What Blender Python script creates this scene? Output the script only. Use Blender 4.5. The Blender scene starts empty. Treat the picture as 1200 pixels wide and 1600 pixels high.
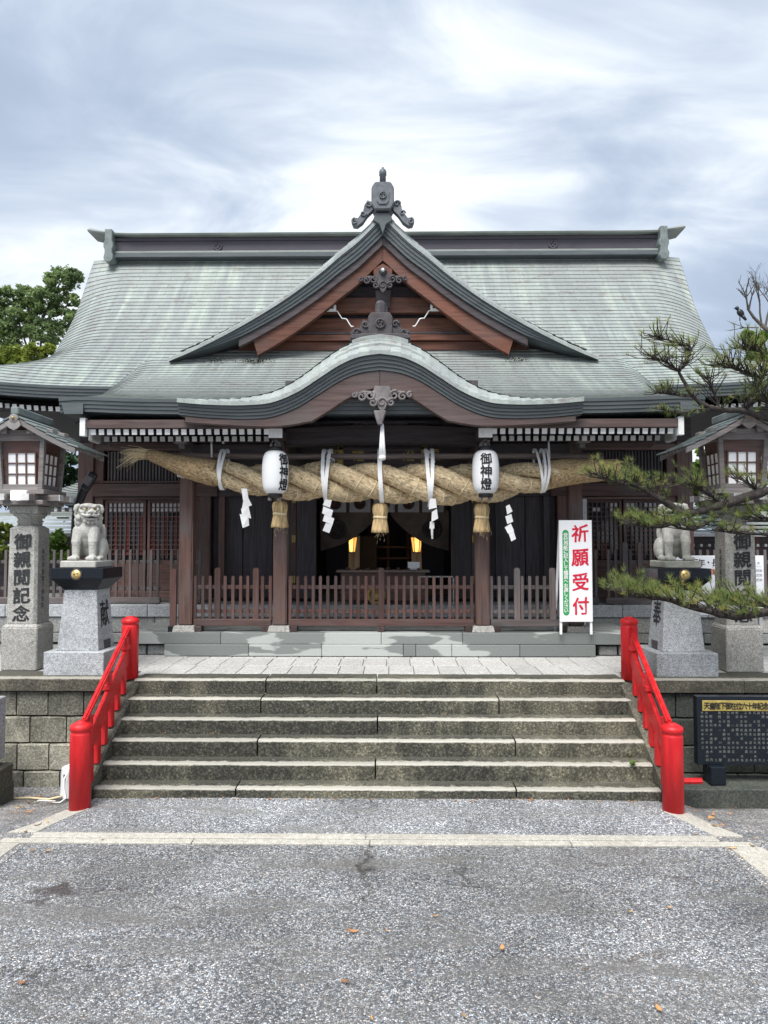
import bpy, bmesh, math, random
from mathutils import Vector, Matrix, noise as mnoise
R = math.radians
rng = random.Random(7)
SC = bpy.context.scene
COL = SC.collection

# ------------------------------------------------------------------ camera
CAM = Vector((0.19, 0.0, 2.57)); FPX = 1155.0
YAW = math.atan(16 / FPX); PITCH = math.atan(50 / FPX)
cd = bpy.data.cameras.new('camera'); cam = bpy.data.objects.new('camera', cd); COL.objects.link(cam)
cam.location = CAM; cam.rotation_euler = (R(90) + PITCH, 0, YAW)
cd.sensor_fit = 'VERTICAL'; cd.sensor_height = 36; cd.sensor_width = 27
cd.lens = FPX / 1600 * 36; cd.clip_end = 2000
SC.camera = cam
_RM = cam.rotation_euler.to_matrix()
def at(px, py, Y):
    """world point at depth Y (metres ahead of the viewer) on the sight line of a photo pixel"""
    d = _RM @ Vector(((px - 600) / FPX, -(py - 800) / FPX, -1.0))
    return CAM + d * (Y / d.y)
def X(px, Y): return at(px, 850, Y).x
def Z(py, Y, px=600): return at(px, py, Y).z

# ------------------------------------------------------------------ sky, sun, exposure
SUN_EL, SUN_AZ = R(58), R(200)
w = bpy.data.worlds.new('World'); SC.world = w; w.use_nodes = True
nt = w.node_tree; nt.nodes.clear()
def nd(nt, typ, ins=None, **props):
    n = nt.nodes.new(typ)
    for k, v in props.items(): setattr(n, k, v)
    for k, v in (ins or {}).items():
        s = n.inputs[k]
        if isinstance(v, bpy.types.NodeSocket): nt.links.new(v, s)
        else: s.default_value = v
    return n
def ramp(nt, fac, stops, interp='LINEAR'):
    n = nt.nodes.new('ShaderNodeValToRGB'); e = n.color_ramp.elements; n.color_ramp.interpolation = interp
    while len(e) < len(stops): e.new(0.5)
    for i, (p, c) in enumerate(stops):
        e[i].position = p
        if not hasattr(c, '__len__'): c = (c, c, c)
        e[i].color = (c[0], c[1], c[2], 1)
    nt.links.new(fac, n.inputs[0]); return n.outputs[0]
def mixc(nt, fac, a, b, mode='MIX'):
    n = nt.nodes.new('ShaderNodeMix'); n.data_type = 'RGBA'; n.blend_type = mode
    for i, v in ((0, fac), (6, a), (7, b)):
        if isinstance(v, bpy.types.NodeSocket): nt.links.new(v, n.inputs[i])
        else:
            n.inputs[i].default_value = v if i == 0 else (v[0], v[1], v[2], 1)
    return n.outputs[2]
def mth(nt, op, a, b=0.0, clamp=False):
    n = nt.nodes.new('ShaderNodeMath'); n.operation = op; n.use_clamp = clamp
    for i, v in ((0, a), (1, b)):
        if isinstance(v, bpy.types.NodeSocket): nt.links.new(v, n.inputs[i])
        else: n.inputs[i].default_value = v
    return n.outputs[0]
sky = nd(nt, 'ShaderNodeTexSky', sky_type='NISHITA', sun_disc=False, sun_elevation=SUN_EL, sun_rotation=SUN_AZ, air_density=1.0, dust_density=2.0)
tc = nd(nt, 'ShaderNodeTexCoord')
sep = nd(nt, 'ShaderNodeSeparateXYZ', {0: tc.outputs['Generated']})
den = mth(nt, 'ADD', mth(nt, 'ABSOLUTE', sep.outputs[2]), 0.30)
flat = nd(nt, 'ShaderNodeCombineXYZ', {0: mth(nt, 'DIVIDE', sep.outputs[0], den), 1: mth(nt, 'DIVIDE', sep.outputs[1], den), 2: 0.0})
SKY_OFF = (21.1613, 20.9192, 8.2571)
mp = nd(nt, 'ShaderNodeMapping', {0: flat.outputs[0], 1: SKY_OFF, 2: (0, 0, R(26.885)), 3: (1.0, 1.6, 1.0)})
n1 = nd(nt, 'ShaderNodeTexNoise', {'Vector': mp.outputs[0], 'Scale': 0.85, 'Detail': 6.0, 'Roughness': 0.46, 'Distortion': 0.45})
n2 = nd(nt, 'ShaderNodeTexNoise', {'Vector': mp.outputs[0], 'Scale': 3.0, 'Detail': 5.0, 'Roughness': 0.55, 'Distortion': 0.7})
cl = mth(nt, 'ADD', mth(nt, 'MULTIPLY', n1.outputs[0], 0.68), mth(nt, 'MULTIPLY', n2.outputs[0], 0.32))
ccol = ramp(nt, cl, [(0.40, (0.40, 0.485, 0.62)), (0.47, (0.48, 0.565, 0.70)), (0.52, (0.60, 0.68, 0.80)), (0.57, (0.82, 0.88, 0.95)), (0.63, (1.04, 1.07, 1.10))], 'B_SPLINE')
skc = mixc(nt, 1.0, sky.outputs[0], (0.075, 0.075, 0.075), 'MULTIPLY')
wcol = mixc(nt, 0.90, skc, ccol)
bg = nd(nt, 'ShaderNodeBackground', {0: wcol, 1: 0.34})
out = nd(nt, 'ShaderNodeOutputWorld', {0: bg.outputs[0]})

sl = bpy.data.lights.new('sun', 'SUN'); sun = bpy.data.objects.new('sun', sl); COL.objects.link(sun)
sl.energy = 1.5; sl.angle = R(32); sl.color = (1.0, 0.975, 0.94)
sd = Vector((math.sin(SUN_AZ) * math.cos(SUN_EL), math.cos(SUN_AZ) * math.cos(SUN_EL), math.sin(SUN_EL)))
sun.rotation_euler = (-sd).to_track_quat('-Z', 'Y').to_euler(); sun.location = (-6, -8, 20)
SC.view_settings.view_transform = 'Standard'; SC.view_settings.look = 'None'
SC.view_settings.exposure = 1.85; SC.view_settings.gamma = 1.0
SC.render.engine = 'CYCLES'; SC.cycles.max_bounces = 6; SC.cycles.use_denoising = True

# ------------------------------------------------------------------ materials
MATS = {}
def newmat(name):
    m = bpy.data.materials.new(name); m.use_nodes = True; m.node_tree.nodes.clear(); MATS[name] = m
    return m, m.node_tree
def finish(nt, color, rough=0.7, bump=None, bstr=0.3, bdist=0.02, metallic=0.0, spec=0.5, emis=None, estr=0.0, trans=None):
    b = nd(nt, 'ShaderNodeBsdfPrincipled')
    for k, v in (('Base Color', color), ('Roughness', rough), ('Metallic', metallic), ('Specular IOR Level', spec)):
        if isinstance(v, bpy.types.NodeSocket): nt.links.new(v, b.inputs[k])
        else: b.inputs[k].default_value = (v[0], v[1], v[2], 1) if hasattr(v, '__len__') else v
    if emis is not None:
        b.inputs['Emission Color'].default_value = (*emis, 1); b.inputs['Emission Strength'].default_value = estr
    if bump is not None:
        bn = nd(nt, 'ShaderNodeBump', {'Height': bump, 'Strength': bstr, 'Distance': bdist}); nt.links.new(bn.outputs[0], b.inputs['Normal'])
    o = nd(nt, 'ShaderNodeOutputMaterial'); sh = b.outputs[0]
    if trans is not None:
        t = nd(nt, 'ShaderNodeBsdfTranslucent'); 
        if isinstance(color, bpy.types.NodeSocket): nt.links.new(color, t.inputs[0])
        else: t.inputs[0].default_value = (*color, 1)
        ms = nd(nt, 'ShaderNodeMixShader', {0: trans, 1: sh, 2: t.outputs[0]}); sh = ms.outputs[0]
    nt.links.new(sh, o.inputs[0])
def pos(nt, scale=(1, 1, 1), rot=(0, 0, 0), loc=(0, 0, 0)):
    g = nd(nt, 'ShaderNodeNewGeometry')
    return nd(nt, 'ShaderNodeMapping', {0: g.outputs['Position'], 1: loc, 2: rot, 3: scale}).outputs[0]
def noi(nt, vec, scale, detail=5.0, rough=0.55, dist=0.0):
    return nd(nt, 'ShaderNodeTexNoise', {'Vector': vec, 'Scale': scale, 'Detail': detail, 'Roughness': rough, 'Distortion': dist}).outputs[0]
def objrand(nt): return nd(nt, 'ShaderNodeObjectInfo').outputs['Random']
def vary(nt, col, amt):
    """lighter or darker from object to object"""
    f = mth(nt, 'ADD', mth(nt, 'MULTIPLY', objrand(nt), 2 * amt), 1 - amt)
    c = nd(nt, 'ShaderNodeCombineXYZ', {0: f, 1: f, 2: f})
    return mixc(nt, 1.0, col, c.outputs[0], 'MULTIPLY')
def simple(name, stops, scale=6, stretch=(1, 1, 1), rough=0.75, bump=0.25, bdist=0.006, rand=0.0, metallic=0.0, spec=0.4, detail=6, fine=None, rr=0.15):
    m, nt = newmat(name); p = pos(nt, stretch)
    a = noi(nt, p, scale, detail, 0.6, 0.2)
    c = ramp(nt, a, stops)
    if fine:
        f = noi(nt, p, fine[0], 3, 0.6); c = mixc(nt, fine[1], c, ramp(nt, f, [(0.3, 0.0), (0.7, 1.0)]), 'OVERLAY')
    if rand: c = vary(nt, c, rand)
    b = noi(nt, p, scale * 4, 6, 0.65)
    rg = ramp(nt, a, [(0.3, max(0, rough - rr)), (0.7, min(1, rough + rr))])
    finish(nt, c, rg, b, bump, bdist, metallic, spec)
    return m
def flatm(name, col, rough=0.6, spec=0.4, metallic=0.0, emis=None, estr=0.0, trans=None):
    m, nt = newmat(name); finish(nt, col, rough, None, 0, 0, metallic, spec, emis, estr, trans); return m

# timber: weathered dark brown, grain along z or x
def wood(name, c, axis='z', rand=0.25, rough=0.62, grey=0.35):
    m, nt = newmat(name)
    st = {'z': (26, 26, 1.6), 'x': (1.6, 26, 26), 'y': (26, 1.6, 26)}[axis]
    p = pos(nt, st); a = noi(nt, p, 1.0, 8, 0.6, 0.6)
    big = noi(nt, pos(nt, (1, 1, 1)), 1.7, 4, 0.6)
    d = tuple(v * 0.45 for v in c); g = sum(c) / 3
    l = tuple(v * 1.25 + 0.012 for v in c); gr = (g * 1.35, g * 1.38, g * 1.42)
    col = ramp(nt, a, [(0.28, d), (0.5, c), (0.72, l)])
    col = mixc(nt, mth(nt, 'MULTIPLY', ramp(nt, big, [(0.42, 0.0), (0.68, 1.0)]), grey), col, gr)
    col = vary(nt, col, rand)
    finish(nt, col, rough, a, 0.35, 0.004, 0, 0.35); return m
WOODZ = wood('dark timber upright', (0.115, 0.062, 0.052), 'z')
WOODX = wood('dark timber level', (0.115, 0.062, 0.052), 'x')
WOODY = wood('dark timber deep', (0.055, 0.034, 0.031), 'y')
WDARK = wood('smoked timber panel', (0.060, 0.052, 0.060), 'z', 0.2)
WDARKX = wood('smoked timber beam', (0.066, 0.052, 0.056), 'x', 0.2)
WRED = wood('red brown fence timber', (0.088, 0.043, 0.035), 'z', 0.35, 0.6, 0.4)
WREDX = wood('red brown rail timber', (0.080, 0.042, 0.036), 'x', 0.25, 0.6, 0.4)
WGREY = wood('silver grey fence timber', (0.105, 0.082, 0.078), 'z', 0.3, 0.75, 0.6)
WGREYX = wood('silver grey rail timber', (0.115, 0.094, 0.090), 'x', 0.2, 0.75, 0.6)
WPILL = wood('pillar timber', (0.115, 0.064, 0.052), 'z', 0.15, 0.55, 0.55)
WGAB = wood('red brown gable timber', (0.125, 0.045, 0.026), 'x', 0.18, 0.6, 0.25)
WKARA = wood('brown carved board timber', (0.095, 0.062, 0.056), 'x', 0.1, 0.6, 0.35)
WLAN = wood('bleached lantern timber', (0.20, 0.175, 0.165), 'x', 0.2, 0.8, 0.5)
WPOLE = wood('bleached pole timber', (0.22, 0.165, 0.14), 'x', 0.1, 0.7, 0.3)
CARV = simple('carved dark timber', [(0.3, (0.035, 0.03, 0.035)), (0.7, (0.085, 0.075, 0.08))], 9, rough=0.6)
CARVL = simple('carved grey timber', [(0.3, (0.10, 0.085, 0.085)), (0.7, (0.22, 0.20, 0.20))], 9, rough=0.7)
WHITE = simple('white painted timber', [(0.3, (0.70, 0.71, 0.72)), (0.6, (0.82, 0.82, 0.81))], 12, rough=0.6, bump=0.1, rand=0.08)
SHADEW = simple('shaded white timber ends', [(0.3, (0.42, 0.42, 0.42)), (0.6, (0.58, 0.58, 0.57))], 12, rough=0.7, bump=0.1, rand=0.15)  # darker copy of the white paint, eave shade put into its colour
m, nt_ = newmat('red lacquer paint'); p = pos(nt_)
a_ = noi(nt_, pos(nt_, (9, 9, 1.2)), 1.4, 6, 0.65); sc_ = noi(nt_, p, 26, 6, 0.7); lo_ = noi(nt_, p, 3.2, 4, 0.6)
c_ = ramp(nt_, a_, [(0.28, (0.36, 0.007, 0.011)), (0.5, (0.56, 0.010, 0.014)), (0.74, (0.66, 0.035, 0.034))])
c_ = mixc(nt_, ramp(nt_, mth(nt_, 'ADD', mth(nt_, 'MULTIPLY', sc_, 0.6), mth(nt_, 'MULTIPLY', lo_, 0.4)), [(0.665, 0.0), (0.69, 0.8)]), c_, (0.16, 0.035, 0.03))
finish(nt_, c_, ramp(nt_, a_, [(0.3, 0.38), (0.7, 0.58)]), mth(nt_, 'ADD', sc_, a_), 0.10, 0.004, 0, 0.4); REDP = m
GOLD = simple('gilt metal', [(0.3, (0.62, 0.44, 0.16)), (0.7, (0.80, 0.60, 0.28))], 20, rough=0.4, bump=0.1, metallic=0.6)
BRASS = simple('old brass', [(0.3, (0.30, 0.22, 0.07)), (0.7, (0.48, 0.38, 0.14))], 20, rough=0.5, bump=0.1, metallic=0.6)
BLACKG = simple('black polished granite', [(0.3, (0.006, 0.009, 0.014)), (0.7, (0.013, 0.017, 0.024))], 60, rough=0.22, bump=0.02, spec=0.25, rr=0.05)
INK = flatm('black ink', (0.012, 0.012, 0.013), 0.6)
INKD = flatm('carved letter paint', (0.025, 0.027, 0.03), 0.7)
INKR = flatm('red print', (0.62, 0.012, 0.045), 0.5)
GREENP = flatm('green print', (0.035, 0.32, 0.10), 0.45)
BLUEP = flatm('blue print', (0.05, 0.22, 0.55), 0.5)
PAPERW = flatm('white sheet panel', (0.82, 0.83, 0.85), 0.35, 0.5)
INKW = flatm('white print', (0.82, 0.84, 0.80), 0.5)
ENGR = flatm('pale engraved letters', (0.19, 0.19, 0.17), 0.7)
CLOTH = simple('white cotton', [(0.3, (0.74, 0.74, 0.74)), (0.7, (0.83, 0.83, 0.82))], 30, rough=0.9, bump=0.2)
PAPER = flatm('white folded paper', (0.86, 0.86, 0.86), 0.8, 0.2, trans=0.25)
BLACKP = flatm('black plastic', (0.015, 0.016, 0.018), 0.4)
PLASTW = flatm('white plastic', (0.72, 0.73, 0.73), 0.4)
SHOJI = flatm('lantern paper pane', (0.86, 0.86, 0.86), 0.55, 0.3)
LAMPON = flatm('lit lamp face', (1, 0.95, 0.85), 0.4, emis=(1.0, 0.93, 0.80), estr=2.5)
WARM = flatm('lit amber pane', (0.9, 0.55, 0.2), 0.4, emis=(1.0, 0.50, 0.12), estr=0.28)
CRESTD = simple('dim drape crest print', [(0.3, (0.075, 0.06, 0.055)), (0.7, (0.11, 0.09, 0.08))], 3, rough=0.9)
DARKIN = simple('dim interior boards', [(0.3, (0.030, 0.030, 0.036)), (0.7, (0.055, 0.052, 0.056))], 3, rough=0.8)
CURT = simple('brown patterned drape', [(0.3, (0.17, 0.135, 0.115)), (0.7, (0.27, 0.215, 0.185))], 4, rough=0.9)
NOREN = simple('pale curtain cloth', [(0.3, (0.52, 0.52, 0.53)), (0.7, (0.62, 0.62, 0.62))], 6, rough=0.9)
GLASSD = flatm('dark window glass', (0.02, 0.022, 0.026), 0.08, 0.6)

def granite(name, a, b, grain=160, speck=0.5, rand=0.06, rough=0.8, stain=0.35, stainc=(0.16, 0.155, 0.14)):
    m, nt = newmat(name); p = pos(nt)
    v = nd(nt, 'ShaderNodeTexVoronoi', {'Vector': p, 'Scale': grain, 'Randomness': 1.0}).outputs['Color']
    vv = nd(nt, 'ShaderNodeSeparateColor', {0: v}).outputs[0]
    col = ramp(nt, vv, [(0.0, tuple(x * (1 - speck) for x in a)), (0.35, a), (0.75, b), (1.0, tuple(min(0.8, x * 1.18) for x in b))])
    n = noi(nt, p, 2.3, 6, 0.65, 0.3); n2 = noi(nt, p, 22, 5, 0.6)
    col = mixc(nt, mth(nt, 'MULTIPLY', ramp(nt, n, [(0.45, 0.0), (0.72, 1.0)]), stain), col, stainc)
    col = mixc(nt, 0.35, col, ramp(nt, n2, [(0.3, 0.25), (0.7, 0.75)]), 'OVERLAY')
    col = vary(nt, col, rand)
    finish(nt, col, rough, mth(nt, 'ADD', n2, mth(nt, 'MULTIPLY', vv, 0.25)), 0.25, 0.004, 0, 0.35); return m
GRAN = granite('grey speckled granite', (0.30, 0.32, 0.335), (0.46, 0.475, 0.49), 150, 0.45)
GRANL = granite('worn beige granite', (0.30, 0.29, 0.265), (0.42, 0.41, 0.385), 120, 0.4, stain=0.5, stainc=(0.20, 0.195, 0.175))
LIONS = granite('pale statue stone', (0.37, 0.365, 0.335), (0.45, 0.445, 0.41), 420, 0.12, 0.0, 0.9, 0.6, (0.26, 0.255, 0.215))
LIONR = granite('mossy statue stone', (0.31, 0.31, 0.265), (0.39, 0.385, 0.33), 420, 0.12, 0.0, 0.9, 0.7, (0.20, 0.20, 0.145))
TILE = granite('pale paving granite', (0.40, 0.395, 0.38), (0.54, 0.53, 0.51), 130, 0.3, 0.09, 0.62, 0.35, (0.30, 0.285, 0.25))
STRIP = granite('pale kerb concrete', (0.40, 0.38, 0.33), (0.50, 0.475, 0.415), 170, 0.3, 0.06, 0.8, 0.45, (0.27, 0.245, 0.20))
PODIUM = granite('podium granite', (0.20, 0.205, 0.20), (0.30, 0.305, 0.295), 120, 0.35, 0.12, 0.75, 0.5, (0.13, 0.13, 0.115))

def grimy(name, base, dark, tan, rand=0.12, streak=0.8, sc=(7, 7, 1.1), worn=None):
    """old stone with black mould running down it and worn lighter grain; UV x carries the wear of trodden edges"""
    m, nt = newmat(name); p = pos(nt)
    f = noi(nt, p, 42, 6, 0.75); g = noi(nt, p, 120, 4, 0.6)
    col = ramp(nt, f, [(0.30, tuple(x * 0.35 for x in base)), (0.5, base), (0.68, tan)])
    col = mixc(nt, 0.65, col, ramp(nt, g, [(0.3, 0.1), (0.7, 0.9)]), 'OVERLAY')
    s = noi(nt, pos(nt, sc), 0.55, 7, 0.66, 0.9)
    big = noi(nt, pos(nt, (1, 1, 0.5)), 0.75, 5, 0.6, 0.5)
    k = mth(nt, 'MULTIPLY', mth(nt, 'ADD', ramp(nt, s, [(0.44, 0.0), (0.64, 0.85)]), ramp(nt, big, [(0.44, 0.0), (0.58, 1.0)]), True), streak)
    k = mth(nt, 'MULTIPLY', k, ramp(nt, f, [(0.25, 1.0), (0.75, 0.45)]))
    col = mixc(nt, k, col, dark)
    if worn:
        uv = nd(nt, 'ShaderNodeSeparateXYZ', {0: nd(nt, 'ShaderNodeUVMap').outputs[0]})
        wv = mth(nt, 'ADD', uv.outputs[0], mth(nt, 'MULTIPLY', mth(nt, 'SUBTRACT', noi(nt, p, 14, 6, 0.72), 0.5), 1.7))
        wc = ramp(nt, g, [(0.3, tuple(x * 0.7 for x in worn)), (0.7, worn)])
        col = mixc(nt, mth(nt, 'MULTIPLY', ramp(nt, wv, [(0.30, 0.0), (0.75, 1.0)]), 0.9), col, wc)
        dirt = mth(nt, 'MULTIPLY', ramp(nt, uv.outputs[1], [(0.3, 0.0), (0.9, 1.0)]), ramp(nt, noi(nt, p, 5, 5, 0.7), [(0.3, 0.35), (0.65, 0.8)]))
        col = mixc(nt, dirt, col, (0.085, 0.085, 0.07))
    col = vary(nt, col, rand)
    finish(nt, col, 0.82, mth(nt, 'ADD', f, mth(nt, 'MULTIPLY', g, 0.5)), 0.6, 0.012, 0, 0.35); return m
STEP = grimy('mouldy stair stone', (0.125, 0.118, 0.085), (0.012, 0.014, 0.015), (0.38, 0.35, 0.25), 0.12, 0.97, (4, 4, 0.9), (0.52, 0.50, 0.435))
STEPC = grimy('mouldy coping stone', (0.16, 0.145, 0.105), (0.028, 0.028, 0.026), (0.33, 0.30, 0.23), 0.12, 0.85, (5, 5, 1.0), (0.42, 0.40, 0.34))
BLOCK = grimy('rough wall block stone', (0.27, 0.26, 0.205), (0.030, 0.030, 0.026), (0.50, 0.48, 0.40), 0.32, 0.85, (2.4, 2.4, 1.0))
BLOCKD = grimy('dark mossy wall block stone', (0.10, 0.11, 0.092), (0.025, 0.028, 0.026), (0.18, 0.19, 0.16), 0.25, 0.75, (3, 3, 1.2))

# hall kerb: wet green grey stone with pale dried patches
m, nt_ = newmat('damp kerb granite'); p = pos(nt_)
f = noi(nt_, p, 60, 5, 0.65); big = noi(nt_, pos(nt_, (0.75, 1, 3.2)), 1.35, 3, 0.45, 0.3)
col = ramp(nt_, f, [(0.25, (0.135, 0.15, 0.145)), (0.7, (0.225, 0.24, 0.23))])
pale = ramp(nt_, f, [(0.25, (0.31, 0.33, 0.315)), (0.7, (0.42, 0.435, 0.415))])
k = ramp(nt_, mth(nt_, 'ADD', big, mth(nt_, 'MULTIPLY', objrand(nt_), 0.10)), [(0.555, 0.0), (0.575, 1.0)])
col = vary(nt_, mixc(nt_, k, col, pale), 0.1)
finish(nt_, col, ramp(nt_, big, [(0.5, 0.35), (0.6, 0.75)]), f, 0.25, 0.004, 0, 0.4); KERBM = m

# copper roofs: patina with pale green runs and brown weathering
def copper(name, tint=1.0, seams=True, streaky=0.75):
    m, nt = newmat(name); p = pos(nt)
    s = noi(nt, pos(nt, (2.6, 0.16, 0.16)), 2.4, 6, 0.6, 0.2)
    big = noi(nt, pos(nt, (0.35, 0.6, 0.6)), 1.0, 4, 0.6)
    f = noi(nt, p, 28, 5, 0.65)
    a = ramp(nt, s, [(0.30, (0.185, 0.195, 0.20)), (0.46, (0.255, 0.285, 0.28)), (0.57, (0.34, 0.39, 0.355)), (0.68, (0.46, 0.49, 0.43))])
    b = ramp(nt, f, [(0.3, (0.19, 0.195, 0.20)), (0.7, (0.29, 0.31, 0.30))])
    col = mixc(nt, mth(nt, 'MULTIPLY', ramp(nt, big, [(0.36, 0.0), (0.66, 1.0)]), streaky), b, a)
    rust = noi(nt, pos(nt, (1, 2.2, 2.2)), 3.1, 6, 0.7)
    col = mixc(nt, mth(nt, 'MULTIPLY', ramp(nt, rust, [(0.55, 0.0), (0.66, 1.0)]), 0.62), col, (0.16, 0.125, 0.115))
    bm = f
    if seams:
        uv = nd(nt, 'ShaderNodeUVMap').outputs[0]
        br = nd(nt, 'ShaderNodeTexBrick', {'Vector': uv, 'Scale': 1.0, 'Mortar Size': 0.012, 'Mortar Smooth': 0.1, 'Brick Width': 0.62, 'Row Height': 1.0, 'Color1': (0.90, 0.90, 0.90, 1), 'Color2': (1, 1, 1, 1), 'Mortar': (0.78, 0.78, 0.78, 1)}, offset=0.5)
        col = mixc(nt, 1.0, col, br.outputs[0], 'MULTIPLY')
    col = mixc(nt, 1.0, col, (tint, tint * 1.02, tint * 1.0), 'MULTIPLY')
    if not seams: col = vary(nt, col, 0.09)
    finish(nt, col, 0.52, bm, 0.12, 0.006, 0.15, 0.45); return m
COPPER = copper('patinated copper roof', 1.13)
COPPLATE = copper('patinated copper plate', 1.16, False, 0.55)
FASCIA = simple('dark layered eave copper', [(0.3, (0.065, 0.078, 0.085)), (0.7, (0.105, 0.120, 0.125))], 7, (0.3, 1, 2), 0.55, 0.1, 0.004, spec=0.4)
RIDGEM = simple('brown copper ridge', [(0.3, (0.060, 0.054, 0.070)), (0.7, (0.095, 0.083, 0.10))], 3, (0.4, 1, 1), 0.55, 0.1, 0.004)
RIDGEC = simple('pale copper ridge cap', [(0.3, (0.19, 0.21, 0.20)), (0.7, (0.31, 0.335, 0.305))], 5, (0.4, 1, 1), 0.6, 0.1, 0.004)
ORN = simple('dark copper ornament', [(0.3, (0.075, 0.085, 0.10)), (0.7, (0.15, 0.16, 0.175))], 8, rough=0.5, metallic=0.2)
ORNL = simple('green copper ornament', [(0.3, (0.12, 0.145, 0.145)), (0.7, (0.22, 0.25, 0.24))], 8, rough=0.6)

# straw: fibres run along the strand (UV u = length, v = around)
def straw(name, c, fib=(3.0, 46.0)):
    m, nt = newmat(name); uv = nd(nt, 'ShaderNodeUVMap').outputs[0]
    mpn = nd(nt, 'ShaderNodeMapping', {0: uv, 3: (fib[0], fib[1], 1)}).outputs[0]
    a = noi(nt, mpn, 1.6, 5, 0.62, 0.5)
    big = noi(nt, pos(nt), 5, 4, 0.6)
    col = ramp(nt, a, [(0.30, tuple(x * 0.22 for x in c)), (0.43, tuple(x * 0.70 for x in c)), (0.55, c), (0.72, tuple(min(0.85, x * 1.45) for x in c))])
    col = mixc(nt, 0.4, col, ramp(nt, big, [(0.3, 0.3), (0.7, 0.7)]), 'OVERLAY')
    finish(nt, col, 0.85, a, 0.9, 0.02, 0, 0.25); return m
STRAW = straw('twisted rice straw', (0.58, 0.455, 0.285), (10, 17))
STRAWD = straw('tight bound straw', (0.42, 0.30, 0.165), (14, 26))
STRAWT = straw('tassel straw', (0.58, 0.42, 0.22), (2, 9))
CORD = simple('pale straw cord', [(0.3, (0.62, 0.50, 0.30)), (0.7, (0.76, 0.64, 0.42))], 30, rough=0.85)

def leaf(name, c, rand=0.35, trans=0.35):
    m, nt = newmat(name); p = pos(nt)
    n = noi(nt, p, 1.3, 3, 0.5); f = noi(nt, p, 17, 2, 0.5)
    col = ramp(nt, mth(nt, 'ADD', mth(nt, 'MULTIPLY', n, 0.6), mth(nt, 'MULTIPLY', f, 0.4)), [(0.3, tuple(x * 0.5 for x in c)), (0.5, c), (0.7, (c[0] * 1.75, c[1] * 1.5, c[2] * 1.2))])
    finish(nt, col, 0.55, None, 0, 0, 0, 0.35, trans=trans); return m
LEAF1 = leaf('mid green foliage', (0.20, 0.285, 0.12), trans=0.5); LEAF2 = leaf('yellow green foliage', (0.20, 0.26, 0.05))
LEAF3 = leaf('dark green foliage', (0.030, 0.070, 0.028)); LEAF4 = leaf('bright green foliage', (0.12, 0.22, 0.035))
NEEDLE = leaf('pine needles', (0.20, 0.26, 0.08), trans=0.4)
BARK = simple('dark pine bark', [(0.3, (0.018, 0.016, 0.015)), (0.6, (0.055, 0.045, 0.04)), (0.8, (0.10, 0.09, 0.085))], 18, (1, 1, 1), 0.9, 0.8, 0.02)
BARKG = simple('grey brown bark', [(0.3, (0.05, 0.045, 0.04)), (0.7, (0.12, 0.105, 0.09))], 8, (1, 1, 0.3), 0.9, 0.6, 0.02)
DRYLEAF = simple('dry fallen leaf', [(0.3, (0.30, 0.10, 0.04)), (0.5, (0.42, 0.22, 0.09)), (0.7, (0.50, 0.40, 0.20))], 2.0, rough=0.7, rand=0.4)

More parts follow.
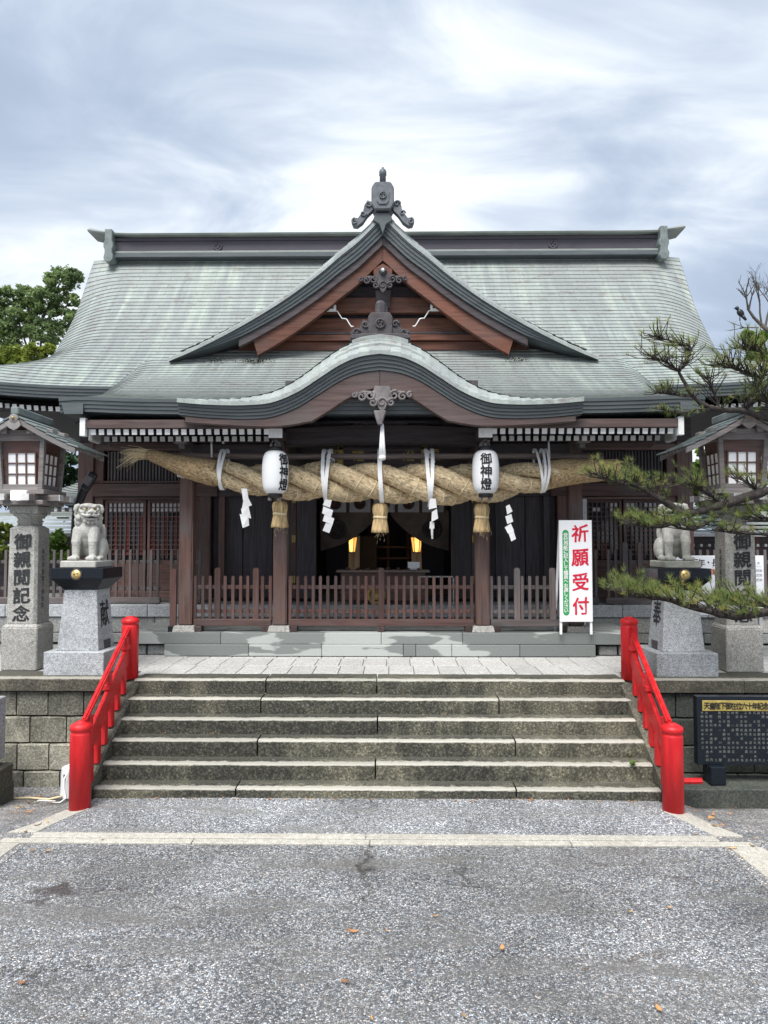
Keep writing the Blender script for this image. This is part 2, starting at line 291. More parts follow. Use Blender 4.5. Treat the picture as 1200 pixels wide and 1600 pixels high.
# exposed aggregate asphalt
def asphalt(name, light=1.0, wet=0.3, warm=0.0, marks=(), cracks=()):
    m, nt = newmat(name); p = pos(nt, (1, 1, 0.2)); S = 84.0
    pw = nd(nt, 'ShaderNodeVectorMath', {0: p, 1: nd(nt, 'ShaderNodeVectorMath', {0: nd(nt, 'ShaderNodeTexNoise', {'Vector': p, 'Scale': 60.0, 'Detail': 2.0}).outputs['Color'], 1: (0.010, 0.010, 0.0)}, operation='MULTIPLY').outputs[0]}, operation='ADD').outputs[0]
    v = nd(nt, 'ShaderNodeTexVoronoi', {'Vector': pw, 'Scale': S, 'Randomness': 1.0})
    e = nd(nt, 'ShaderNodeTexVoronoi', {'Vector': pw, 'Scale': S, 'Randomness': 1.0}, feature='DISTANCE_TO_EDGE').outputs['Distance']
    r = nd(nt, 'ShaderNodeSeparateColor', {0: v.outputs['Color']}).outputs
    col = ramp(nt, r[0], [(0.0, (0.075, 0.078, 0.085)), (0.30, (0.15, 0.158, 0.168)), (0.58, (0.27, 0.28, 0.29)), (0.80, (0.40, 0.41, 0.42)), (1.0, (0.62, 0.63, 0.64))])
    tintn = ramp(nt, r[1], [(0.0, (1.14, 0.98, 0.84)), (0.25, (1, 1, 1)), (0.75, (1, 1, 1)), (1.0, (0.88, 0.98, 1.10))])
    col = mixc(nt, 1.0, col, tintn, 'MULTIPLY')
    col = mixc(nt, ramp(nt, e, [(0.0, 0.0), (0.14, 1.0)]), (0.042, 0.043, 0.046), col)
    big = noi(nt, p, 0.7, 6, 0.62, 0.6); mid = noi(nt, pos(nt, (0.35, 1.7, 1)), 1.5, 6, 0.66, 1.0)
    col = mixc(nt, 1.0, col, ramp(nt, big, [(0.32, 0.62), (0.5, 0.98), (0.68, 1.32)]), 'MULTIPLY')
    col = mixc(nt, ramp(nt, mid, [(0.48, 0.0), (0.66, 0.75)]), col, (0.135, 0.13, 0.122))
    w1 = nd(nt, 'ShaderNodeTexNoise', {'Vector': p, 'Scale': 3.5, 'Detail': 6.0, 'Roughness': 0.7}).outputs['Color']
    wv = nd(nt, 'ShaderNodeVectorMath', {0: p, 1: nd(nt, 'ShaderNodeVectorMath', {0: nd(nt, 'ShaderNodeVectorMath', {0: w1, 1: (0.5, 0.5, 0.5)}, operation='SUBTRACT').outputs[0], 1: (0.55, 0.55, 0.0)}, operation='MULTIPLY').outputs[0]}, operation='ADD').outputs[0]
    for (x, y, rx, ry, st, c) in marks:       # old oil and rust stains, each where it lies on the ground
        d = nd(nt, 'ShaderNodeVectorMath', {0: nd(nt, 'ShaderNodeVectorMath', {0: nd(nt, 'ShaderNodeVectorMath', {0: wv, 1: (x, y, 0)}, operation='SUBTRACT').outputs[0], 1: (1 / rx, 1 / ry, 0)}, operation='MULTIPLY').outputs[0]}, operation='LENGTH').outputs['Value']
        col = mixc(nt, mth(nt, 'MULTIPLY', ramp(nt, d, [(0.35, 1.0), (1.0, 0.0)]), st), col, c)
    h = mth(nt, 'MULTIPLY', mth(nt, 'MINIMUM', e, 0.35), mth(nt, 'ADD', mth(nt, 'MULTIPLY', r[2], 1.4), 0.3))
    for (ax, ay, bx, by, wd) in cracks:       # thin settled cracks
        L = math.hypot(bx - ax, by - ay); tx, ty = (bx - ax) / L, (by - ay) / L
        sx = nd(nt, 'ShaderNodeSeparateXYZ', {0: nd(nt, 'ShaderNodeVectorMath', {0: wv, 1: (ax, ay, 0)}, operation='SUBTRACT').outputs[0]}).outputs
        al = mth(nt, 'ADD', mth(nt, 'MULTIPLY', sx[0], tx), mth(nt, 'MULTIPLY', sx[1], ty)); ac = mth(nt, 'ABSOLUTE', mth(nt, 'ADD', mth(nt, 'MULTIPLY', sx[0], -ty), mth(nt, 'MULTIPLY', sx[1], tx)))
        inl = mth(nt, 'MULTIPLY', mth(nt, 'GREATER_THAN', al, 0.0), mth(nt, 'LESS_THAN', al, L))
        k = mth(nt, 'MULTIPLY', inl, ramp(nt, mth(nt, 'DIVIDE', ac, wd), [(0.3, 0.85), (1.0, 0.0)])); col = mixc(nt, k, col, (0.03, 0.03, 0.03)); h = mth(nt, 'SUBTRACT', h, mth(nt, 'MULTIPLY', k, 0.3))
    col = mixc(nt, 1.0, col, (light * (1 + warm), light, light * (1 - warm)), 'MULTIPLY')
    finish(nt, col, mth(nt, 'ADD', mth(nt, 'MULTIPLY', r[2], 0.30), wet), h, 0.8, 0.018, 0, 0.5); return m
def gp(px, py):
    d = at(px, py, 5.0) - CAM; k = -CAM.z / d.z; return (d.x * k + CAM.x, d.y * k)
OIL = (0.045, 0.036, 0.034)
_mk = [(90, 1392, 0.26, 0.10, 0.85, OIL), (60, 1410, 0.16, 0.06, 0.7, OIL), (180, 1393, 0.22, 0.03, 0.7, OIL), (270, 1424, 0.10, 0.02, 0.8, OIL), (575, 1345, 0.06, 0.30, 0.6, OIL), (570, 1400, 0.08, 0.10, 0.5, OIL), (725, 1362, 0.06, 0.22, 0.45, OIL), (905, 1341, 0.08, 0.015, 0.85, OIL), (950, 1353, 0.07, 0.03, 0.7, OIL), (985, 1355, 0.05, 0.015, 0.8, OIL), (880, 1395, 0.20, 0.05, 0.4, OIL), (1010, 1490, 0.30, 0.07, 0.45, (0.07, 0.05, 0.035)), (1060, 1375, 0.16, 0.05, 0.5, OIL), (380, 1508, 0.55, 0.03, 0.3, OIL), (60, 1530, 0.35, 0.02, 0.4, OIL)]
MARKS = [(*gp(a, b), c, d, e_, f_) for a, b, c, d, e_, f_ in _mk]
CRK = [(*gp(578, 1318), *gp(566, 1405), 0.012), (*gp(0, 1520), *gp(210, 1510), 0.010), (*gp(210, 1512), *gp(330, 1508), 0.006), (*gp(690, 1335), *gp(745, 1385), 0.008)]
ASPH = asphalt('exposed aggregate asphalt', 1.20, 0.34, 0.015, MARKS, CRK)
ASPHL = asphalt('pale aggregate asphalt', 1.65, 0.45)
ASPHS = asphalt('sandy side asphalt', 1.45, 0.5, 0.05, [(-3.45, 8.5, 0.7, 0.35, 0.85, (0.035, 0.035, 0.032)), (3.6, 8.3, 0.9, 0.25, 0.7, (0.05, 0.045, 0.04)), (-3.5, 7.3, 0.3, 0.1, 0.4, OIL)])
REDSTRIP = simple('red strips behind lattice', [(0.3, (0.11, 0.018, 0.015)), (0.7, (0.17, 0.028, 0.022))], 4, rough=0.6, rand=0.3)
GOLDP = simple('gilt heading plate', [(0.3, (0.26, 0.20, 0.05)), (0.7, (0.42, 0.33, 0.10))], 12, rough=0.5, bump=0.1)
NEEDLE2 = leaf('yellowing pine needles', (0.30, 0.31, 0.10), trans=0.35)
MOSS = leaf('dark dry moss', (0.03, 0.032, 0.022), trans=0.1)
# ------------------------------------------------------------------ geometry helpers
W = {}
def link(o, parent=None, loc=(0, 0, 0)):
    loc = Vector(loc); COL.objects.link(o); W[o.name] = loc
    if parent is not None:
        o.parent = parent; o.location = loc - W[parent.name]
    else: o.location = loc
    return o
def tag(o, label=None, cat=None, group=None, kind=None):
    for k, v in (('label', label), ('category', cat), ('group', group), ('kind', kind)):
        if v: o[k] = v
    return o
def thing(name, loc, label, cat, group=None):
    o = bpy.data.objects.new(name, None); o.empty_display_size = 0.1
    return tag(link(o, None, loc), label, cat, group)
class MB:
    def __init__(s): s.v = []; s.f = []; s.sm = []; s.uv = []; s.hasuv = False
    def add(s, vs, fs, smooth=False, uvs=None):
        b = len(s.v); s.v += [Vector(v) for v in vs]
        for i, f in enumerate(fs):
            s.f.append([b + j for j in f]); s.sm.append(smooth)
            if uvs: s.hasuv = True; s.uv.append(uvs[i])
            else: s.uv.append([(0, 0)] * len(f))
        return s
    def box(s, c, d, rot=None, taper=1.0):
        c = Vector(c); x, y, z = d[0] / 2, d[1] / 2, d[2] / 2
        vs = [Vector((a * x * (taper if k > 0 else 1), b * y * (taper if k > 0 else 1), k * z)) for k in (-1, 1) for b in (-1, 1) for a in (-1, 1)]
        if rot is not None: vs = [rot @ v for v in vs]
        return s.add([v + c for v in vs], [(0, 2, 3, 1), (4, 5, 7, 6), (0, 1, 5, 4), (2, 6, 7, 3), (0, 4, 6, 2), (1, 3, 7, 5)])
    def bar(s, a, b, w, h, up=(0, 0, 1)):
        """square bar from a to b"""
        a, b = Vector(a), Vector(b); t = (b - a).normalized(); side = t.cross(Vector(up))
        side = side.normalized() if side.length > 1e-4 else Vector((1, 0, 0)); u = side.cross(t)
        vs = [p + side * (i * w / 2) + u * (j * h / 2) for p in (a, b) for i, j in ((-1, -1), (1, -1), (1, 1), (-1, 1))]
        return s.add(vs, [(3, 2, 1, 0), (4, 5, 6, 7), (0, 1, 5, 4), (1, 2, 6, 5), (2, 3, 7, 6), (3, 0, 4, 7)])
    def tube(s, pts, rad, n=8, smooth=True, cap=True, uvlen=None):
        pts = [Vector(p) for p in pts]
        if not hasattr(rad, '__len__'): rad = [rad] * len(pts)
        vs = []; fs = []; uvs = []; L = 0; Ls = []; nrm = None
        for i, p in enumerate(pts):
            t = (pts[min(i + 1, len(pts) - 1)] - pts[max(i - 1, 0)]).normalized()
            if nrm is None:
                nrm = t.cross(Vector((0, 0, 1)))
                if nrm.length < 0.05: nrm = t.cross(Vector((1, 0, 0)))
            nrm = (nrm - t * nrm.dot(t)).normalized(); bn = t.cross(nrm)
            if i: L += (p - pts[i - 1]).length
            Ls.append(L)
            for k in range(n):
                a = 2 * math.pi * k / n; vs.append(p + (nrm * math.cos(a) + bn * math.sin(a)) * rad[i])
        for i in range(len(pts) - 1):
            for k in range(n):
                k2 = (k + 1) % n
                fs.append((i * n + k, (i + 1) * n + k, (i + 1) * n + k2, i * n + k2))
                uvs.append([(Ls[i], k / n), (Ls[i + 1], k / n), (Ls[i + 1], (k + 1) / n), (Ls[i], (k + 1) / n)])
        if cap:
            fs.append(tuple(range(n))); uvs.append([(0, 0)] * n)
            fs.append(tuple(reversed(range((len(pts) - 1) * n, len(pts) * n)))); uvs.append([(0, 0)] * n)
        return s.add(vs, fs, smooth, uvs)
    def lathe(s, prof, c=(0, 0, 0), n=16, smooth=True, ph=0.0, sx=1.0, sy=1.0):
        c = Vector(c); vs = []; fs = []; uvs = []
        for r, z in prof:
            for k in range(n):
                a = 2 * math.pi * k / n + ph; vs.append(c + Vector((r * sx * math.cos(a), r * sy * math.sin(a), z)))
        for i in range(len(prof) - 1):
            for k in range(n):
                k2 = (k + 1) % n; fs.append((i * n + k, i * n + k2, (i + 1) * n + k2, (i + 1) * n + k))
                uvs.append([(prof[i][1], k / n), (prof[i][1], (k + 1) / n), (prof[i + 1][1], (k + 1) / n), (prof[i + 1][1], k / n)])
        if prof[0][0] > 1e-4: fs.append(tuple(reversed(range(n)))); uvs.append([(0, 0)] * n)
        if prof[-1][0] > 1e-4: fs.append(tuple(range((len(prof) - 1) * n, len(prof) * n))); uvs.append([(0, 0)] * n)
        return s.add(vs, fs, smooth, uvs)
    def prism(s, poly, y0, y1):
        """polygon of (x, z) pulled along y"""
        n = len(poly); vs = [(x, y0, z) for x, z in poly] + [(x, y1, z) for x, z in poly]
        ar = sum(poly[i][0] * poly[(i + 1) % n][1] - poly[(i + 1) % n][0] * poly[i][1] for i in range(n))
        fs = [tuple(range(n)), tuple(reversed(range(n, 2 * n)))] + [(i, i + n, (i + 1) % n + n, (i + 1) % n) for i in range(n)]
        if ar < 0: fs = [tuple(reversed(f)) for f in fs]
        return s.add(vs, fs)
    def strip(s, A, B, smooth=True):
        """sheet between two equally long polylines"""
        n = len(A); return s.add(list(A) + list(B), [(i, i + 1, n + i + 1, n + i) for i in range(n - 1)], smooth)
    def grid(s, rows, smooth=True, uvf=None):
        n = len(rows[0]); vs = [p for r in rows for p in r]; fs = []; uvs = []
        for j in range(len(rows) - 1):
            for i in range(n - 1):
                fs.append((j * n + i, j * n + i + 1, (j + 1) * n + i + 1, (j + 1) * n + i))
                if uvf: uvs.append([uvf(j, i), uvf(j, i + 1), uvf(j + 1, i + 1), uvf(j + 1, i)])
        return s.add(vs, fs, smooth, uvs if uvf else None)
    def ball(s, c, r, n=10, m=7, rot=None):
        c = Vector(c); r = r if hasattr(r, '__len__') else (r, r, r); vs = []; fs = []
        for j in range(m + 1):
            t = math.pi * j / m
            for i in range(n):
                a = 2 * math.pi * i / n; v = Vector((r[0] * math.sin(t) * math.cos(a), r[1] * math.sin(t) * math.sin(a), r[2] * math.cos(t)))
                vs.append(c + (rot @ v if rot is not None else v))
        for j in range(m):
            for i in range(n): fs.append((j * n + i, (j + 1) * n + i, (j + 1) * n + (i + 1) % n, j * n + (i + 1) % n))
        return s.add(vs, fs, True)
    def build(s, name, mat, parent=None, origin=None, bevel=0.0, recalc=False, seg=1):
        if origin is None:
            lo = Vector([min(v[i] for v in s.v) for i in range(3)]); hi = Vector([max(v[i] for v in s.v) for i in range(3)])
            origin = (lo + hi) / 2
            if parent is None: origin.z = lo.z
        origin = Vector(origin)
        me = bpy.data.meshes.new(name); me.from_pydata([v - origin for v in s.v], [], s.f)
        me.polygons.foreach_set('use_smooth', s.sm)
        if s.hasuv:
            l = me.uv_layers.new(name='UVMap'); l.data.foreach_set('uv', [c for f in s.uv for u in f for c in u])
        if bevel or recalc:
            bm = bmesh.new(); bm.from_mesh(me)
            if recalc: bmesh.ops.remove_doubles(bm, verts=bm.verts, dist=1e-5); bmesh.ops.recalc_face_normals(bm, faces=bm.faces)
            if bevel:
                es = [e for e in bm.edges if len(e.link_faces) == 2 and e.calc_face_angle(0) > 0.5]
                bmesh.ops.bevel(bm, geom=es, offset=bevel, segments=seg, affect='EDGES', clamp_overlap=True)
            bm.to_mesh(me); bm.free()
        me.materials.append(mat); me.update()
        return link(bpy.data.objects.new(name, me), parent, origin)
CACHE = {}
def piece(name, c, d, mat, parent, bevel=0.004, rot=None, mkey=None):
    """one plain block; alike blocks share their mesh"""
    key = (name, tuple(round(x, 3) for x in d), mat.name, bevel)
    me = CACHE.get(key)
    if me is None:
        mb = MB().box((0, 0, 0), d); o = mb.build(name, mat, None, (0, 0, 0), bevel); me = o.data; CACHE[key] = me
        COL.objects.unlink(o); bpy.data.objects.remove(o)
    o = bpy.data.objects.new(name, me); link(o, parent, c)
    if rot: o.rotation_euler = rot
    return o
def inst(src, parent, loc, name=None, rot=None, scale=None):
    o = src.copy(); o.name = name or src.name.split('.')[0]; o.parent = None; link(o, parent, loc)
    if rot: o.rotation_euler = rot
    if scale: o.scale = scale
    return o
def copy_tree(o, loc, mirror=False):
    """a thing with copies of its parts and sub-parts"""
    c = o.copy(); c.name = o.name.split('.')[0]; link(c, None, loc)
    if mirror: c.scale = (-1, 1, 1)
    def rec(src, dst):
        for ch in list(src.children):
            k = ch.copy(); k.name = ch.name.split('.')[0]; COL.objects.link(k); k.parent = dst; W[k.name] = W[ch.name]; rec(ch, k)
    rec(o, c); return c
TXC = {}
def text_mesh(body, size=1.0, extrude=0.0, bold=0.0):
    """outline of one character; bolder strokes are several slightly shifted prints on top of each other"""
    if body not in TXC:
        cu = bpy.data.curves.new('t', 'FONT'); cu.body = body; cu.size = 1.0; cu.align_x = 'CENTER'; cu.align_y = 'CENTER'; cu.resolution_u = 2
        o = bpy.data.objects.new('t', cu); me = bpy.data.meshes.new_from_object(o)
        TXC[body] = ([v.co.copy() for v in me.vertices], [tuple(p.vertices) for p in me.polygons])
        bpy.data.objects.remove(o); bpy.data.curves.remove(cu); bpy.data.meshes.remove(me)
    bv, bf = TXC[body]; vs = []; fs = []
    shifts = [(0, 0)] if bold <= 0 else [(bold * math.cos(R(30 + 60 * i)), bold * math.sin(R(30 + 60 * i))) for i in range(6)]
    for i, (dx, dy) in enumerate(shifts):
        n = len(vs); vs += [Vector(((v.x + dx) * size, (v.y + dy) * size, 0.00035 * i)) for v in bv]; fs += [tuple(n + j for j in f) for f in bf]
    return vs, fs
def lettering(name, chars, origin, right, up, size, mat, parent, bold=0.015, vertical=True, pitch=None, extrude=0.0, wob=0.0, sx=1.0, wrap=None, thin=0.0):
    """characters laid on a surface; origin is the centre of the first one"""
    right = Vector(right).normalized(); up = Vector(up).normalized(); nrm = right.cross(up); mb = MB(); pitch = pitch or size
    for i, ch in enumerate(chars):
        if ch == ' ': continue
        vs, fs = text_mesh(ch, size, extrude, bold)
        if not vs: continue
        cx = (min(v.x for v in vs) + max(v.x for v in vs)) / 2; cy = (min(v.y for v in vs) + max(v.y for v in vs)) / 2
        if ch in 'へ一・': cy = sum(v.y for v in vs) / len(vs) * 0.3
        off = (0, -pitch * i) if vertical else (pitch * i, 0)
        o = []
        for v in vs:
            x = (v.x - cx) * sx; y = v.y - cy
            if wob:
                x += wob * size * mnoise.noise(Vector((v.x * 5 / size, v.y * 5 / size, i * 3.1))); y += wob * size * mnoise.noise(Vector((v.x * 5 / size + 9, v.y * 5 / size, i * 3.1)))
            y += thin * x
            x += off[0]; y += off[1]
            o.append(wrap(x, y, v.z) if wrap else Vector(origin) + right * x + up * y + nrm * v.z)
        mb.add(o, fs)
    return mb.build(name, mat, parent)

# ------------------------------------------------------------------ ground and approach
ZP = 0.9475            # stone terrace in front of the hall
ZF = 1.28              # porch floor
ST_Y, ST_T, ST_R, ST_Z = 7.58, 0.265, 0.17, 0.0975
def sstep(a, b, x):
    t = max(0.0, min(1.0, (x - a) / (b - a))); return t * t * (3 - 2 * t)
def gz(x, y):
    """the forecourt falls away towards the foot of the terrace walls"""
    return -0.34 * sstep(2.85, 3.45, abs(x)) * sstep(6.4, 8.7, y) - 0.012 * sstep(1.5, 2.9, abs(x)) * sstep(6.6, 7.5, y)
mb = MB(); xs = [-400, -120, -40, -15] + [-9 + 0.25 * i for i in range(73)] + [15, 40, 120, 400]; ys = [-400, -100, -20, -2] + [0.25 * i for i in range(42)] + [12, 20, 60, 150, 400, 900]
mb.grid([[Vector((x, y, gz(x, y) - 0.03 * (1 - sstep(0, 1, y)))) for x in xs] for y in ys])
ground = tag(mb.build('ground', ASPH, None, (0, 0, 0)), kind='structure')
def sheet(name, poly, mat, lift, nx=24, ny=10):
    """thin sheet between a left and a right edge given at two depths: (xl, xr, y) front and back"""
    (xl0, xr0, y0), (xl1, xr1, y1) = poly; rows = []
    for j in range(ny + 1):
        t = j / ny; y = y0 + (y1 - y0) * t; xl = xl0 + (xl1 - xl0) * t; xr = xr0 + (xr1 - xr0) * t
        rows.append([Vector((xl + (xr - xl) * i / nx, y, gz(xl + (xr - xl) * i / nx, y) + lift)) for i in range(nx + 1)])
    return MB().grid(rows)
pale = tag(sheet('landing', [(-3.0, 3.0, 6.5), (-2.84, 2.84, 7.62)], ASPHL, 0.004).build('landing_pavement', ASPHL), kind='structure')
tag(sheet('l', [(-5.6, -2.95, 5.0), (-5.6, -3.0, 8.9)], ASPHS, 0.004).build('side_pavement', ASPHS), kind='structure')
tag(sheet('r', [(2.95, 6.2, 5.0), (3.0, 6.2, 8.9)], ASPHS, 0.004).build('side_pavement', ASPHS), kind='structure')

# flush kerb stones: double band across, one band running back to each post and one running to the front corners
kb = thing('kerb_band', (0, 6.45, 0), 'pale double band of flush kerb stones laid across the asphalt', 'kerb')
def slab(name, quad, mat, parent, top, thick=0.08, bevel=0.004, zf=gz):
    mb = MB(); q = [Vector((x, y, 0)) for x, y in quad]
    vs = [Vector((p.x, p.y, zf(p.x, p.y) + top - thick)) for p in q] + [Vector((p.x, p.y, zf(p.x, p.y) + top)) for p in q]
    mb.add(vs, [(3, 2, 1, 0), (4, 5, 6, 7), (0, 1, 5, 4), (1, 2, 6, 5), (2, 3, 7, 6), (3, 0, 4, 7)])
    return mb.build(name, mat, parent, None, bevel)
yA, yB, yC = 6.425, 6.525, 6.645
for x0, x1 in ((-3.22, -1.55), (-1.55, -0.02), (-0.02, 1.7), (1.7, 3.26)): slab('kerb_stone', [(x0 + 0.004, yA), (x1 - 0.004, yA), (x1 - 0.004, yB - 0.012), (x0 + 0.004, yB - 0.012)], STRIP, kb, 0.014)
for x0, x1 in ((-3.0, -0.06), (-0.06, 3.0)): slab('kerb_stone', [(x0 + 0.004, yB + 0.012), (x1 - 0.004, yB + 0.012), (x1 - 0.004, yC), (x0 + 0.004, yC)], STRIP, kb, 0.014)
for sgn in (-1, 1):
    nm = 'left' if sgn < 0 else 'right'
    kd = thing('kerb_band', (sgn * 3.1, 6.8, 0), f'pale flush kerb stones running from the {nm} red post towards the {nm} front corner', 'kerb')
    ed = [(2.78, 7.28, 3.02), (2.92, 6.92, 3.15), (3.00, 6.66, 3.26)]
    for (a, y1, b), (c, y0, d) in zip(ed, ed[1:]):
        q = [(sgn * c, y0 + 0.005), (sgn * d, y0 + 0.005), (sgn * b, y1 - 0.005), (sgn * a, y1 - 0.005)]
        slab('kerb_stone', q if sgn > 0 else [q[1], q[0], q[3], q[2]], STRIP, kd, 0.013)
    ed = [(3.02, 6.41, 3.30), (3.06, 5.7, 3.36), (3.10, 5.0, 3.42)]
    for (a, y1, b), (c, y0, d) in zip(ed, ed[1:]):
        q = [(sgn * c, y0 + 0.005), (sgn * d, y0 + 0.005), (sgn * b, y1 - 0.005), (sgn * a, y1 - 0.005)]
        slab('kerb_stone', q if sgn > 0 else [q[1], q[0], q[3], q[2]], STRIP, kd, 0.013)

# ------------------------------------------------------------------ stairs
def rough_block(name, x0, x1, y0, y1, z0, z1, mat, parent, amp=0.007, seg=0.055, worn=0.012, bev=0.012):
    """hewn stone: chamfered long block whose edges and faces wander a little"""
    nx = max(2, int((x1 - x0) / seg)); mb = MB(); sd = rng.random() * 50
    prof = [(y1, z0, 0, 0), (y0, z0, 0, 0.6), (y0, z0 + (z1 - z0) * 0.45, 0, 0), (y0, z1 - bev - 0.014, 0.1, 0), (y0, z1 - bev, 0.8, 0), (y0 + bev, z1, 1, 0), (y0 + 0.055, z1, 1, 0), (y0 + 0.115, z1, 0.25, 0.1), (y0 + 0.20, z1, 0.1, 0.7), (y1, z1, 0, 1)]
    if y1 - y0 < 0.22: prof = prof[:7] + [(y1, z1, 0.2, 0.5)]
    rows = []
    for i in range(nx + 1):
        x = x0 + (x1 - x0) * i / nx
        ec = worn * (1 - min(1.0, min(x - x0, x1 - x) / 0.05))
        r = []
        for k, (y, z, _, _) in enumerate(prof):
            n1 = mnoise.noise(Vector((x * 4 + sd, k * 0.7, z * 5))); n2 = mnoise.noise(Vector((x * 13 + sd, k * 1.3, 5)))
            dy = amp * (n1 + 0.7 * n2) if y < y1 - 1e-4 else 0; dz = amp * (0.6 * n1 + 0.5 * n2) if k >= 4 else 0
            r.append(Vector((x, y + dy + (ec if k in (1, 2, 3, 4) else 0), z + dz - (ec * 0.6 if k in (4, 5) else 0))))
        rows.append(r)
    mb.grid(rows, False, lambda j, i: (prof[i][2], prof[i][3])); n = len(prof)
    mb.add(rows[0], [tuple(range(n))]); mb.add(rows[-1], [tuple(reversed(range(n)))])
    return mb.build(name, mat, parent, None, 0, True)
stairs = thing('stone_stairs', (0, 8.2, 0), 'broad flight of six mould-stained stone steps between the red railings', 'stairs')
JO = [(-1.42, 1.42), (-0.01,), (-1.30, 1.50), (-0.0,), (-1.36, 1.40), (-1.35, -0.02)]
for k in range(6):
    hw = 2.88 + 0.012 * k; z1 = ST_Z + ST_R * k; y0 = ST_Y + ST_T * k
    js = [-hw] + list(JO[k]) + [hw]
    for a, b in zip(js, js[1:]):
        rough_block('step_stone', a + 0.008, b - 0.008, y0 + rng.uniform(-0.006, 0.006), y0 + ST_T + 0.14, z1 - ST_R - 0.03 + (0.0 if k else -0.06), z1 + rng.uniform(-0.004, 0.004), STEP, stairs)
for sgn in (-1, 1):   # sloping cheek stones
    mb = MB(); a = [(7.50, 0.0), (7.62, 0.26), (8.95, 1.06), (9.08, 1.0)]; x0, x1 = sgn * 2.885, sgn * 3.02
    n = 14; rows = []
    for i in range(n + 1):
        t = i / n; y = 7.52 + 1.50 * t; z = 0.13 + 0.84 * t + 0.012 * mnoise.noise(Vector((t * 9, sgn, 0)))
        xo = 0.012 * mnoise.noise(Vector((t * 12, sgn * 3, 4)))
        rows.append([Vector((x0 + xo * sgn, y, z - 0.45)), Vector((x0 + xo * sgn, y, z - 0.02)), Vector((x0 + sgn * 0.02 + xo, y, z)), Vector((x1, y, z)), Vector((x1, y, z - 0.6))])
    mb.grid(rows, False); mb.add(rows[0], [(0, 1, 2, 3, 4)]); mb.add(rows[-1], [(4, 3, 2, 1, 0)])
    mb.build('cheek_stone', STEPC, stairs, None, 0, True)

# ------------------------------------------------------------------ terrace walls
def retaining(sgn, mat, label):
    wl = thing('terrace_wall', (sgn * 5, 9.05, -0.3), label, 'wall')
    xa, xb = 3.03, 8.0
    mb = MB().box((sgn * (xa + xb) / 2, 9.5, 0.3), (xb - xa, 0.7, 1.25)); mb.build('core', BLOCKD, wl)
    zs = [0.79, 0.485, 0.165, -0.155, -0.42]
    offs = [0.10, 0.36, 0.16, 0.40]
    for r in range(4):
        x = xa + 0.005
        nxt = xa + offs[r]
        first = True
        while x < xb - 0.02:
            wd = (offs[r] if first else 0.42 * rng.uniform(0.92, 1.08)); first = False
            e = min(x + wd, xb)
            z1, z0 = zs[r] - 0.012, zs[r + 1] + 0.010
            if e - x > 0.05:
                sx = (x + e) / 2 * sgn
                yb = 9.02 - 0.02 * r
                rough_block('wall_block', min(sgn * (x + 0.008), sgn * (e - 0.008)), max(sgn * (x + 0.008), sgn * (e - 0.008)), yb + rng.uniform(-0.008, 0.008), 9.20, z0, z1, mat, wl, 0.006, 0.09, 0.012, 0.012)
            x = e
    x = xa
    while x < xb - 0.1:
        e = min(x + rng.uniform(1.3, 1.9), xb)
        rough_block('coping_stone', min(sgn * (x + 0.003), sgn * (e - 0.003)), max(sgn * (x + 0.003), sgn * (e - 0.003)), 8.97, 9.45, 0.795, ZP + 0.005, STEPC, wl, 0.005, 0.12, 0.01)
        x = e
    return wl
retaining(-1, BLOCK, 'mossy squared stone terrace wall left of the stairs')
retaining(1, BLOCKD, 'dark damp stone terrace wall behind the black plaque')

# ------------------------------------------------------------------ terrace paving
tp = tag(MB().box((0, 30, ZP - 0.25), (60, 41.2, 0.40)).build('terrace_ground', PODIUM), kind='structure')
pv = tag(MB().box((0, 9.98, ZP - 0.06), (16, 1.9, 0.055)).build('terrace_paving', PODIUM), kind='structure')
rows = [(9.03 + 0.18, 9.36), (9.36, 9.98), (9.98, 10.62), (10.62, 10.90)]
for j, (y0, y1) in enumerate(rows):
    x = -7.95 + (0.0, 0.02, -0.015, 0.01)[j]; i = 0
    while x < 7.9:
        wd = 0.322
        if not (j == 3 and abs(x) < 3.0) and not (j == 0 and abs(x + .16) > 3.0):
            o = piece('paving_stone', (x + wd / 2, (y0 + y1) / 2, ZP - 0.0325 + rng.uniform(-0.002, 0.002)), (wd - 0.009, round(y1 - y0, 2) - 0.010, 0.055), TILE, pv, 0.004)
        if j == 3 and abs(x) < 3.0: piece('paving_stone', (x + wd / 2, 10.683, ZP - 0.0325), (wd - 0.009, 0.118, 0.055), TILE, pv, 0.004)
        x += wd

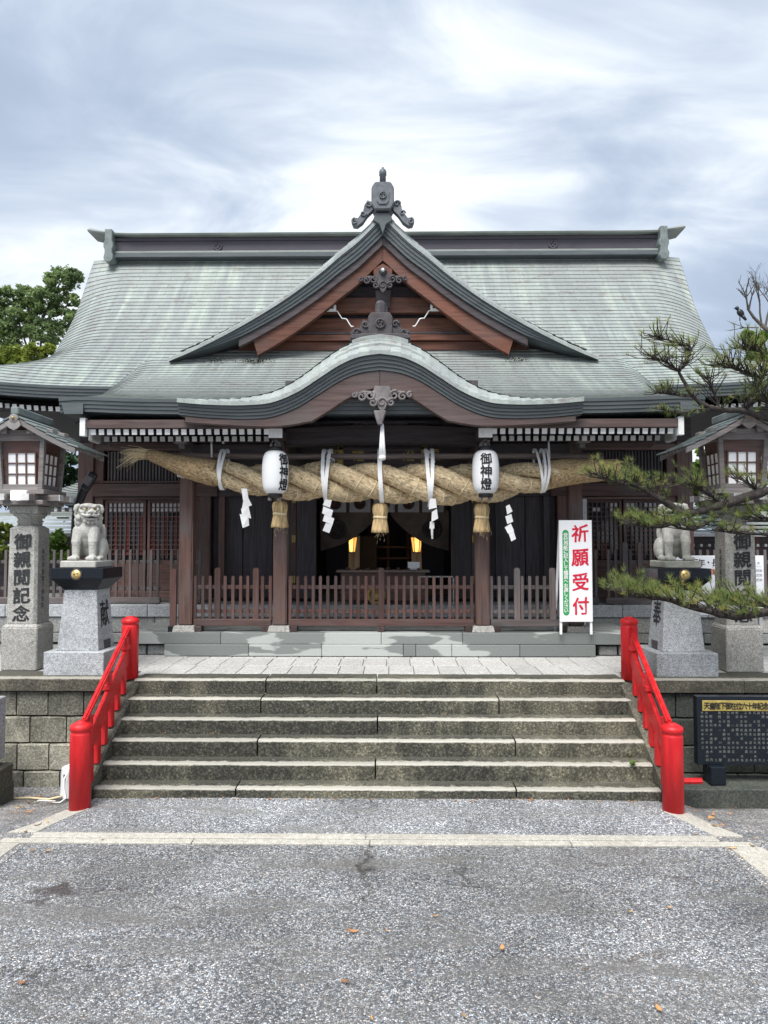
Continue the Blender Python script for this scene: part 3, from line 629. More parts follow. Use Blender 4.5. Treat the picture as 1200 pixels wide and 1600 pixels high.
# ------------------------------------------------------------------ red railings
def railing(sgn):
    side = 'left' if sgn < 0 else 'right'
    lo, hi = Vector((sgn * 2.885, 7.30, gz(2.885, 7.3) - 0.02)), Vector((sgn * 3.02, 9.0, ZP))
    t = thing('red_railing', lo, f'red lacquered wooden railing with round posts on the {side} side of the steps', 'railing')
    def post(p, h):
        r = 0.101; mb = MB(); N = 28
        mb.lathe([(r, 0), (r * 1.0, h - 0.125), (r * 0.985, h - 0.115), (r * 0.93, h - 0.108), (r * 0.93, h - 0.088), (r * 1.03, h - 0.080), (r * 1.05, h - 0.055), (r * 0.98, h - 0.035), (r * 0.72, h - 0.018), (r * 0.45, h - 0.010), (r * 0.42, h), (0.0, h + 0.001)], p, N)
        o = mb.build('post', REDP, t, None); 
        for pl in o.data.polygons: pl.use_smooth = True
        return o
    hl, hh = 0.865, 0.745
    post(lo, hl); post(hi, hh)
    ax = (hi - lo); 
    def on(f, z): p = lo.lerp(hi, f); return Vector((p.x, p.y, lo.z + (hi.z - lo.z) * f + z))
    f0, f1 = 0.045, 0.955
    mb = MB().bar(on(f0, 0.795), on(f1, 0.655), 0.052, 0.066); mb.build('handrail', REDP, t, None, 0.015, True, 2)
    mb = MB().bar(on(f0, 0.46), on(f1, 0.375), 0.045, 0.20); mb.build('lower_rail', REDP, t, None, 0.006, True)
    for f in (0.13, 0.50, 0.88):
        z0 = 0.46 + (0.375 - 0.46) * f + 0.095; z1 = 0.795 + (0.655 - 0.795) * f - 0.03
        mb = MB().box(on(f, (z0 + z1) / 2), (0.062, 0.085, z1 - z0)); mb.build('block', REDP, t, None, 0.005, True)
        mb = MB().box(on(f, z0 + 0.035), (0.085, 0.13, 0.06)); mb.build('bearing_block', REDP, t, None, 0.008, True)
    for k in range(6):
        f = 0.16 + 0.135 * k; zt = 0.46 - 0.085 * f - 0.08
        p = on(f, zt); zb = 0.09 + 0.875 * (p.y - 7.5) / 1.52 + 0.02
        mb = MB().box((p.x, p.y, (p.z + zb) / 2), (0.055, 0.085, abs(p.z - zb))); mb.build('short_post', REDP, t, None, 0.004, True)
railing(-1); railing(1)
# ------------------------------------------------------------------ shrine hall: roofs
def curve(pts):
    """smooth interpolation through (x, y) points"""
    n = len(pts); m = []
    for i in range(n):
        if i == 0: m.append((pts[1][1] - pts[0][1]) / (pts[1][0] - pts[0][0]))
        elif i == n - 1: m.append((pts[-1][1] - pts[-2][1]) / (pts[-1][0] - pts[-2][0]))
        else: m.append((pts[i + 1][1] - pts[i - 1][1]) / (pts[i + 1][0] - pts[i - 1][0]))
    def f(x):
        if x <= pts[0][0]: return pts[0][1] + m[0] * (x - pts[0][0])
        if x >= pts[-1][0]: return pts[-1][1] + m[-1] * (x - pts[-1][0])
        for i in range(n - 1):
            if x <= pts[i + 1][0]: break
        h = pts[i + 1][0] - pts[i][0]; t = (x - pts[i][0]) / h
        return ((2*t**3 - 3*t*t + 1) * pts[i][1] + (t**3 - 2*t*t + t) * h * m[i] + (-2*t**3 + 3*t*t) * pts[i + 1][1] + (t**3 - t*t) * h * m[i + 1])
    return f
hall = thing('shrine_hall', (0, 13.3, ZF), 'dark timber shrine hall with sweeping green copper roofs and two front gables', 'shrine')
YR, ZR, YE, ZE = 15.2, 8.56, 11.7, 5.06
def mz(s): return ZE + (ZR - ZE) * (0.68 * (1 - s) + 0.32 * (1 - s) ** 2)
def mw(s): return 6.10 - 0.22 * s + 1.10 * max(0.0, (s - 0.55) / 0.45) ** 1.7
def main_pt(u, s, back=False):
    w_ = mw(s); x = u * w_; y = YR - (YR - YE) * s; z = mz(s)
    z -= (0.05 + 0.22 * sstep(0, 0.3, s)) * (1 - sstep(0.55, 0.92, s)) * max(0.0, (abs(x) - (w_ - 0.85)) / 0.85) ** 2
    z += 0.20 * abs(u) ** 6 * sstep(0.55, 1.0, s)
    return Vector((x, 2 * YR - y if back else y, z))
us = [-1 + 2 * i / 72 for i in range(73)]; us = [math.copysign(abs(u) ** 0.8, u) for u in us]
NC = 40
def courses(mb, fn, us, n, lift, back=False):
    rows = []; ids = []
    for k in range(n):
        a, b = k / n, (k + 1) / n
        A = [fn(u, a) for u in us]; B = [fn(u, b) + Vector((0, (0.4 if back else -0.4) * lift, lift)) for u in us]
        rows += [A, B]; ids += [k, k + 0.999]
    rows.append([fn(u, 1.0) for u in us]); ids.append(n)
    X_ = [[p.x for p in r] for r in rows]
    mb.grid(rows if not back else [list(reversed(r)) for r in rows], False, lambda j, i: ((X_[j][i] if not back else X_[j][-1 - i]), ids[j]))
mb = MB(); courses(mb, lambda u, s: main_pt(u, s), us, NC, 0.013); courses(mb, lambda u, s: main_pt(u, s, True), us[::3], 14, 0.022, True)
ss = [0.55 + 0.45 * i / 12 for i in range(13)]
for sg in (-1, 1):
    rws = []
    for s in ss:
        a = main_pt(sg, s); b = main_pt(sg, s, True); rws.append([a.lerp(b, i / 10) for i in range(11)])
    mb.grid(rws if sg > 0 else [list(reversed(r)) for r in rws])
main_roof = mb.build('main_roof', COPPER, hall)
for sg in (-1, 1):     # side gable walls, set in from the verge, and the verge edge boards
    pl = [main_pt(sg, s) for s in [i / 14 * 0.8 for i in range(15)]]
    q = [Vector((sg * 5.45, p.y, p.z - 0.30)) for p in pl]; qb = [Vector((sg * 5.45, 2 * YR - p.y, p.z - 0.30)) for p in pl]
    mb = MB(); mb.strip(q, qb, False); mb.build('side_gable_wall', WDARK, hall)
    ed = [main_pt(sg, i / 20) for i in range(15)]; mb = MB()
    for bk in (False, True):
        A = [Vector((p.x + sg * 0.004, 2 * YR - p.y if bk else p.y, p.z + 0.01)) for p in ed]; B = [Vector((p.x - sg * 0.03, p.y, p.z - 0.28)) for p in A]; C = [Vector((p.x - sg * 0.5, p.y, p.z + 0.02)) for p in B]
        mb.strip(A, B, False); mb.strip(B, C, False)
    mb.build('verge_board', FASCIA, hall)

def layered(mb, top, thick, n, front, set_in=0.02, back=0.35, dirn=Vector((0, 1, 0))):
    """stepped eave edge: n courses, each a little further in than the one above; top = points of the upper edge"""
    for k in range(n):
        a = [p + Vector((0, 0, -t * k / n)) + dirn * (set_in * k) for p, t in zip(top, thick)]
        b = [p + Vector((0, 0, -t * (k + 1) / n + 0.004)) + dirn * (set_in * k + 0.004) for p, t in zip(top, thick)]
        c = [p + dirn * (set_in + 0.006) for p in b]
        mb.strip(a, b, False); mb.strip(b, c, False)
    e = [p + Vector((0, 0, -t)) + dirn * (set_in * n) for p, t in zip(top, thick)]
    mb.strip(e, [p + dirn * back for p in e], False)
    for i in (0, -1):   # closed ends
        p, t = top[i], thick[i]; vs = [p, p - Vector((0, 0, t)) + dirn * (set_in * n), p - Vector((0, 0, t)) + dirn * back, p + dirn * back]
        mb.add(vs, [(0, 1, 2, 3)])
for sg in (-1, 1):     # main eave edge, only where the porch roof leaves it free
    U = [0.58 + 0.42 * i / 20 for i in range(21)]; T = [main_pt(sg * u, 1.0) + Vector((0, -0.012, 0.022)) for u in U]
    mb = MB(); layered(mb, T, [0.20] * 21, 4, 0, 0.018, 0.5)
    a, b = main_pt(sg, 1.0), main_pt(sg, 1.0, True); S = [a.lerp(b, i / 8) + Vector((sg * 0.01, 0, 0.022)) for i in range(9)]
    layered(mb, S, [0.20] * 9, 4, 0, 0.018, 0.5, Vector((-sg, 0, 0))); mb.build('main_eave_edge', FASCIA, hall, None, 0, True)
    mb = MB()          # boarding under the main eave
    r0 = [Vector((sg * x, 11.80, 4.80 + 0.20 * (x / 6.96) ** 6)) for x in (4.0, 4.7, 5.4, 6.0, 6.5, 6.9)]; r1 = [Vector((sg * x, 13.6, 5.15)) for x in (4.0, 4.7, 5.2, 5.5, 5.6, 5.7)]
    mb.strip(r0, r1, False); r2 = [Vector((sg * 6.9, 11.8 + i * 0.8, 4.99 - 0.15 * min(1, i))) for i in range(9)]; r3 = [Vector((sg * 5.6, 13.6 + i * 0.4, 5.15)) for i in range(9)]
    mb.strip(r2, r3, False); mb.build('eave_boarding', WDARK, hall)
    n = 0
    rf = None
    for i in range(21):
        x = sg * (4.48 + 0.119 * i); zz = 4.735 + 0.20 * (abs(x) / 6.96) ** 6
        o = piece('rafter', (x, 12.55, zz + 0.16), (0.068, 1.25, 0.075), WDARKX, hall, 0.0, (R(14.5), 0, 0))
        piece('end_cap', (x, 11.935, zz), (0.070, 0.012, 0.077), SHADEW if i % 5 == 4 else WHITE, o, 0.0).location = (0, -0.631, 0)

# ridge of the main roof
yr = YR; zb = Z(409, YR)
def z15(py): return Z(py - 6, YR - 0.25)
mb = MB().box((0, YR, z15(404)), (11.45, 0.62, 0.10)); rb = mb.build('ridge_base', FASCIA, hall, None, 0.01)
mb = MB().box((0, YR, (z15(401) + z15(397)) / 2), (11.5, 0.56, z15(397) - z15(401))); mb.build('ridge_moulding', RIDGEC, hall, None, 0.006)
mb = MB().box((0, YR, (z15(397) + z15(380)) / 2), (11.4, 0.44, z15(380) - z15(397))); rbody = mb.build('ridge_body', RIDGEM, hall, None, 0.006)
mb = MB().box((0, YR, (z15(380) + z15(375)) / 2), (11.5, 0.50, z15(375) - z15(380))); mb.build('ridge_moulding', RIDGEM, hall, None, 0.006)
def ridge_cap():
    mb = MB(); rows = []; n = 40
    for i in range(n + 1):
        x = -6.15 + 12.3 * i / n; f = max(0, (abs(x) - 5.3) / 0.85); dz = 0.13 * f ** 1.5
        hw_ = 0.36 - 0.1 * f
        z0, z1 = z15(374.5) + dz, z15(366) + dz
        rows.append([Vector((x, YR + a * hw_, z)) for a, z in ((-1, z0), (-1.05, z0 + 0.03), (-0.55, z1), (0, z1 + 0.02), (0.55, z1), (1.05, z0 + 0.03), (1, z0), (-1, z0))])
    mb.grid(rows, False); mb.add(rows[0], [tuple(range(7))]); mb.add(rows[-1], [tuple(reversed(range(7)))])
    return mb.build('ridge_cap', RIDGEC, hall, None, 0, True)
ridge_cap()
for sg in (-1, 1):     # end ornaments and crests of the ridge
    mb = MB(); x = sg * 5.66; yy = YR - 0.36
    pr = [(-0.075, z15(366)), (0.075, z15(366)), (0.075, z15(385)), (0.10, z15(388)), (0.10, z15(394)), (0.075, z15(397)), (0.075, z15(403)), (0.105, z15(406)), (0.09, z15(414)), (0.03, z15(418)), (-0.05, z15(417)), (-0.10, z15(411)), (-0.075, z15(403)), (-0.075, z15(397)), (-0.10, z15(394)), (-0.10, z15(388)), (-0.075, z15(385))]
    mb.prism([(x + a, z) for a, z in pr], yy - 0.05, yy + 0.42); mb.build('ridge_end_ornament', ORNL, hall, None, 0.012, True)
    mb = MB(); cx = sg * 3.45; cz = z15(388.5)
    mb.lathe([(0.095, 0), (0.095, 0.02), (0.07, 0.025), (0.068, 0.012), (0.0, 0.012)], (0, 0, 0), 20); mb.v = [Vector((cx + v.x, YR - 0.225 - v.z, cz + v.y)) for v in mb.v]
    for k in range(3):
        a0 = k * 2.094; mb.tube([(cx + 0.045 * math.cos(a0 + t * 0.35) * (1 - t * 0.1), YR - 0.243, cz + 0.045 * math.sin(a0 + t * 0.35) * (1 - t * 0.1)) for t in range(5)], [0.02, 0.018, 0.014, 0.01, 0.004], 6)
    mb.build('ridge_crest', RIDGEM, rbody)

# ---- porch roof
YK = 9.9; XK = 4.36
def kz(y): q = (y - YK) / 2.7; return 4.46 + 1.27 * (0.55 * q + 0.45 * q * q)
def porch_pt(u, s):
    y = 12.62 - (12.62 - YK) * s; x = u * XK
    z = kz(y) + 0.045 - 0.17 * max(0.0, (abs(x) - (XK - 0.45)) / 0.45) ** 2 * (1 - 0.75 * sstep(0.6, 1, s)) + 0.07 * abs(u) ** 5 * sstep(0.6, 1, s)
    return Vector((x, y, z))
mb = MB(); uu = [-1 + 2 * i / 64 for i in range(65)]
courses(mb, porch_pt, uu, 25, 0.012)
for sg in (-1, 1):
    A = [porch_pt(sg, i / 16) for i in range(17)]; mb.strip(A, [p - Vector((sg * 0.02, 0, 0.12)) for p in A], False)
porch_roof = mb.build('porch_roof', COPPER, hall)
U = [-1 + 2 * i / 40 for i in range(41)]; T = [porch_pt(u, 1.0) + Vector((0, -0.012, 0.018)) for u in U]
mb = MB(); layered(mb, T, [0.20] * 41, 4, 0, 0.016, 0.4); mb.build('porch_eave_edge', FASCIA, hall, None, 0, True)
mb = MB()
for sg in (-1, 1):
    A = [porch_pt(sg, 1 - i / 10 * 0.8) + Vector((-sg * 0.03, 0, -0.05)) for i in range(11)]; layered(mb, A, [0.15] * 11, 3, 0, 0.014, 0.3, Vector((-sg, 0, 0)))
mb.build('porch_verge_edge', FASCIA, hall, None, 0, True)
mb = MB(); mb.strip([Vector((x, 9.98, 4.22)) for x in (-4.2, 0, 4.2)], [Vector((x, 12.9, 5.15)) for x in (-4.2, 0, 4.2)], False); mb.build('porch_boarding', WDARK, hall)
# eave beam and rafters with white ends, two tiers
for sg in (-1, 1):
    mb = MB().box((sg * 2.75, 10.02, 4.205), (2.62, 0.10, 0.115)); mb.build('eave_beam', WKARA, hall, None, 0.006)
    for i in range(22):
        x = sg * (1.555 + 0.1135 * i)
        o = piece('rafter', (x, 10.60, 4.215), (0.062, 1.15, 0.07), WDARKX, hall, 0.0, (R(11), 0, 0))
        piece('end_cap', (x, 10, 4.1), (0.070, 0.012, 0.076), WHITE, o, 0.0).location = (0, -0.581, 0)
        x += sg * -0.052
        o = piece('rafter', (x, 11.0, 4.155), (0.062, 1.25, 0.07), WDARKX, hall, 0.0, (R(9), 0, 0))
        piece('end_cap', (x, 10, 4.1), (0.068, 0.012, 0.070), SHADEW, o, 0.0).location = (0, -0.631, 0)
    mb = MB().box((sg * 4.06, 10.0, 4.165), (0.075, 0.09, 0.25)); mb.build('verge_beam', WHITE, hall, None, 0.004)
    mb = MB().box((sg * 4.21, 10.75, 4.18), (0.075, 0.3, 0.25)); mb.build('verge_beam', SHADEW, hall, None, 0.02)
    mb = MB().box((sg * 1.435, 10.25, 4.085), (0.185, 0.4, 0.125)); o = mb.build('beam_end', WDARKX, hall, None, 0.004)
    mb = MB().box((sg * 1.435, 10.044, 4.085), (0.187, 0.012, 0.127)); mb.build('end_cap', WHITE, o)

# ---- verge built as fascia, copper plates and board along a curve
def gable_edge(parent, C, xmax, yf, band, bdep, thick, plate_w, nlay, name):
    def P(x, y, dz=0): return Vector((x, y, C(abs(x)) + dz))
    N = 60; xsn = [-xmax + 2 * xmax * i / N for i in range(N + 1)]
    top = [P(x, yf) for x in xsn]; mb = MB(); layered(mb, top, [thick(abs(x)) for x in xsn], nlay, 0, 0.020, 0.30)
    mb.build(name + '_fascia', FASCIA, parent, None, 0, True)
    # plates, one object each, overlapping like scales down the curve
    for sg in (-1, 1):
        x = 0.0
        while x < xmax - 0.02:
            e = x; L = 0
            while L < plate_w and e < xmax: 
                L += math.hypot(0.02, C(e + 0.02) - C(e)); e += 0.02
            e = min(e, xmax); k = 4; mb = MB(); rowsA = []
            for j in range(k + 1):
                xx = x + (e - x) * j / k; l = 0.016 * (j / k)       # lower end lifted over the next plate
                b_ = band(xx); prof = [(yf - 0.012, -0.035 + 0), (yf - 0.012, 0.012 + l), (yf + bdep * 0.45, 0.02 + b_ * 0.62 + l), (yf + bdep, 0.02 + b_ + l)]
                r = [P(sg * xx, y, dz) for y, dz in prof]; rowsA.append(r)
            mb.grid(rowsA if sg < 0 else [list(reversed(r)) for r in rowsA], False)
            end = rowsA[-1]; mb.add([p for p in end[1:]] + [p - Vector((0, 0, 0.03)) for p in end[1:]], [(0, 1, 4, 3), (1, 2, 5, 4)])
            mb.build('copper_plate', COPPLATE, parent)
            x = e
def shell(parent, C, xmax, y0, y1, dz, nc, mat, name, yslope=0.0):
    mb = MB(); xsn = []; 
    for k in range(nc): xsn += [k / nc * xmax, (k + 0.999) / nc * xmax]
    for sg in (-1, 1):
        rows = []
        for y in [y0 + (y1 - y0) * i / 8 for i in range(9)]:
            rows.append([Vector((sg * x, y, C(x) + dz + (0.014 if i % 2 else 0) + yslope * (y - y0))) for i, x in enumerate(xsn)])
        mb.grid(rows if sg > 0 else [list(reversed(r)) for r in rows], False, lambda j, i: (rows[j][i].y, i / 2))
    return mb.build(name, mat, parent)

# ---- large triangular gable
CH_Y = 12.28
CH = curve([(0, 8.15), (0.1, 8.05), (0.42, 7.73), (0.75, 7.46), (1.05, 7.20), (1.58, 6.80), (2.11, 6.46), (2.64, 6.16), (3.17, 5.895), (3.62, 5.70)])
CHF = lambda x: CH(x) - 0.03
chg = MB().strip([Vector((x, 12.95, CH(abs(x)) - 0.15)) for x in [i * 0.1 for i in range(-34, 35)]], [Vector((x, 12.95, 5.6)) for x in [i * 0.1 for i in range(-34, 35)]], False).build('gable_wall', WDARK, hall)
gable_edge(hall, CHF, 3.62, CH_Y, lambda x: 0.21 - 0.035 * x, 0.30, lambda x: max(0.02, 0.31 - 0.055 * x - 0.10 * max(0, x - 2.4)), 0.26, 4, 'gable')
shell(hall, CHF, 3.5, CH_Y + 0.29, YR, 0.17, 26, COPPER, 'gable_roof')
mb = MB(); 
for sg in (-1, 1):      # soffit of the gable overhang
    xx = [i * 0.17 for i in range(20)]; mb.strip([Vector((sg * x, CH_Y + 0.1, CHF(x) - max(0.02, 0.31 - 0.055 * x - 0.10 * max(0, x - 2.4)) + 0.01)) for x in xx], [Vector((sg * x, 13.0, CHF(x) - max(0.02, 0.31 - 0.055 * x - 0.10 * max(0, x - 2.4)) + 0.01)) for x in xx], False)
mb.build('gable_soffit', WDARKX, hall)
def bargeboard(parent, top, lo, x0, x1, y0, y1, mat, name, slant=0.0):
    for sg in (-1, 1):
        xs_ = [x0 + (x1 - x0) * i / 24 for i in range(25)]
        pl = [(sg * x, top(x)) for x in xs_] + [(sg * (x - slant * (1 if i == 0 else 0)), lo(x)) for i, x in enumerate(reversed(xs_))]
        MB().prism(pl, y0, y1).build(name, mat, parent, None, 0.008, True)
FL = lambda x: CHF(x) - max(0.02, 0.31 - 0.055 * x - 0.10 * max(0, x - 2.4))
bargeboard(hall, lambda x: FL(x) + 0.0, lambda x: FL(x) - 0.15, 0.0, 2.45, CH_Y + 0.10, CH_Y + 0.20, WDARKX, 'upper_bargeboard')
bargeboard(hall, lambda x: FL(x) - 0.12, lambda x: FL(x) - 0.40 - 0.02 * x, 0.0, 2.22, CH_Y + 0.15, CH_Y + 0.27, WGAB, 'bargeboard', 0.1)
def zg(py): return Z(py, 12.8)
for a, b, yy, mat, hw_ in ((467, 491, 12.72, WGAB, 1.5), (497, 519, 12.80, WGAB, 2.0), (519.5, 523, 12.76, CARV, 2.3), (524, 533, 12.74, WGAB, 2.4), (534, 547, 12.80, WGAB, 2.55), (446, 464, 12.86, WDARKX, 1.0)):
    mb = MB().box((0, yy + 0.06, (zg(a) + zg(b)) / 2), (2 * hw_, 0.12, abs(zg(a) - zg(b)))); mb.build('gable_beam', mat, hall, None, 0.006)
for sg in (-1, 1):
    mb = MB().box((sg * 0.95, 12.62, zg(489.5)), (0.26, 0.06, 0.035)); mb.box((sg * 1.07 - sg * 0.235, 12.62, zg(486)), (0.04, 0.07, 0.09)); mb.build('white_bracket', WHITE, hall)
    pts = [(sg * (0.83 - 0.04 * i), 12.60, zg(491) - 0.035 * i + 0.03 * math.sin(i * 1.6)) for i in range(9)]
    MB().tube(pts, 0.010, 6).build('white_cord', WHITE, hall)

def scroll(mb, c, r0, turns, dirn, y, rad=0.02, a0=0.0, n=18):
    """flat spiral seen from the front"""
    pts = []; rr_ = []
    for i in range(n + 1):
        t = i / n; a = a0 + dirn * turns * 2 * math.pi * t; r = r0 * (1 - 0.82 * t)
        pts.append((c[0] + r * math.cos(a), y, c[1] + r * math.sin(a))); rr_.append(rad * (1 - 0.45 * t))
    mb.tube(pts, rr_, 6)
def crest_disc(mb, cx, y, cz, r):
    tmp = MB().lathe([(r, 0), (r, 0.025), (r * 0.75, 0.03), (r * 0.72, 0.012), (0, 0.012)], (0, 0, 0), 20)
    mb.add([Vector((cx + v.x, y - v.z, cz + v.y)) for v in tmp.v], tmp.f, True)
    for k in range(3):
        a0 = k * 2.094; mb.tube([(cx + r * 0.42 * math.cos(a0 + t * 0.35), y - 0.028, cz + r * 0.42 * math.sin(a0 + t * 0.35)) for t in range(5)], [r * 0.2, r * 0.18, r * 0.14, r * 0.1, r * 0.03], 6)
# peak ornament of the big gable
def zq(py): return Z(py, 12.15)
mb = MB(); yq = 12.15
mb.prism([(-0.135, zq(327)), (0.135, zq(327)), (0.19, zq(318)), (0.19, zq(292)), (0.13, zq(283)), (-0.13, zq(283)), (-0.19, zq(292)), (-0.19, zq(318))], yq, yq + 0.35)
po = mb.build('peak_ornament', ORN, hall, None, 0.02, True)
mb = MB(); mb.prism([(-0.10, zq(314)), (-0.06, zq(319)), (0.06, zq(319)), (0.10, zq(314)), (0.10, zq(299)), (0.06, zq(294)), (-0.06, zq(294)), (-0.10, zq(299))], yq - 0.02, yq + 0.01); crest_disc(mb, 0, yq - 0.02, zq(306), 0.062); mb.build('crest', ORN, po, None)
mb = MB(); mb.lathe([(0.055, 0), (0.052, 0.18), (0.062, 0.19), (0.062, 0.26), (0.045, 0.29), (0.018, 0.30), (0.018, 0.33), (0, 0.335)], (0, yq + 0.1, zq(287)), 14); mb.build('finial', ORN, po)
for sg in (-1, 1):
    mb = MB()
    pl = [(0.17, zq(313)), (0.26, zq(310)), (0.31, zq(318)), (0.33, zq(327)), (0.38, zq(333)), (0.42, zq(338)), (0.50, zq(337)), (0.53, zq(342)), (0.50, zq(349)), (0.43, zq(350)), (0.34, zq(344)), (0.26, zq(333)), (0.17, zq(325))]
    mb.prism([(sg * a, b) for a, b in pl], yq + 0.06, yq + 0.20)
    scroll(mb, (sg * 0.47, zq(343.5)), 0.055, 1.2, -sg, yq + 0.05, 0.018, math.pi / 2); scroll(mb, (sg * 0.24, zq(316)), 0.055, 1.2, sg, yq + 0.05, 0.018); scroll(mb, (sg * 0.33, zq(331)), 0.05, 1.1, sg, yq + 0.05, 0.016)
    mb.build('scroll', ORN, po, None)
mb = MB(); mb.prism([(-0.12, zq(329)), (0.12, zq(329)), (0.17, zq(341)), (0.06, zq(347)), (0.0, zq(363)), (-0.06, zq(347)), (-0.17, zq(341))], yq + 0.07, yq + 0.16); mb.build('peak_plate', FASCIA, po, None, 0.01, True)
# pendant under the big gable peak
def pendant(parent, cx, y, zt, s, mat, name, dot=False):
    mb = MB()
    mb.prism([(cx + a * s, zt + b * s) for a, b in ((-0.12, 0.02), (0.12, 0.02), (0.17, -0.14), (0.10, -0.24), (0.05, -0.36), (0, -0.42), (-0.05, -0.36), (-0.10, -0.24), (-0.17, -0.14))], y, y + 0.07)
    for sg in (-1, 1):
        for ox, oz, r in ((0.20, -0.14, 0.085), (0.34, -0.16, 0.075), (0.15, -0.26, 0.07), (0.46, -0.13, 0.05)):
            scroll(mb, (cx + sg * ox * s, zt + oz * s), r * s, 1.3, sg, y + 0.01, 0.026 * s, 1.0)
        mb.tube([(cx + sg * 0.1 * s, y + 0.03, zt - 0.10 * s), (cx + sg * 0.3 * s, y + 0.03, zt - 0.08 * s), (cx + sg * 0.48 * s, y + 0.03, zt - 0.13 * s)], [0.035 * s, 0.03 * s, 0.012 * s], 6)
    scroll(mb, (cx, zt - 0.26 * s), 0.09 * s, 1.2, 1, y - 0.005, 0.022 * s)
    o = mb.build(name, mat, parent, None, 0, True)
    return o
pendant(hall, 0, CH_Y + 0.10, zq(418), 0.82, CARV, 'gable_pendant')
mb = MB(); mb.prism([(-0.16, Z(421, 12.3) - 0.09), (-0.16, Z(421, 12.3) + 0.04), (0, Z(421, 12.3) + 0.14), (0.16, Z(421, 12.3) + 0.04), (0.16, Z(421, 12.3) - 0.09)], CH_Y + 0.11, CH_Y + 0.15); mb.build('pendant_boss', WGAB, hall, None, 0.01)
tmp = MB().lathe([(0.075, 0), (0.065, 0.04), (0.03, 0.06), (0.0, 0.062)], (0, 0, 0), 6, False); mb = MB().add([Vector((v.x, CH_Y + 0.11 - v.z, Z(421, 12.3) + v.y)) for v in tmp.v], tmp.f); mb.build('boss', CARV, hall)
MB().ball((0, CH_Y + 0.04, Z(421, 12.3)), 0.030).build('boss_stud', WHITE, hall)
mb = MB().box((0, 12.70, zg(472)), (0.22, 0.14, 0.30), None, 1.25); mb.box((0, 12.66, zg(489)), (0.17, 0.14, 0.28)); mb.build('king_post', CARV, hall, None, 0.01)

# ---- undulating gable over the porch
KA_Y = 9.66
KA = curve([(0, 5.115), (0.28, 5.07), (0.53, 4.964), (0.785, 4.80), (1.08, 4.61), (1.42, 4.47), (1.75, 4.435), (2.1, 4.435), (2.4, 4.45), (2.68, 4.475)])
kth = lambda x: 0.235 - 0.018 * x
kband = curve([(0, 0.27), (0.8, 0.25), (1.4, 0.17), (2.0, 0.09), (2.68, 0.03)])
gable_edge(hall, KA, 2.68, KA_Y, kband, 0.36, kth, 0.135, 5, 'porch_gable')
mb = MB(); rows = []
for y in [KA_Y + 0.33 + 2.2 * i / 8 for i in range(9)]:
    rows.append([Vector((x, y, KA(abs(x)) + kband(abs(x)) + 0.035)) for x in [-2.66 + 5.32 * i / 48 for i in range(49)]])
mb.grid(rows, True, lambda j, i: (rows[j][i].x, j)); mb.build('porch_gable_roof', COPPER, hall)
kb_lo = curve([(0, 4.655), (0.08, 4.635), (0.22, 4.60), (0.45, 4.49), (0.70, 4.325), (0.93, 4.185)])
kb_lo2 = curve([(0.93, 4.20), (1.1, 4.165), (1.4, 4.13), (2.0, 4.15), (2.6, 4.19)])
for sg in (-1, 1):
    xs_ = [2.6 * i / 40 for i in range(41)]
    pl = [(sg * x, KA(x) - kth(x) + 0.004) for x in xs_] + [(sg * x, kb_lo(x) if x < 0.93 else kb_lo2(x)) for x in reversed(xs_)]
    MB().prism(pl, KA_Y + 0.10, KA_Y + 0.22).build('porch_gable_board', WKARA, hall, None, 0.008, True)
mb = MB(); 
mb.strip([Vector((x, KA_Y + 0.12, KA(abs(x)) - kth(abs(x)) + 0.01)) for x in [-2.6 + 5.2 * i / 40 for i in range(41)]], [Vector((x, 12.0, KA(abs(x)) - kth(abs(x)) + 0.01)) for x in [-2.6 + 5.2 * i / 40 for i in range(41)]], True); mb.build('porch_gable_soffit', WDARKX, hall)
for i, (hw_, dy, dz) in enumerate(((0.60, 0.07, 0.075), (0.50, 0.15, 0.15), (0.38, 0.24, 0.235))):   # stacked crest plates on top
    mb = MB(); xs_ = [-hw_ + 2 * hw_ * k / 12 for k in range(13)]
    A = [Vector((x, KA_Y + dy, KA(abs(x)) + dz)) for x in xs_]; B = [p + Vector((0, 0, 0.055)) for p in A]; Cc = [p + Vector((0, 0.14, 0.05)) for p in B]
    mb.strip(A, B, False); mb.strip(B, Cc, False); mb.strip([p + Vector((0, 0.14, 0)) for p in A], A, False)
    for e in (0, -1): mb.add([A[e], B[e], Cc[e], A[e] + Vector((0, 0.14, 0))], [(0, 1, 2, 3)])
    mb.build('crest_plate', COPPLATE, hall, None, 0, True)
# ornament standing on the porch gable
yo = 10.0
def zo(py): return Z(py, yo)
mb = MB(); xo = 0.0
mb.prism([(-0.42, zo(529)), (0.42, zo(529)), (0.40, zo(522)), (0.20, zo(520)), (-0.20, zo(520)), (-0.40, zo(522))], yo, yo + 0.22)
mb.prism([(-0.17, zo(521)), (0.17, zo(521)), (0.17, zo(494)), (0.13, zo(487)), (-0.13, zo(487)), (-0.17, zo(494))], yo + 0.02, yo + 0.2)
oo = mb.build('porch_gable_ornament', CARV, hall, None, 0.012, True)
mb = MB(); crest_disc(mb, 0, yo + 0.02, zo(505), 0.07); mb.build('crest', CARV, oo)
for sg in (-1, 1):
    mb = MB(); pl = [(0.16, zo(500)), (0.24, zo(497)), (0.27, zo(506)), (0.30, zo(513)), (0.38, zo(512)), (0.41, zo(518)), (0.38, zo(522)), (0.16, zo(522))]
    mb.prism([(sg * a, b) for a, b in pl], yo + 0.05, yo + 0.14); scroll(mb, (sg * 0.21, zo(505)), 0.05, 1.2, sg, yo + 0.04, 0.016); scroll(mb, (sg * 0.33, zo(517)), 0.05, 1.2, -sg, yo + 0.04, 0.016); mb.build('scroll', CARV, oo)
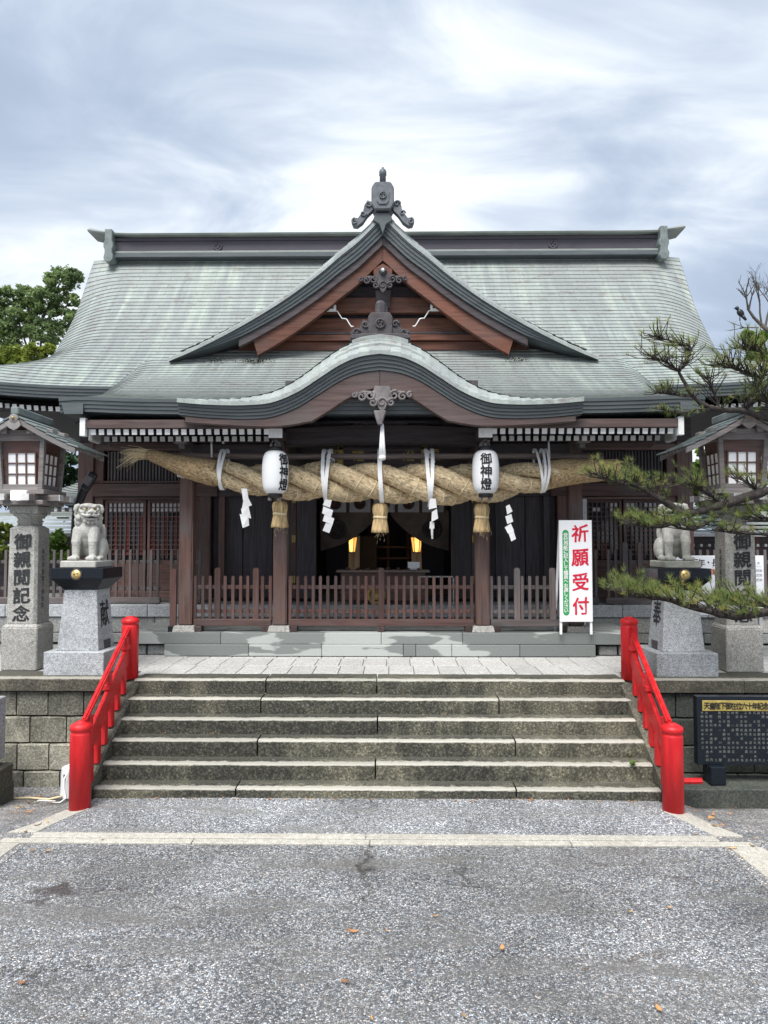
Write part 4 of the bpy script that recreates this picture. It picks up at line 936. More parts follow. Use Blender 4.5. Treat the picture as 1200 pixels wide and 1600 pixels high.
mb = MB().lathe([(0.075, 0), (0.07, 0.16), (0.05, 0.2), (0, 0.2)], (0, yo + 0.12, zo(489)), 8, False); mb.build('finial', CARV, oo)
# carved pendant, bracket and white bell cord under the porch gable
pendant(hall, 0.03, KA_Y + 0.06, Z(603, KA_Y), 0.80, CARVL, 'porch_gable_pendant')
mb = MB().prism([(-0.085, Z(642, 9.75)), (0.085, Z(642, 9.75)), (0.05, Z(656, 9.75)), (0.03, Z(664, 9.75)), (-0.03, Z(664, 9.75)), (-0.05, Z(656, 9.75))], KA_Y + 0.05, KA_Y + 0.15); mb.build('pendant_tip', CARVL, hall, None, 0.01, True)
bc = thing('bell_cord', (0.03, 9.80, Z(718, 9.8)), 'white cloth cord hanging below the carved porch gable pendant', 'cord')
for a in (-1.6, -0.8, 0, 0.8, 1.6):
    MB().tube([(0.03 + a * 0.006, 9.80, Z(662, 9.8)), (0.03 + a * 0.014, 9.80 + 0.01 * (a % 1), Z(690, 9.8)), (0.03 + a * 0.022, 9.79, Z(714, 9.8))], [0.010, 0.013, 0.016], 6).build('strand', CLOTH, bc)
MB().lathe([(0.035, 0), (0.05, 0.02), (0.05, 0.05), (0.03, 0.06)], (0.03, 9.80, Z(719, 9.8)), 10).build('cord_end', CLOTH, bc)
# ------------------------------------------------------------------ porch steps and podium
kerb = thing('porch_step', (0, 10.8, ZP), 'two long courses of damp pale-patched stone below the porch fence', 'step')
js = [-3.15, -1.92, -0.86, 0.32, 0.50, 1.02, 2.0, 3.09]
for a, b in zip(js, js[1:]): piece('kerb_stone', ((a + b) / 2, 10.95, ZP + 0.0825), (b - a - 0.006, 0.40, 0.165), KERBM, kerb, 0.006)
js = [-3.78, -2.34, 0.0, 1.18, 3.72]
for a, b in zip(js, js[1:]): piece('kerb_stone', ((a + b) / 2, 11.02, ZF - 0.083), (b - a - 0.006, 0.44, 0.165), KERBM, kerb, 0.006)
piece('floor_slab', (0, 11.85, ZF - 0.03), (7.5, 1.22, 0.05), PODIUM, kerb, 0.0)
for sg in (-1, 1):
    for k in range(3): piece('gutter_stone', (sg * (3.30 + 0.29 * k), 10.98, ZP + 0.07), (0.26, 0.22, 0.13), PODIUM, kerb, 0.012)
podium = thing('hall_podium', (0, 12.5, ZP), 'grey stone block podium under the hall', 'podium')
for sg in (-1, 1):
    x = 2.6
    while x < 9:
        wd = rng.uniform(0.9, 1.5); piece('coping_stone', (sg * (x + wd / 2), 12.6, 1.46), (wd - 0.008, 0.62, 0.20), GRAN, podium, 0.008); x += wd
    for z0, z1, sft in ((1.10, 1.355, 0), (0.93, 1.095, 0.3)):
        x = 2.6 + sft
        while x < 9:
            wd = rng.uniform(0.55, 0.85); piece('podium_block', (sg * (x + wd / 2), 12.62, (z0 + z1) / 2), (wd - 0.012, 0.60, z1 - z0 - 0.008), PODIUM if rng.random() < .5 else GRANL, podium, 0.008); x += wd
piece('coping_stone', (0, 12.6, 1.46), (5.18, 0.62, 0.20), GRAN, podium, 0.008)
piece('podium_block', (0, 12.62, 1.31), (5.18, 0.60, 0.09), PODIUM, podium, 0.008)
MB().box((0, 16.0, 1.24), (14.5, 6.2, 0.60)).build('podium_core', PODIUM, podium)

# ------------------------------------------------------------------ porch pillars and beams
for x, nm in ((-2.90, 'o'), (-1.50, 'i'), (1.49, 'i'), (2.87, 'o')):
    mb = MB().box((x, 11.02, (1.37 + 4.12) / 2), (0.205, 0.205, 4.12 - 1.37)); p_ = mb.build('pillar', WPILL, hall, None, 0.016, False, 2)
    mb = MB().box((x, 11.0, ZF + 0.045), (0.33, 0.33, 0.09), None, 0.88); mb.build('pillar_base', GRANL, p_, None, 0.006)
    if nm == 'o':
        MB().box((x, 10.78, Z(741, 10.9)), (0.115, 0.30, 0.105)).build('beam_nose', WHITE, p_, None, 0.004)
        MB().box((x + 0.02, 10.62, Z(687, 10.62)), (0.18, 0.30, 0.135)).build('bearing_block', CARVL, p_, None, 0.012)
        MB().box((x + 0.02, 10.70, Z(698, 10.7)), (0.085, 0.25, 0.08)).build('bearing_block', CARVL, p_, None, 0.006)
    else:
        MB().box((x + (0.01 if x < 0 else 0), 10.75, Z(695, 10.75)), (0.10, 0.30, 0.09)).build('bearing_block', CARVL, p_, None, 0.006)
mb = MB().box((0, 11.02, 4.16), (8.0, 0.16, 0.15)); mb.build('porch_beam', WDARKX, hall, None, 0.008)
for sg in (-1, 1):
    a, b = (-4.08, -3.0) if sg < 0 else (2.97, 4.05)
    MB().prism([(a, 4.03), (a + (0.06 if sg < 0 else 0), 3.985), (b - (0.06 if sg > 0 else 0), 3.985), (b, 4.03), (b, 4.095), (a, 4.095)], 10.93, 11.08).build('beam_nose', WKARA, hall, None, 0.01, True)
    MB().box((sg * 2.2, 11.02, 3.98), (1.2, 0.14, 0.16)).build('tie_beam', WDARKX, hall, None, 0.008)
    MB().box((sg * 1.5, 12.2, 4.02), (0.16, 2.2, 0.20)).build('tie_beam', WDARKX, hall, None, 0.008)
    MB().box((sg * 2.88, 12.2, 4.02), (0.16, 2.2, 0.20)).build('tie_beam', WDARKX, hall, None, 0.008)
mb = MB(); n = 24; rows = []
for i in range(n + 1):
    x = -1.42 + 2.84 * i / n; c = 0.05 * (1 - (x / 1.42) ** 2); rows.append([Vector((x, y, z + c)) for y, z in ((10.86, 4.02), (10.86, 4.28), (11.1, 4.28), (11.1, 4.02), (10.86, 4.02))])
mb.grid(rows, False); mb.build('rainbow_beam', WDARKX, hall, None, 0.006, True)
MB().box((0, 11.04, 4.66), (2.9, 0.05, 0.72)).build('porch_tympanum', WDARK, hall)
mb = MB(); mb.prism([(-0.42, 4.335), (0.42, 4.335), (0.33, 4.39), (0.22, 4.43), (0.13, 4.52), (-0.13, 4.52), (-0.22, 4.43), (-0.33, 4.39)], 10.9, 10.98)
for sg in (-1, 1): scroll(mb, (sg * 0.25, 4.40), 0.06, 1.2, sg, 10.89, 0.02); scroll(mb, (sg * 0.37, 4.37), 0.04, 1.2, sg, 10.89, 0.015)
mb.build('frog_leg_strut', CARV, hall, None, 0, True)
# name plaque above the entrance, mostly behind the rope
pq = thing('name_plaque', (0, 11.65, 3.42), 'dark framed name plaque with gilt characters above the entrance', 'plaque')
MB().box((0, 11.70, 3.75), (1.25, 0.05, 0.62)).build('panel', WDARKX, pq, None, 0.006)
for sg in (-1, 1): MB().box((sg * 0.66, 11.67, 3.75), (0.09, 0.08, 0.74)).build('frame', BRASS, pq, None, 0.01)
for z in (3.40, 4.08): MB().box((0, 11.67, z), (1.40, 0.08, 0.06)).build('frame', WDARKX, pq, None, 0.01)
lettering('lettering', '宮幡八治風', (-0.80 + 0.02, 11.668, Z(711, 11.67)), (1, 0, 0), (0, 0, 1), 0.21, BRASS, pq, 0.012, False, 0.40, 0.004, 0.02)

# ------------------------------------------------------------------ hall front wall
YW = 13.3
def xw(px): return X(px, YW)
def zw(py): return Z(py, YW)
MB().box((0, 18.6, 3.2), (10.9, 0.1, 3.9)).build('rear_wall', WDARK, hall)
for sg in (-1, 1): MB().box((sg * 5.42, 16, 3.3), (0.1, 5.2, 3.8)).build('side_wall', WOODX, hall)
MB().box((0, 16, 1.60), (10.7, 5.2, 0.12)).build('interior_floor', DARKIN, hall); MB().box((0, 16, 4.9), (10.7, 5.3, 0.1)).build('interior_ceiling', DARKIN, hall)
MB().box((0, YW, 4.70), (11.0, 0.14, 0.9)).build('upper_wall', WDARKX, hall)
for sg in (-1, 1):
    def bx(xa, xb, za, zb, y, t, mat, name, bev=0.006, parent=hall):
        return MB().box((sg * (xa + xb) / 2, y, (za + zb) / 2), (abs(xb - xa), t, abs(zb - za))).build(name, mat, parent, None, bev)
    bx(5.22, 5.50, 1.5, 4.4, YW, 0.26, WOODZ, 'corner_post', 0.012)
    bx(5.06, 5.215, 1.5, 4.32, YW - 0.02, 0.10, WOODZ, 'jamb')
    bx(3.10, 3.30, 1.5, 4.3, YW, 0.22, WOODZ, 'wall_post', 0.012); bx(3.31, 3.52, 1.6, 3.6, YW + 0.02, 0.12, WOODZ, 'jamb')
    bx(2.98, 5.24, zw(776), zw(756), YW - 0.05, 0.16, WOODX, 'lintel'); bx(2.98, 5.24, zw(755), zw(751.5), YW - 0.02, 0.14, WOODX, 'lintel')
    bx(2.98, 5.24, 4.25, 4.36, YW - 0.04, 0.14, WOODX, 'top_rail')
    bx(3.5, 5.24, 1.55, 1.72, YW - 0.04, 0.16, WOODX, 'sill_beam'); bx(3.3, 5.06, zw(781), zw(776.5), YW - 0.02, 0.12, WOODX, 'door_head')
    # slatted vent above the lattice doors
    bx(3.55, 5.05, zw(752), 4.26, YW + 0.10, 0.02, WDARK, 'vent_back', 0)
    for i in range(25):
        piece('slat', (sg * (3.60 + 0.058 * i), YW + 0.0, (zw(751.5) + 4.25) / 2), (0.026, 0.035, 4.25 - zw(751.5)), WGREY if sg < 0 else WDARK, hall, 0.0)
    # lattice doors: frame, bars, glass and papers behind
    for d0, d1 in ((3.54, 4.27), (4.30, 5.05)):
        z0, z1 = 1.72, zw(781); dr = bx(d0, d0 + 0.05, z0, z1, YW + 0.02, 0.05, WOODZ, 'lattice_door')
        bx(d1 - 0.05, d1, z0, z1, YW + 0.02, 0.05, WOODZ, 'stile', 0.004, dr); bx(d0 + 0.051, d1 - 0.051, z1 - 0.05, z1, YW + 0.02, 0.045, WOODX, 'rail', 0.004, dr)
        bx(d0 + 0.051, d1 - 0.051, z0, 2.28, YW + 0.03, 0.03, WOODX, 'door_panel', 0.004, dr)
        nv = 7; zz0 = 2.30
        for i in range(1, nv + 1): piece('bar', (sg * (d0 + 0.05 + (d1 - d0 - 0.1) * i / (nv + 1)), YW + 0.015, (zz0 + z1 - 0.05) / 2), (0.016, 0.022, z1 - 0.05 - zz0), WOODZ, dr, 0.0)
        nh = 11
        for i in range(1, nh + 1): piece('bar', (sg * (d0 + d1) / 2, YW + 0.018, zz0 + (z1 - 0.05 - zz0) * i / (nh + 1)), (d1 - d0 - 0.1, 0.020, 0.016), WOODX, dr, 0.0)
        bx(d0 + 0.03, d1 - 0.03, 2.28, z1, YW + 0.05, 0.008, GLASSD, 'glass', 0, dr)
        zc = zz0 + (z1 - 0.05 - zz0) * (nh - 1) / (nh + 1)
        for i in range(nv + 1):
            for rr_ in range(2):
                if sg > 0 and rng.random() < 0.55: continue
                xa = d0 + 0.06 + (d1 - d0 - 0.12) * i / (nv + 1)
                piece('paper', (sg * (xa + 0.037), YW + 0.038, zc + 0.045 + rr_ * 0.082), (0.062, 0.006, 0.066), SHADEW if rng.random() < .4 else NOREN, dr, 0)
    if True:   # thin upright red strips just behind the lattice bars
        for i in range(6 if sg < 0 else 2):
            x = sg * (3.75 + 0.22 * i); piece('red_strip', (x, YW + 0.036, 2.72 if sg < 0 else 2.45), (0.075, 0.006, 0.72 if sg < 0 else 0.3), REDSTRIP, hall, 0)
    # boarded doors beside the entrance
    bx(1.52, 3.09, zw(776), zw(756), YW + 0.0, 0.16, WDARKX, 'lintel'); bx(1.52, 3.09, 4.25 - 0.6, 4.3, YW + 0.1, 0.06, WDARK, 'transom_panel')
    for a, b, dy in ((2.55, 3.085, 0.06), (2.06, 2.53, 0.03), (1.66, 2.04, 0.06)):
        bx(a, b, 1.6, zw(776), YW + dy, 0.05, WDARK, 'door_panel', 0.004)
    bx(2.86, 2.97, 1.6, zw(774), YW - 0.01, 0.08, WOODZ if sg < 0 else WDARK, 'door_stile'); bx(2.0, 2.09, 1.6, zw(774), YW - 0.01, 0.06, WDARK, 'door_stile')
    bx(1.56, 1.66, 1.6, 4.3, YW - 0.01, 0.2, WOODZ if sg < 0 else WDARK, 'entrance_jamb', 0.008)
    # folded door leaf with brass hinges
    lf = bx(1.20, 1.55, 1.6, 3.70, YW - 0.12, 0.05, WDARK, 'door_leaf', 0.006)
    for z in (zw(781), zw(842), zw(905)):
        piece('hinge', (sg * 1.585, YW - 0.125, z), (0.028, 0.03, 0.13), BRASS, lf, 0.003); piece('hinge', (sg * 1.62, YW - 0.125, z), (0.028, 0.03, 0.13), BRASS, lf, 0.003)
    bx(3.0, 5.5, 1.5, 1.60, YW - 0.25, 0.5, WGREYX, 'veranda_edge')
MB().box((0, YW, 3.98), (3.1, 0.12, 0.62)).build('entrance_transom', WDARKX, hall)
# two small black ceiling speakers above the boarded doors
o = MB().box((-2.45, YW - 0.35, zw(768)), (0.17, 0.14, 0.085)).build('wall_lamp', WGREYX, hall, None, 0.01)
MB().box((X(862 + 50, 13.2), 13.2, Z(800, 13.2)), (0.12, 0.03, 0.46)).build('notice_strip', SHADEW, hall)

# ------------------------------------------------------------------ inside the entrance
def yi(y): return y
noren = thing('crest_curtain', (0, 14.0, 3.3), 'pale crest-printed curtain panels hung across the top of the entrance', 'curtain')
for i in range(5):
    x = -0.92 + 0.46 * i
    mb = MB(); A = [Vector((x - 0.20 + 0.40 * k / 8, 14.0 + 0.015 * math.sin(k * 1.5 + i), 3.95)) for k in range(9)]; mb.strip(A, [p - Vector((0, 0.02, 0.78)) for p in A]); pn = mb.build('curtain_panel', NOREN, noren)
    mb = MB(); crest_disc(mb, x, 13.96, 3.33, 0.11); mb.build('crest', WOODX, pn)
    piece('divider', (x + 0.23, 13.98, 3.62), (0.045, 0.03, 0.92), WOODZ, noren, 0)
dr = thing('draped_curtain', (0, 14.4, 2.7), 'brown draped curtain swept aside to both sides of the entrance', 'curtain')
for sg in (-1, 1):
    mb = MB(); rows = []
    for j in range(9):
        t = j / 8; rows.append([Vector((sg * (0.12 + (1.25 - 0.12) * u_ + 0.0), 14.4 + 0.05 * math.sin(u_ * 16 + t * 5), 3.22 - (0.08 + 0.70 * u_ ** 0.8) * t - 0.10 * math.sin(math.pi * u_) * t)) for u_ in [k / 16 for k in range(17)]])
    mb.grid(rows); mb.build('drape', CURT, dr)
    mb = MB(); crest_disc(mb, sg * 0.92, 14.33, 2.85, 0.19); mb.build('crest', CRESTD, dr)
for sg in (-1, 1):
    px = 549 if sg < 0 else 651; c = at(px, 851, 15.6)
    t = thing('hanging_lantern', c - Vector((0, 0, 0.24)), f'lit amber hanging lantern inside the entrance on the {"left" if sg < 0 else "right"}', 'lantern', None)
    mb = MB(); h = 0.42
    tmp = [(0.135, 0.20), (0.085, -0.20)]
    for k in range(6): pass
    MB().lathe([(0.078, -0.15), (0.12, 0.15)], c, 6, False, 0.0).build('panes', WARM, t)
    for k in range(6):
        a = math.pi / 3 * k; MB().tube([c + Vector((0.080 * math.cos(a), 0.080 * math.sin(a), -0.155)), c + Vector((0.123 * math.cos(a), 0.123 * math.sin(a), 0.155))], 0.009, 5).build('rib', DARKIN, t)
    MB().lathe([(0.14, 0.15), (0.14, 0.17), (0.04, 0.20), (0.0, 0.20)], c, 6, False).build('cap', DARKIN, t); MB().lathe([(0.04, -0.18), (0.082, -0.17), (0.082, -0.15)], c, 6, False).build('base', DARKIN, t)
    MB().tube([c + Vector((0, 0, 0.20)), c + Vector((0, 0, 1.6))], 0.006, 5).build('chain', DARKIN, t)
    pl2 = bpy.data.lights.new('lantern_light', 'POINT'); pl2.energy = 1.2; pl2.color = (1.0, 0.62, 0.28); pl2.shadow_soft_size = 0.12
    lo2 = bpy.data.objects.new('lantern_light', pl2); link(lo2, t, c + Vector((0, -0.22, -0.05)))
# offering box with gilt crest, white card on it
ob = thing('offering_box', (0, 12.6, 1.56), 'wide dark wooden offering box with gilt crest behind the fence', 'box')
MB().box((0.0, 12.62, 1.86), (1.42, 0.42, 0.48)).build('body', WOODX, ob, None, 0.01)
MB().box((0.0, 12.60, 2.115), (1.56, 0.56, 0.035)).build('rim', WPOLE, ob, None, 0.004)
for i in range(8): piece('slat', (-0.6 + 0.171 * i, 12.6, 2.15), (0.05, 0.5, 0.03), WOODY, ob, 0.004)
mb = MB(); crest_disc(mb, -0.11, 12.40, Z(930, 12.4), 0.16); mb.build('crest', BRASS, ob)
MB().box((0.52, 12.52, 2.20), (0.20, 0.03, 0.13), Matrix.Rotation(R(-12), 3, 'X')).build('card', PAPERW, thing('notice_card', (0.52, 12.52, 2.135), 'small white card standing on the offering box rim', 'card'))
bar_ = thing('barrier_frame', (0.75, 12.05, ZF), 'thin pale metal barrier frame behind the fence', 'barrier')
MB().tube([(0.60, 12.05, ZF), (0.60, 12.05, 2.02), (0.62, 12.05, 2.04), (1.13, 12.05, 2.04), (1.15, 12.05, 2.02), (1.15, 12.05, ZF)], 0.013, 6).build('frame', SHADEW, bar_)
# altar furniture: drum stands, screen, shelves
for sg in (-1, 1):
    t = thing('altar_banner', (sg * 0.98, 15.2, 1.66), f'dark pointed altar banner stand on the {"left" if sg < 0 else "right"} inside the entrance', 'banner')
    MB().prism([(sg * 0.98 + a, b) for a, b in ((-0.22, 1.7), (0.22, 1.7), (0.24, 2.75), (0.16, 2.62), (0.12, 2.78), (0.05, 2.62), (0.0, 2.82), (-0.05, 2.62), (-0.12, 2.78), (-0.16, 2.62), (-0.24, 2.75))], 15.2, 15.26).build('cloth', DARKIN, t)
    MB().tube([(sg * 0.98, 15.3, 1.66), (sg * 0.98, 15.3, 3.3)], 0.02, 6).build('pole', DARKIN, t)
    t = thing('white_robe_hanging', (sg * 0.70, 16.2, 1.8), f'pale hanging cloth beside the altar on the {"left" if sg < 0 else "right"}', 'cloth')
    mb = MB(); A = [Vector((sg * 0.72 - 0.16 + 0.04 * k, 16.2 + 0.02 * math.sin(k * 2), 2.75)) for k in range(9)]; mb.strip(A, [Vector((p.x * 1.02, p.y, 1.8)) for p in A]); mb.build('cloth', NOREN, t)
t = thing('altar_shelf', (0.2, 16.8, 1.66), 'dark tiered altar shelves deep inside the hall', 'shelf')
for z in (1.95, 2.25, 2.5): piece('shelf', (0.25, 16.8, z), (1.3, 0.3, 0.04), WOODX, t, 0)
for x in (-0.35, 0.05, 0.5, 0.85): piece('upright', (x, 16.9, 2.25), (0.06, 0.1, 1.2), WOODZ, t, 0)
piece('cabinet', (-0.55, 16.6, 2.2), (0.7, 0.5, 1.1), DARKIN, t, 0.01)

# ------------------------------------------------------------------ fences
def picket_mesh(w_, h, mat, round_=False):
    mb = MB(); a = w_ / 2
    mb.prism([(-a, 0), (a, 0), (a, h - a * 0.6), (a * 0.62, h), (-a * 0.62, h), (-a, h - a * 0.6)], -a * 0.55, a * 0.55)
    return mb
PK = {}
def pk(kind, w_, h, mat, parent, x, y, z):
    key = (kind, w_, h, mat.name)
    if key not in PK:
        o = picket_mesh(w_, h, mat).build(kind, mat, None, (0, 0, 0), 0.003, True); PK[key] = o.data; COL.objects.unlink(o); bpy.data.objects.remove(o)
    o = bpy.data.objects.new(kind, PK[key]); link(o, parent, (x, y, z)); return o
def fence(x0, x1, y, zb, hp, step, posts, hpost, label, m_p, m_r, skip=(), foot=True):
    t = thing('picket_fence', ((x0 + x1) / 2, y, zb - 0.09), label, 'fence', 'low wooden fences around the porch')
    L = x1 - x0
    piece('rail', ((x0 + x1) / 2, y, zb - 0.035), (L, 0.075, 0.10), m_r, t, 0.006); piece('rail', ((x0 + x1) / 2, y + 0.028, zb + hp * 0.76), (L, 0.022, 0.055), m_r, t, 0.003); piece('rail', ((x0 + x1) / 2, y + 0.028, zb + hp * 0.20), (L, 0.022, 0.055), m_r, t, 0.003)
    n = int(L / step); off = (L - n * step) / 2
    for i in range(n + 1):
        x = x0 + off + i * step
        if any(abs(x - p) < 0.07 for p in posts): continue
        pk('picket', 0.046, hp, m_p, t, x + rng.uniform(-0.006, 0.006), y, zb + 0.012)
    for p in posts: pk('post', 0.088, hpost, m_p, t, p, y - 0.006, zb + 0.012)
    if foot:
        for x in [x0 + 0.08, x1 - 0.08] + ([(x0 + x1) / 2] if L > 1.5 else []): piece('foot', (x, y, zb - 0.127), (0.10, 0.16, 0.085), WOODY, t, 0.006)
    return t
yf = 10.93; zf_ = ZF + 0.165
fence(-1.37, 1.36, yf + 0.05, zf_, 0.64, 0.112, (0.0,), 0.76, 'low dark red picket fence closing the middle bay of the porch', WRED, WREDX)
fence(-2.78, -1.63, yf + 0.05, zf_, 0.64, 0.112, (-2.43, -1.86), 0.76, 'low brown picket fence between the two left porch pillars', WRED, WREDX)
fence(1.61, 2.76, yf + 0.05, zf_, 0.64, 0.112, (2.0, 2.52), 0.76, 'low brown picket fence between the two right porch pillars', WGREY, WGREYX)
t = thing('fence_post', (-3.08, 10.95, ZF), 'short rounded weathered fence post left of the outer left pillar', 'post')
pk('shaft', 0.092, 0.84, WRED, t, -3.08, 10.95, ZF + 0.08); piece('foot', (-3.08, 10.95, ZF + 0.042), (0.12, 0.14, 0.083), BLACKP, t, 0.005)
fence(-8.2, -3.75, 12.45, 1.66, 0.80, 0.118, (-4.93, -4.70), 0.93, 'grey weathered picket fence along the podium on the left', WGREY, WGREYX)
fence(3.72, 8.2, 12.45, 1.66, 0.80, 0.118, (4.05, 4.30, 6.6), 0.93, 'grey weathered picket fence along the podium on the right', WGREY, WGREYX)
fence(-3.60, -3.06, 12.45, 1.66, 0.80, 0.118, (-3.33,), 0.93, 'short grey fence section beside the left boarded door', WGREY, WGREYX)
fence(3.06, 3.60, 12.45, 1.66, 0.80, 0.118, (3.33,), 0.93, 'short grey fence section beside the right boarded door', WGREY, WGREYX)
# ------------------------------------------------------------------ great straw rope and what hangs with it
YS = 10.52
pole = thing('hanging_pole', (0, 10.72, Z(713, 10.72)), 'long bleached wooden pole carrying the straw rope', 'pole')
mb = MB().tube([(X(225, 10.72), 10.72, Z(711, 10.72)), (X(420, 10.72), 10.73, Z(713, 10.72)), (X(600, 10.72), 10.72, Z(713.5, 10.72)), (X(780, 10.72), 10.71, Z(713, 10.72)), (X(944, 10.72), 10.72, Z(714, 10.72))], 0.044, 10); mb.build('shaft', WPOLE, pole)
rc = curve([(205, 704), (235, 711), (290, 729), (330, 738), (370, 745), (410, 750), (440, 752), (500, 752), (595, 755), (680, 757), (730, 757), (780, 755), (820, 749), (860, 742), (890, 738), (930, 736), (968, 733)])
rr = curve([(205, 5), (235, 9), (265, 13), (300, 18), (345, 21), (400, 25), (440, 28), (500, 30), (595, 30), (680, 31), (730, 31), (780, 28), (820, 25), (860, 22), (890, 20), (930, 17), (968, 15)])
def rope_c(px): return Vector((X(px, YS), YS, Z(rc(px), YS)))
SCL = YS / FPX
rope = thing('straw_rope', (0, YS, Z(785, YS)), 'giant twisted straw rope hung across the porch below the eaves', 'rope')
PX0, PX1 = 322, 872; NP = 200; PITCHPX = 232.0
def strand_pt(px, k):
    c = rope_c(px); r = rr(px) * SCL; a = 2 * math.pi * (px - 520) / PITCHPX + k * 2.0944
    return c + Vector((0, math.cos(a), math.sin(a))) * (r * 0.575), r * 0.475
for k in range(3):
    pts = []; rad = []
    for i in range(NP + 1):
        px = PX0 + (PX1 - PX0) * i / NP; p, r = strand_pt(px, k); pts.append(p)
        rad.append(r * (1 + 0.035 * mnoise.noise(Vector((i * 0.35, k * 7, 0)))))
    mb = MB().tube(pts, rad, 26, True, True)
    for i, v in enumerate(mb.v): mb.v[i] = v + Vector((0, 0.006, 0.006)) * mnoise.noise(v * 22) + Vector((0, 0.004, 0.004)) * mnoise.noise(v * 60)
    st = mb.build('strand', STRAW, rope)
    mb = MB(); i = 6
    while i < NP - 4:        # thin cords bound round the strand
        c, r = strand_pt(PX0 + (PX1 - PX0) * i / NP, k); t = (pts[i + 1] - pts[i - 1]).normalized(); n1 = t.cross(Vector((0, 1, 0))).normalized(); n2 = t.cross(n1)
        ring = [c + (n1 * math.cos(a) + n2 * math.sin(a)) * (rad[i] + 0.003) + t * (0.018 * math.sin(a + k)) for a in [2 * math.pi * j / 18 for j in range(19)]]
        mb.tube(ring, 0.0068, 4, True, False); i += 7 if rng.random() < 0.7 else 8
    tag(mb.build('binding_cord', CORD, st), kind='stuff')
def wrap_end(a, b, n):
    pts = [rope_c(a + (b - a) * i / n) for i in range(n + 1)]; rad = [rr(a + (b - a) * i / n) * SCL * (1.02 + 0.02 * (i % 2)) for i in range(n + 1)]
    mb = MB().tube(pts, rad, 22); 
    for i, v in enumerate(mb.v): mb.v[i] = v + Vector((0, 0.008, 0.008)) * mnoise.noise(v * 16)
    mb.build('bound_end', STRAWD, rope)
wrap_end(228, 336, 40); wrap_end(858, 968, 40)
def straws(name, base, dirn, n, ln, spread, mat, parent, rad=0.003, droop=0.3, br=0.03):
    mb = MB()
    for i in range(n):
        d = (Vector(dirn) + Vector((rng.gauss(0, 1), rng.gauss(0, 1), rng.gauss(0, 1))) * spread).normalized(); l = ln * rng.uniform(0.55, 1.1)
        b = Vector(base) + Vector((rng.gauss(0, 1), rng.gauss(0, 1), rng.gauss(0, 1))) * br
        mb.tube([b, b + d * l * 0.5, b + d * l + Vector((0, 0, -droop * l * rng.random()))], [rad, rad * 0.8, rad * 0.4], 3, False, False)
    return tag(mb.build(name, mat, parent), kind='stuff')
straws('straw_fringe', rope_c(232), (-1, 0, 0.12), 110, 0.42, 0.16, CORD, rope, 0.003, 0.45)
straws('straw_fringe', rope_c(962), (1, 0, 0.02), 60, 0.12, 0.2, CORD, rope, 0.003, 0.2, 0.06)
mb = MB()
for i in range(420):      # loose straw ends standing out of the strands
    px = rng.uniform(PX0, PX1); p, r = strand_pt(px, rng.randrange(3)); a = rng.uniform(0, 6.28); nrm = Vector((0, math.cos(a), math.sin(a)))
    q = p + nrm * r; d = (Vector((rng.choice((-1, 1)), 0, 0)) + nrm * 0.35 + Vector((0, 0, -0.2))).normalized(); l = rng.uniform(0.03, 0.07)
    mb.tube([q, q + d * l], [0.0018, 0.0008], 3, False, False)
tag(mb.build('loose_straw', CORD, rope), kind='stuff')
def tie(px, loops, w_=0.035):
    """white cotton bands looped round rope and pole"""
    for j, dx in enumerate(loops):
        c = rope_c(px + dx * 0.5); r = rr(px) * SCL; mb = MB(); top = Z(712, 10.72) + 0.02
        path = []
        n = 20
        for i in range(n + 1):
            a = math.pi * 0.5 - 2 * math.pi * i / n; y = c.y + math.cos(a) * -(r * 1.10 + 0.012) ; z = c.z + math.sin(a) * (r * 1.10 + 0.012)
            if z > c.z + r * 0.4: f = (z - c.z - r * 0.4) / (r * 0.7); z = z + f * max(0, (top + 0.05 - c.z - r * 1.1)); y = y + f * 0.12
            path.append(Vector((c.x + dx * SCL * (1 + 0.4 * math.sin(a)) + 0.02 * math.sin(a) * (1 if j else -1), y, z)))
        A = [p - Vector((w_ / 2, 0, 0)) for p in path]; B = [p + Vector((w_ / 2, 0, 0)) for p in path]; mb.strip(A, B); mb.strip([p + Vector((0, 0.004, 0)) for p in B], [p + Vector((0, 0.004, 0)) for p in A])
        mb.build('white_tie', CLOTH, rope)
tie(347, (-0.8, 0.8), 0.04); tie(510, (-1.6, 1.6), 0.05); tie(595, (0,), 0.06); tie(671, (-1.6, 1.6), 0.05); tie(848, (-3.6, 0, 3.6), 0.035)
for px in (512, 669):
    c = Vector((X(px, 10.6), 10.62, Z(714, 10.6))); mb = MB()
    mb.ball(c, (0.03, 0.03, 0.035), 8, 6); mb.tube([c, c + Vector((0.02, -0.02, 0.07)), c + Vector((-0.01, -0.02, 0.10))], [0.015, 0.013, 0.010], 6); mb.tube([c, c + Vector((0.08, -0.03, -0.03)), c + Vector((0.10, -0.03, -0.08))], [0.012, 0.010, 0.008], 6); mb.build('tie_knot', CLOTH, rope)
for px, ln in ((327, 30), (860, 34), (345, 8)):
    c = Vector((X(px, 10.6), 10.66, Z(684, 10.6))); MB().tube([c, c + Vector((0.01, 0, -ln * SCL))], [0.014, 0.018], 6).build('hanging_tie', CLOTH, pole)
def shide(px, y0, pts, label):
    c = Vector((X(px, YS - 0.3), YS - 0.29, Z(y0, YS - 0.3))); t = thing('paper_streamer', c + Vector((0, 0, -0.5)), label, 'streamer', 'white zigzag paper streamers')
    s = (YS - 0.3) / FPX
    for i, q in enumerate(pts):
        V = [Vector((c.x + (x - px) * s, c.y + dy - 0.004 * i, c.z - (y - y0) * s)) for x, y, dy in q]
        mb = MB().add(V + [v + Vector((0, 0.0025, 0)) for v in V], [(0, 1, 2, 3), (7, 6, 5, 4), (0, 4, 5, 1), (1, 5, 6, 2), (2, 6, 7, 3), (3, 7, 4, 0)]); mb.build('paper_fold', PAPER, t)
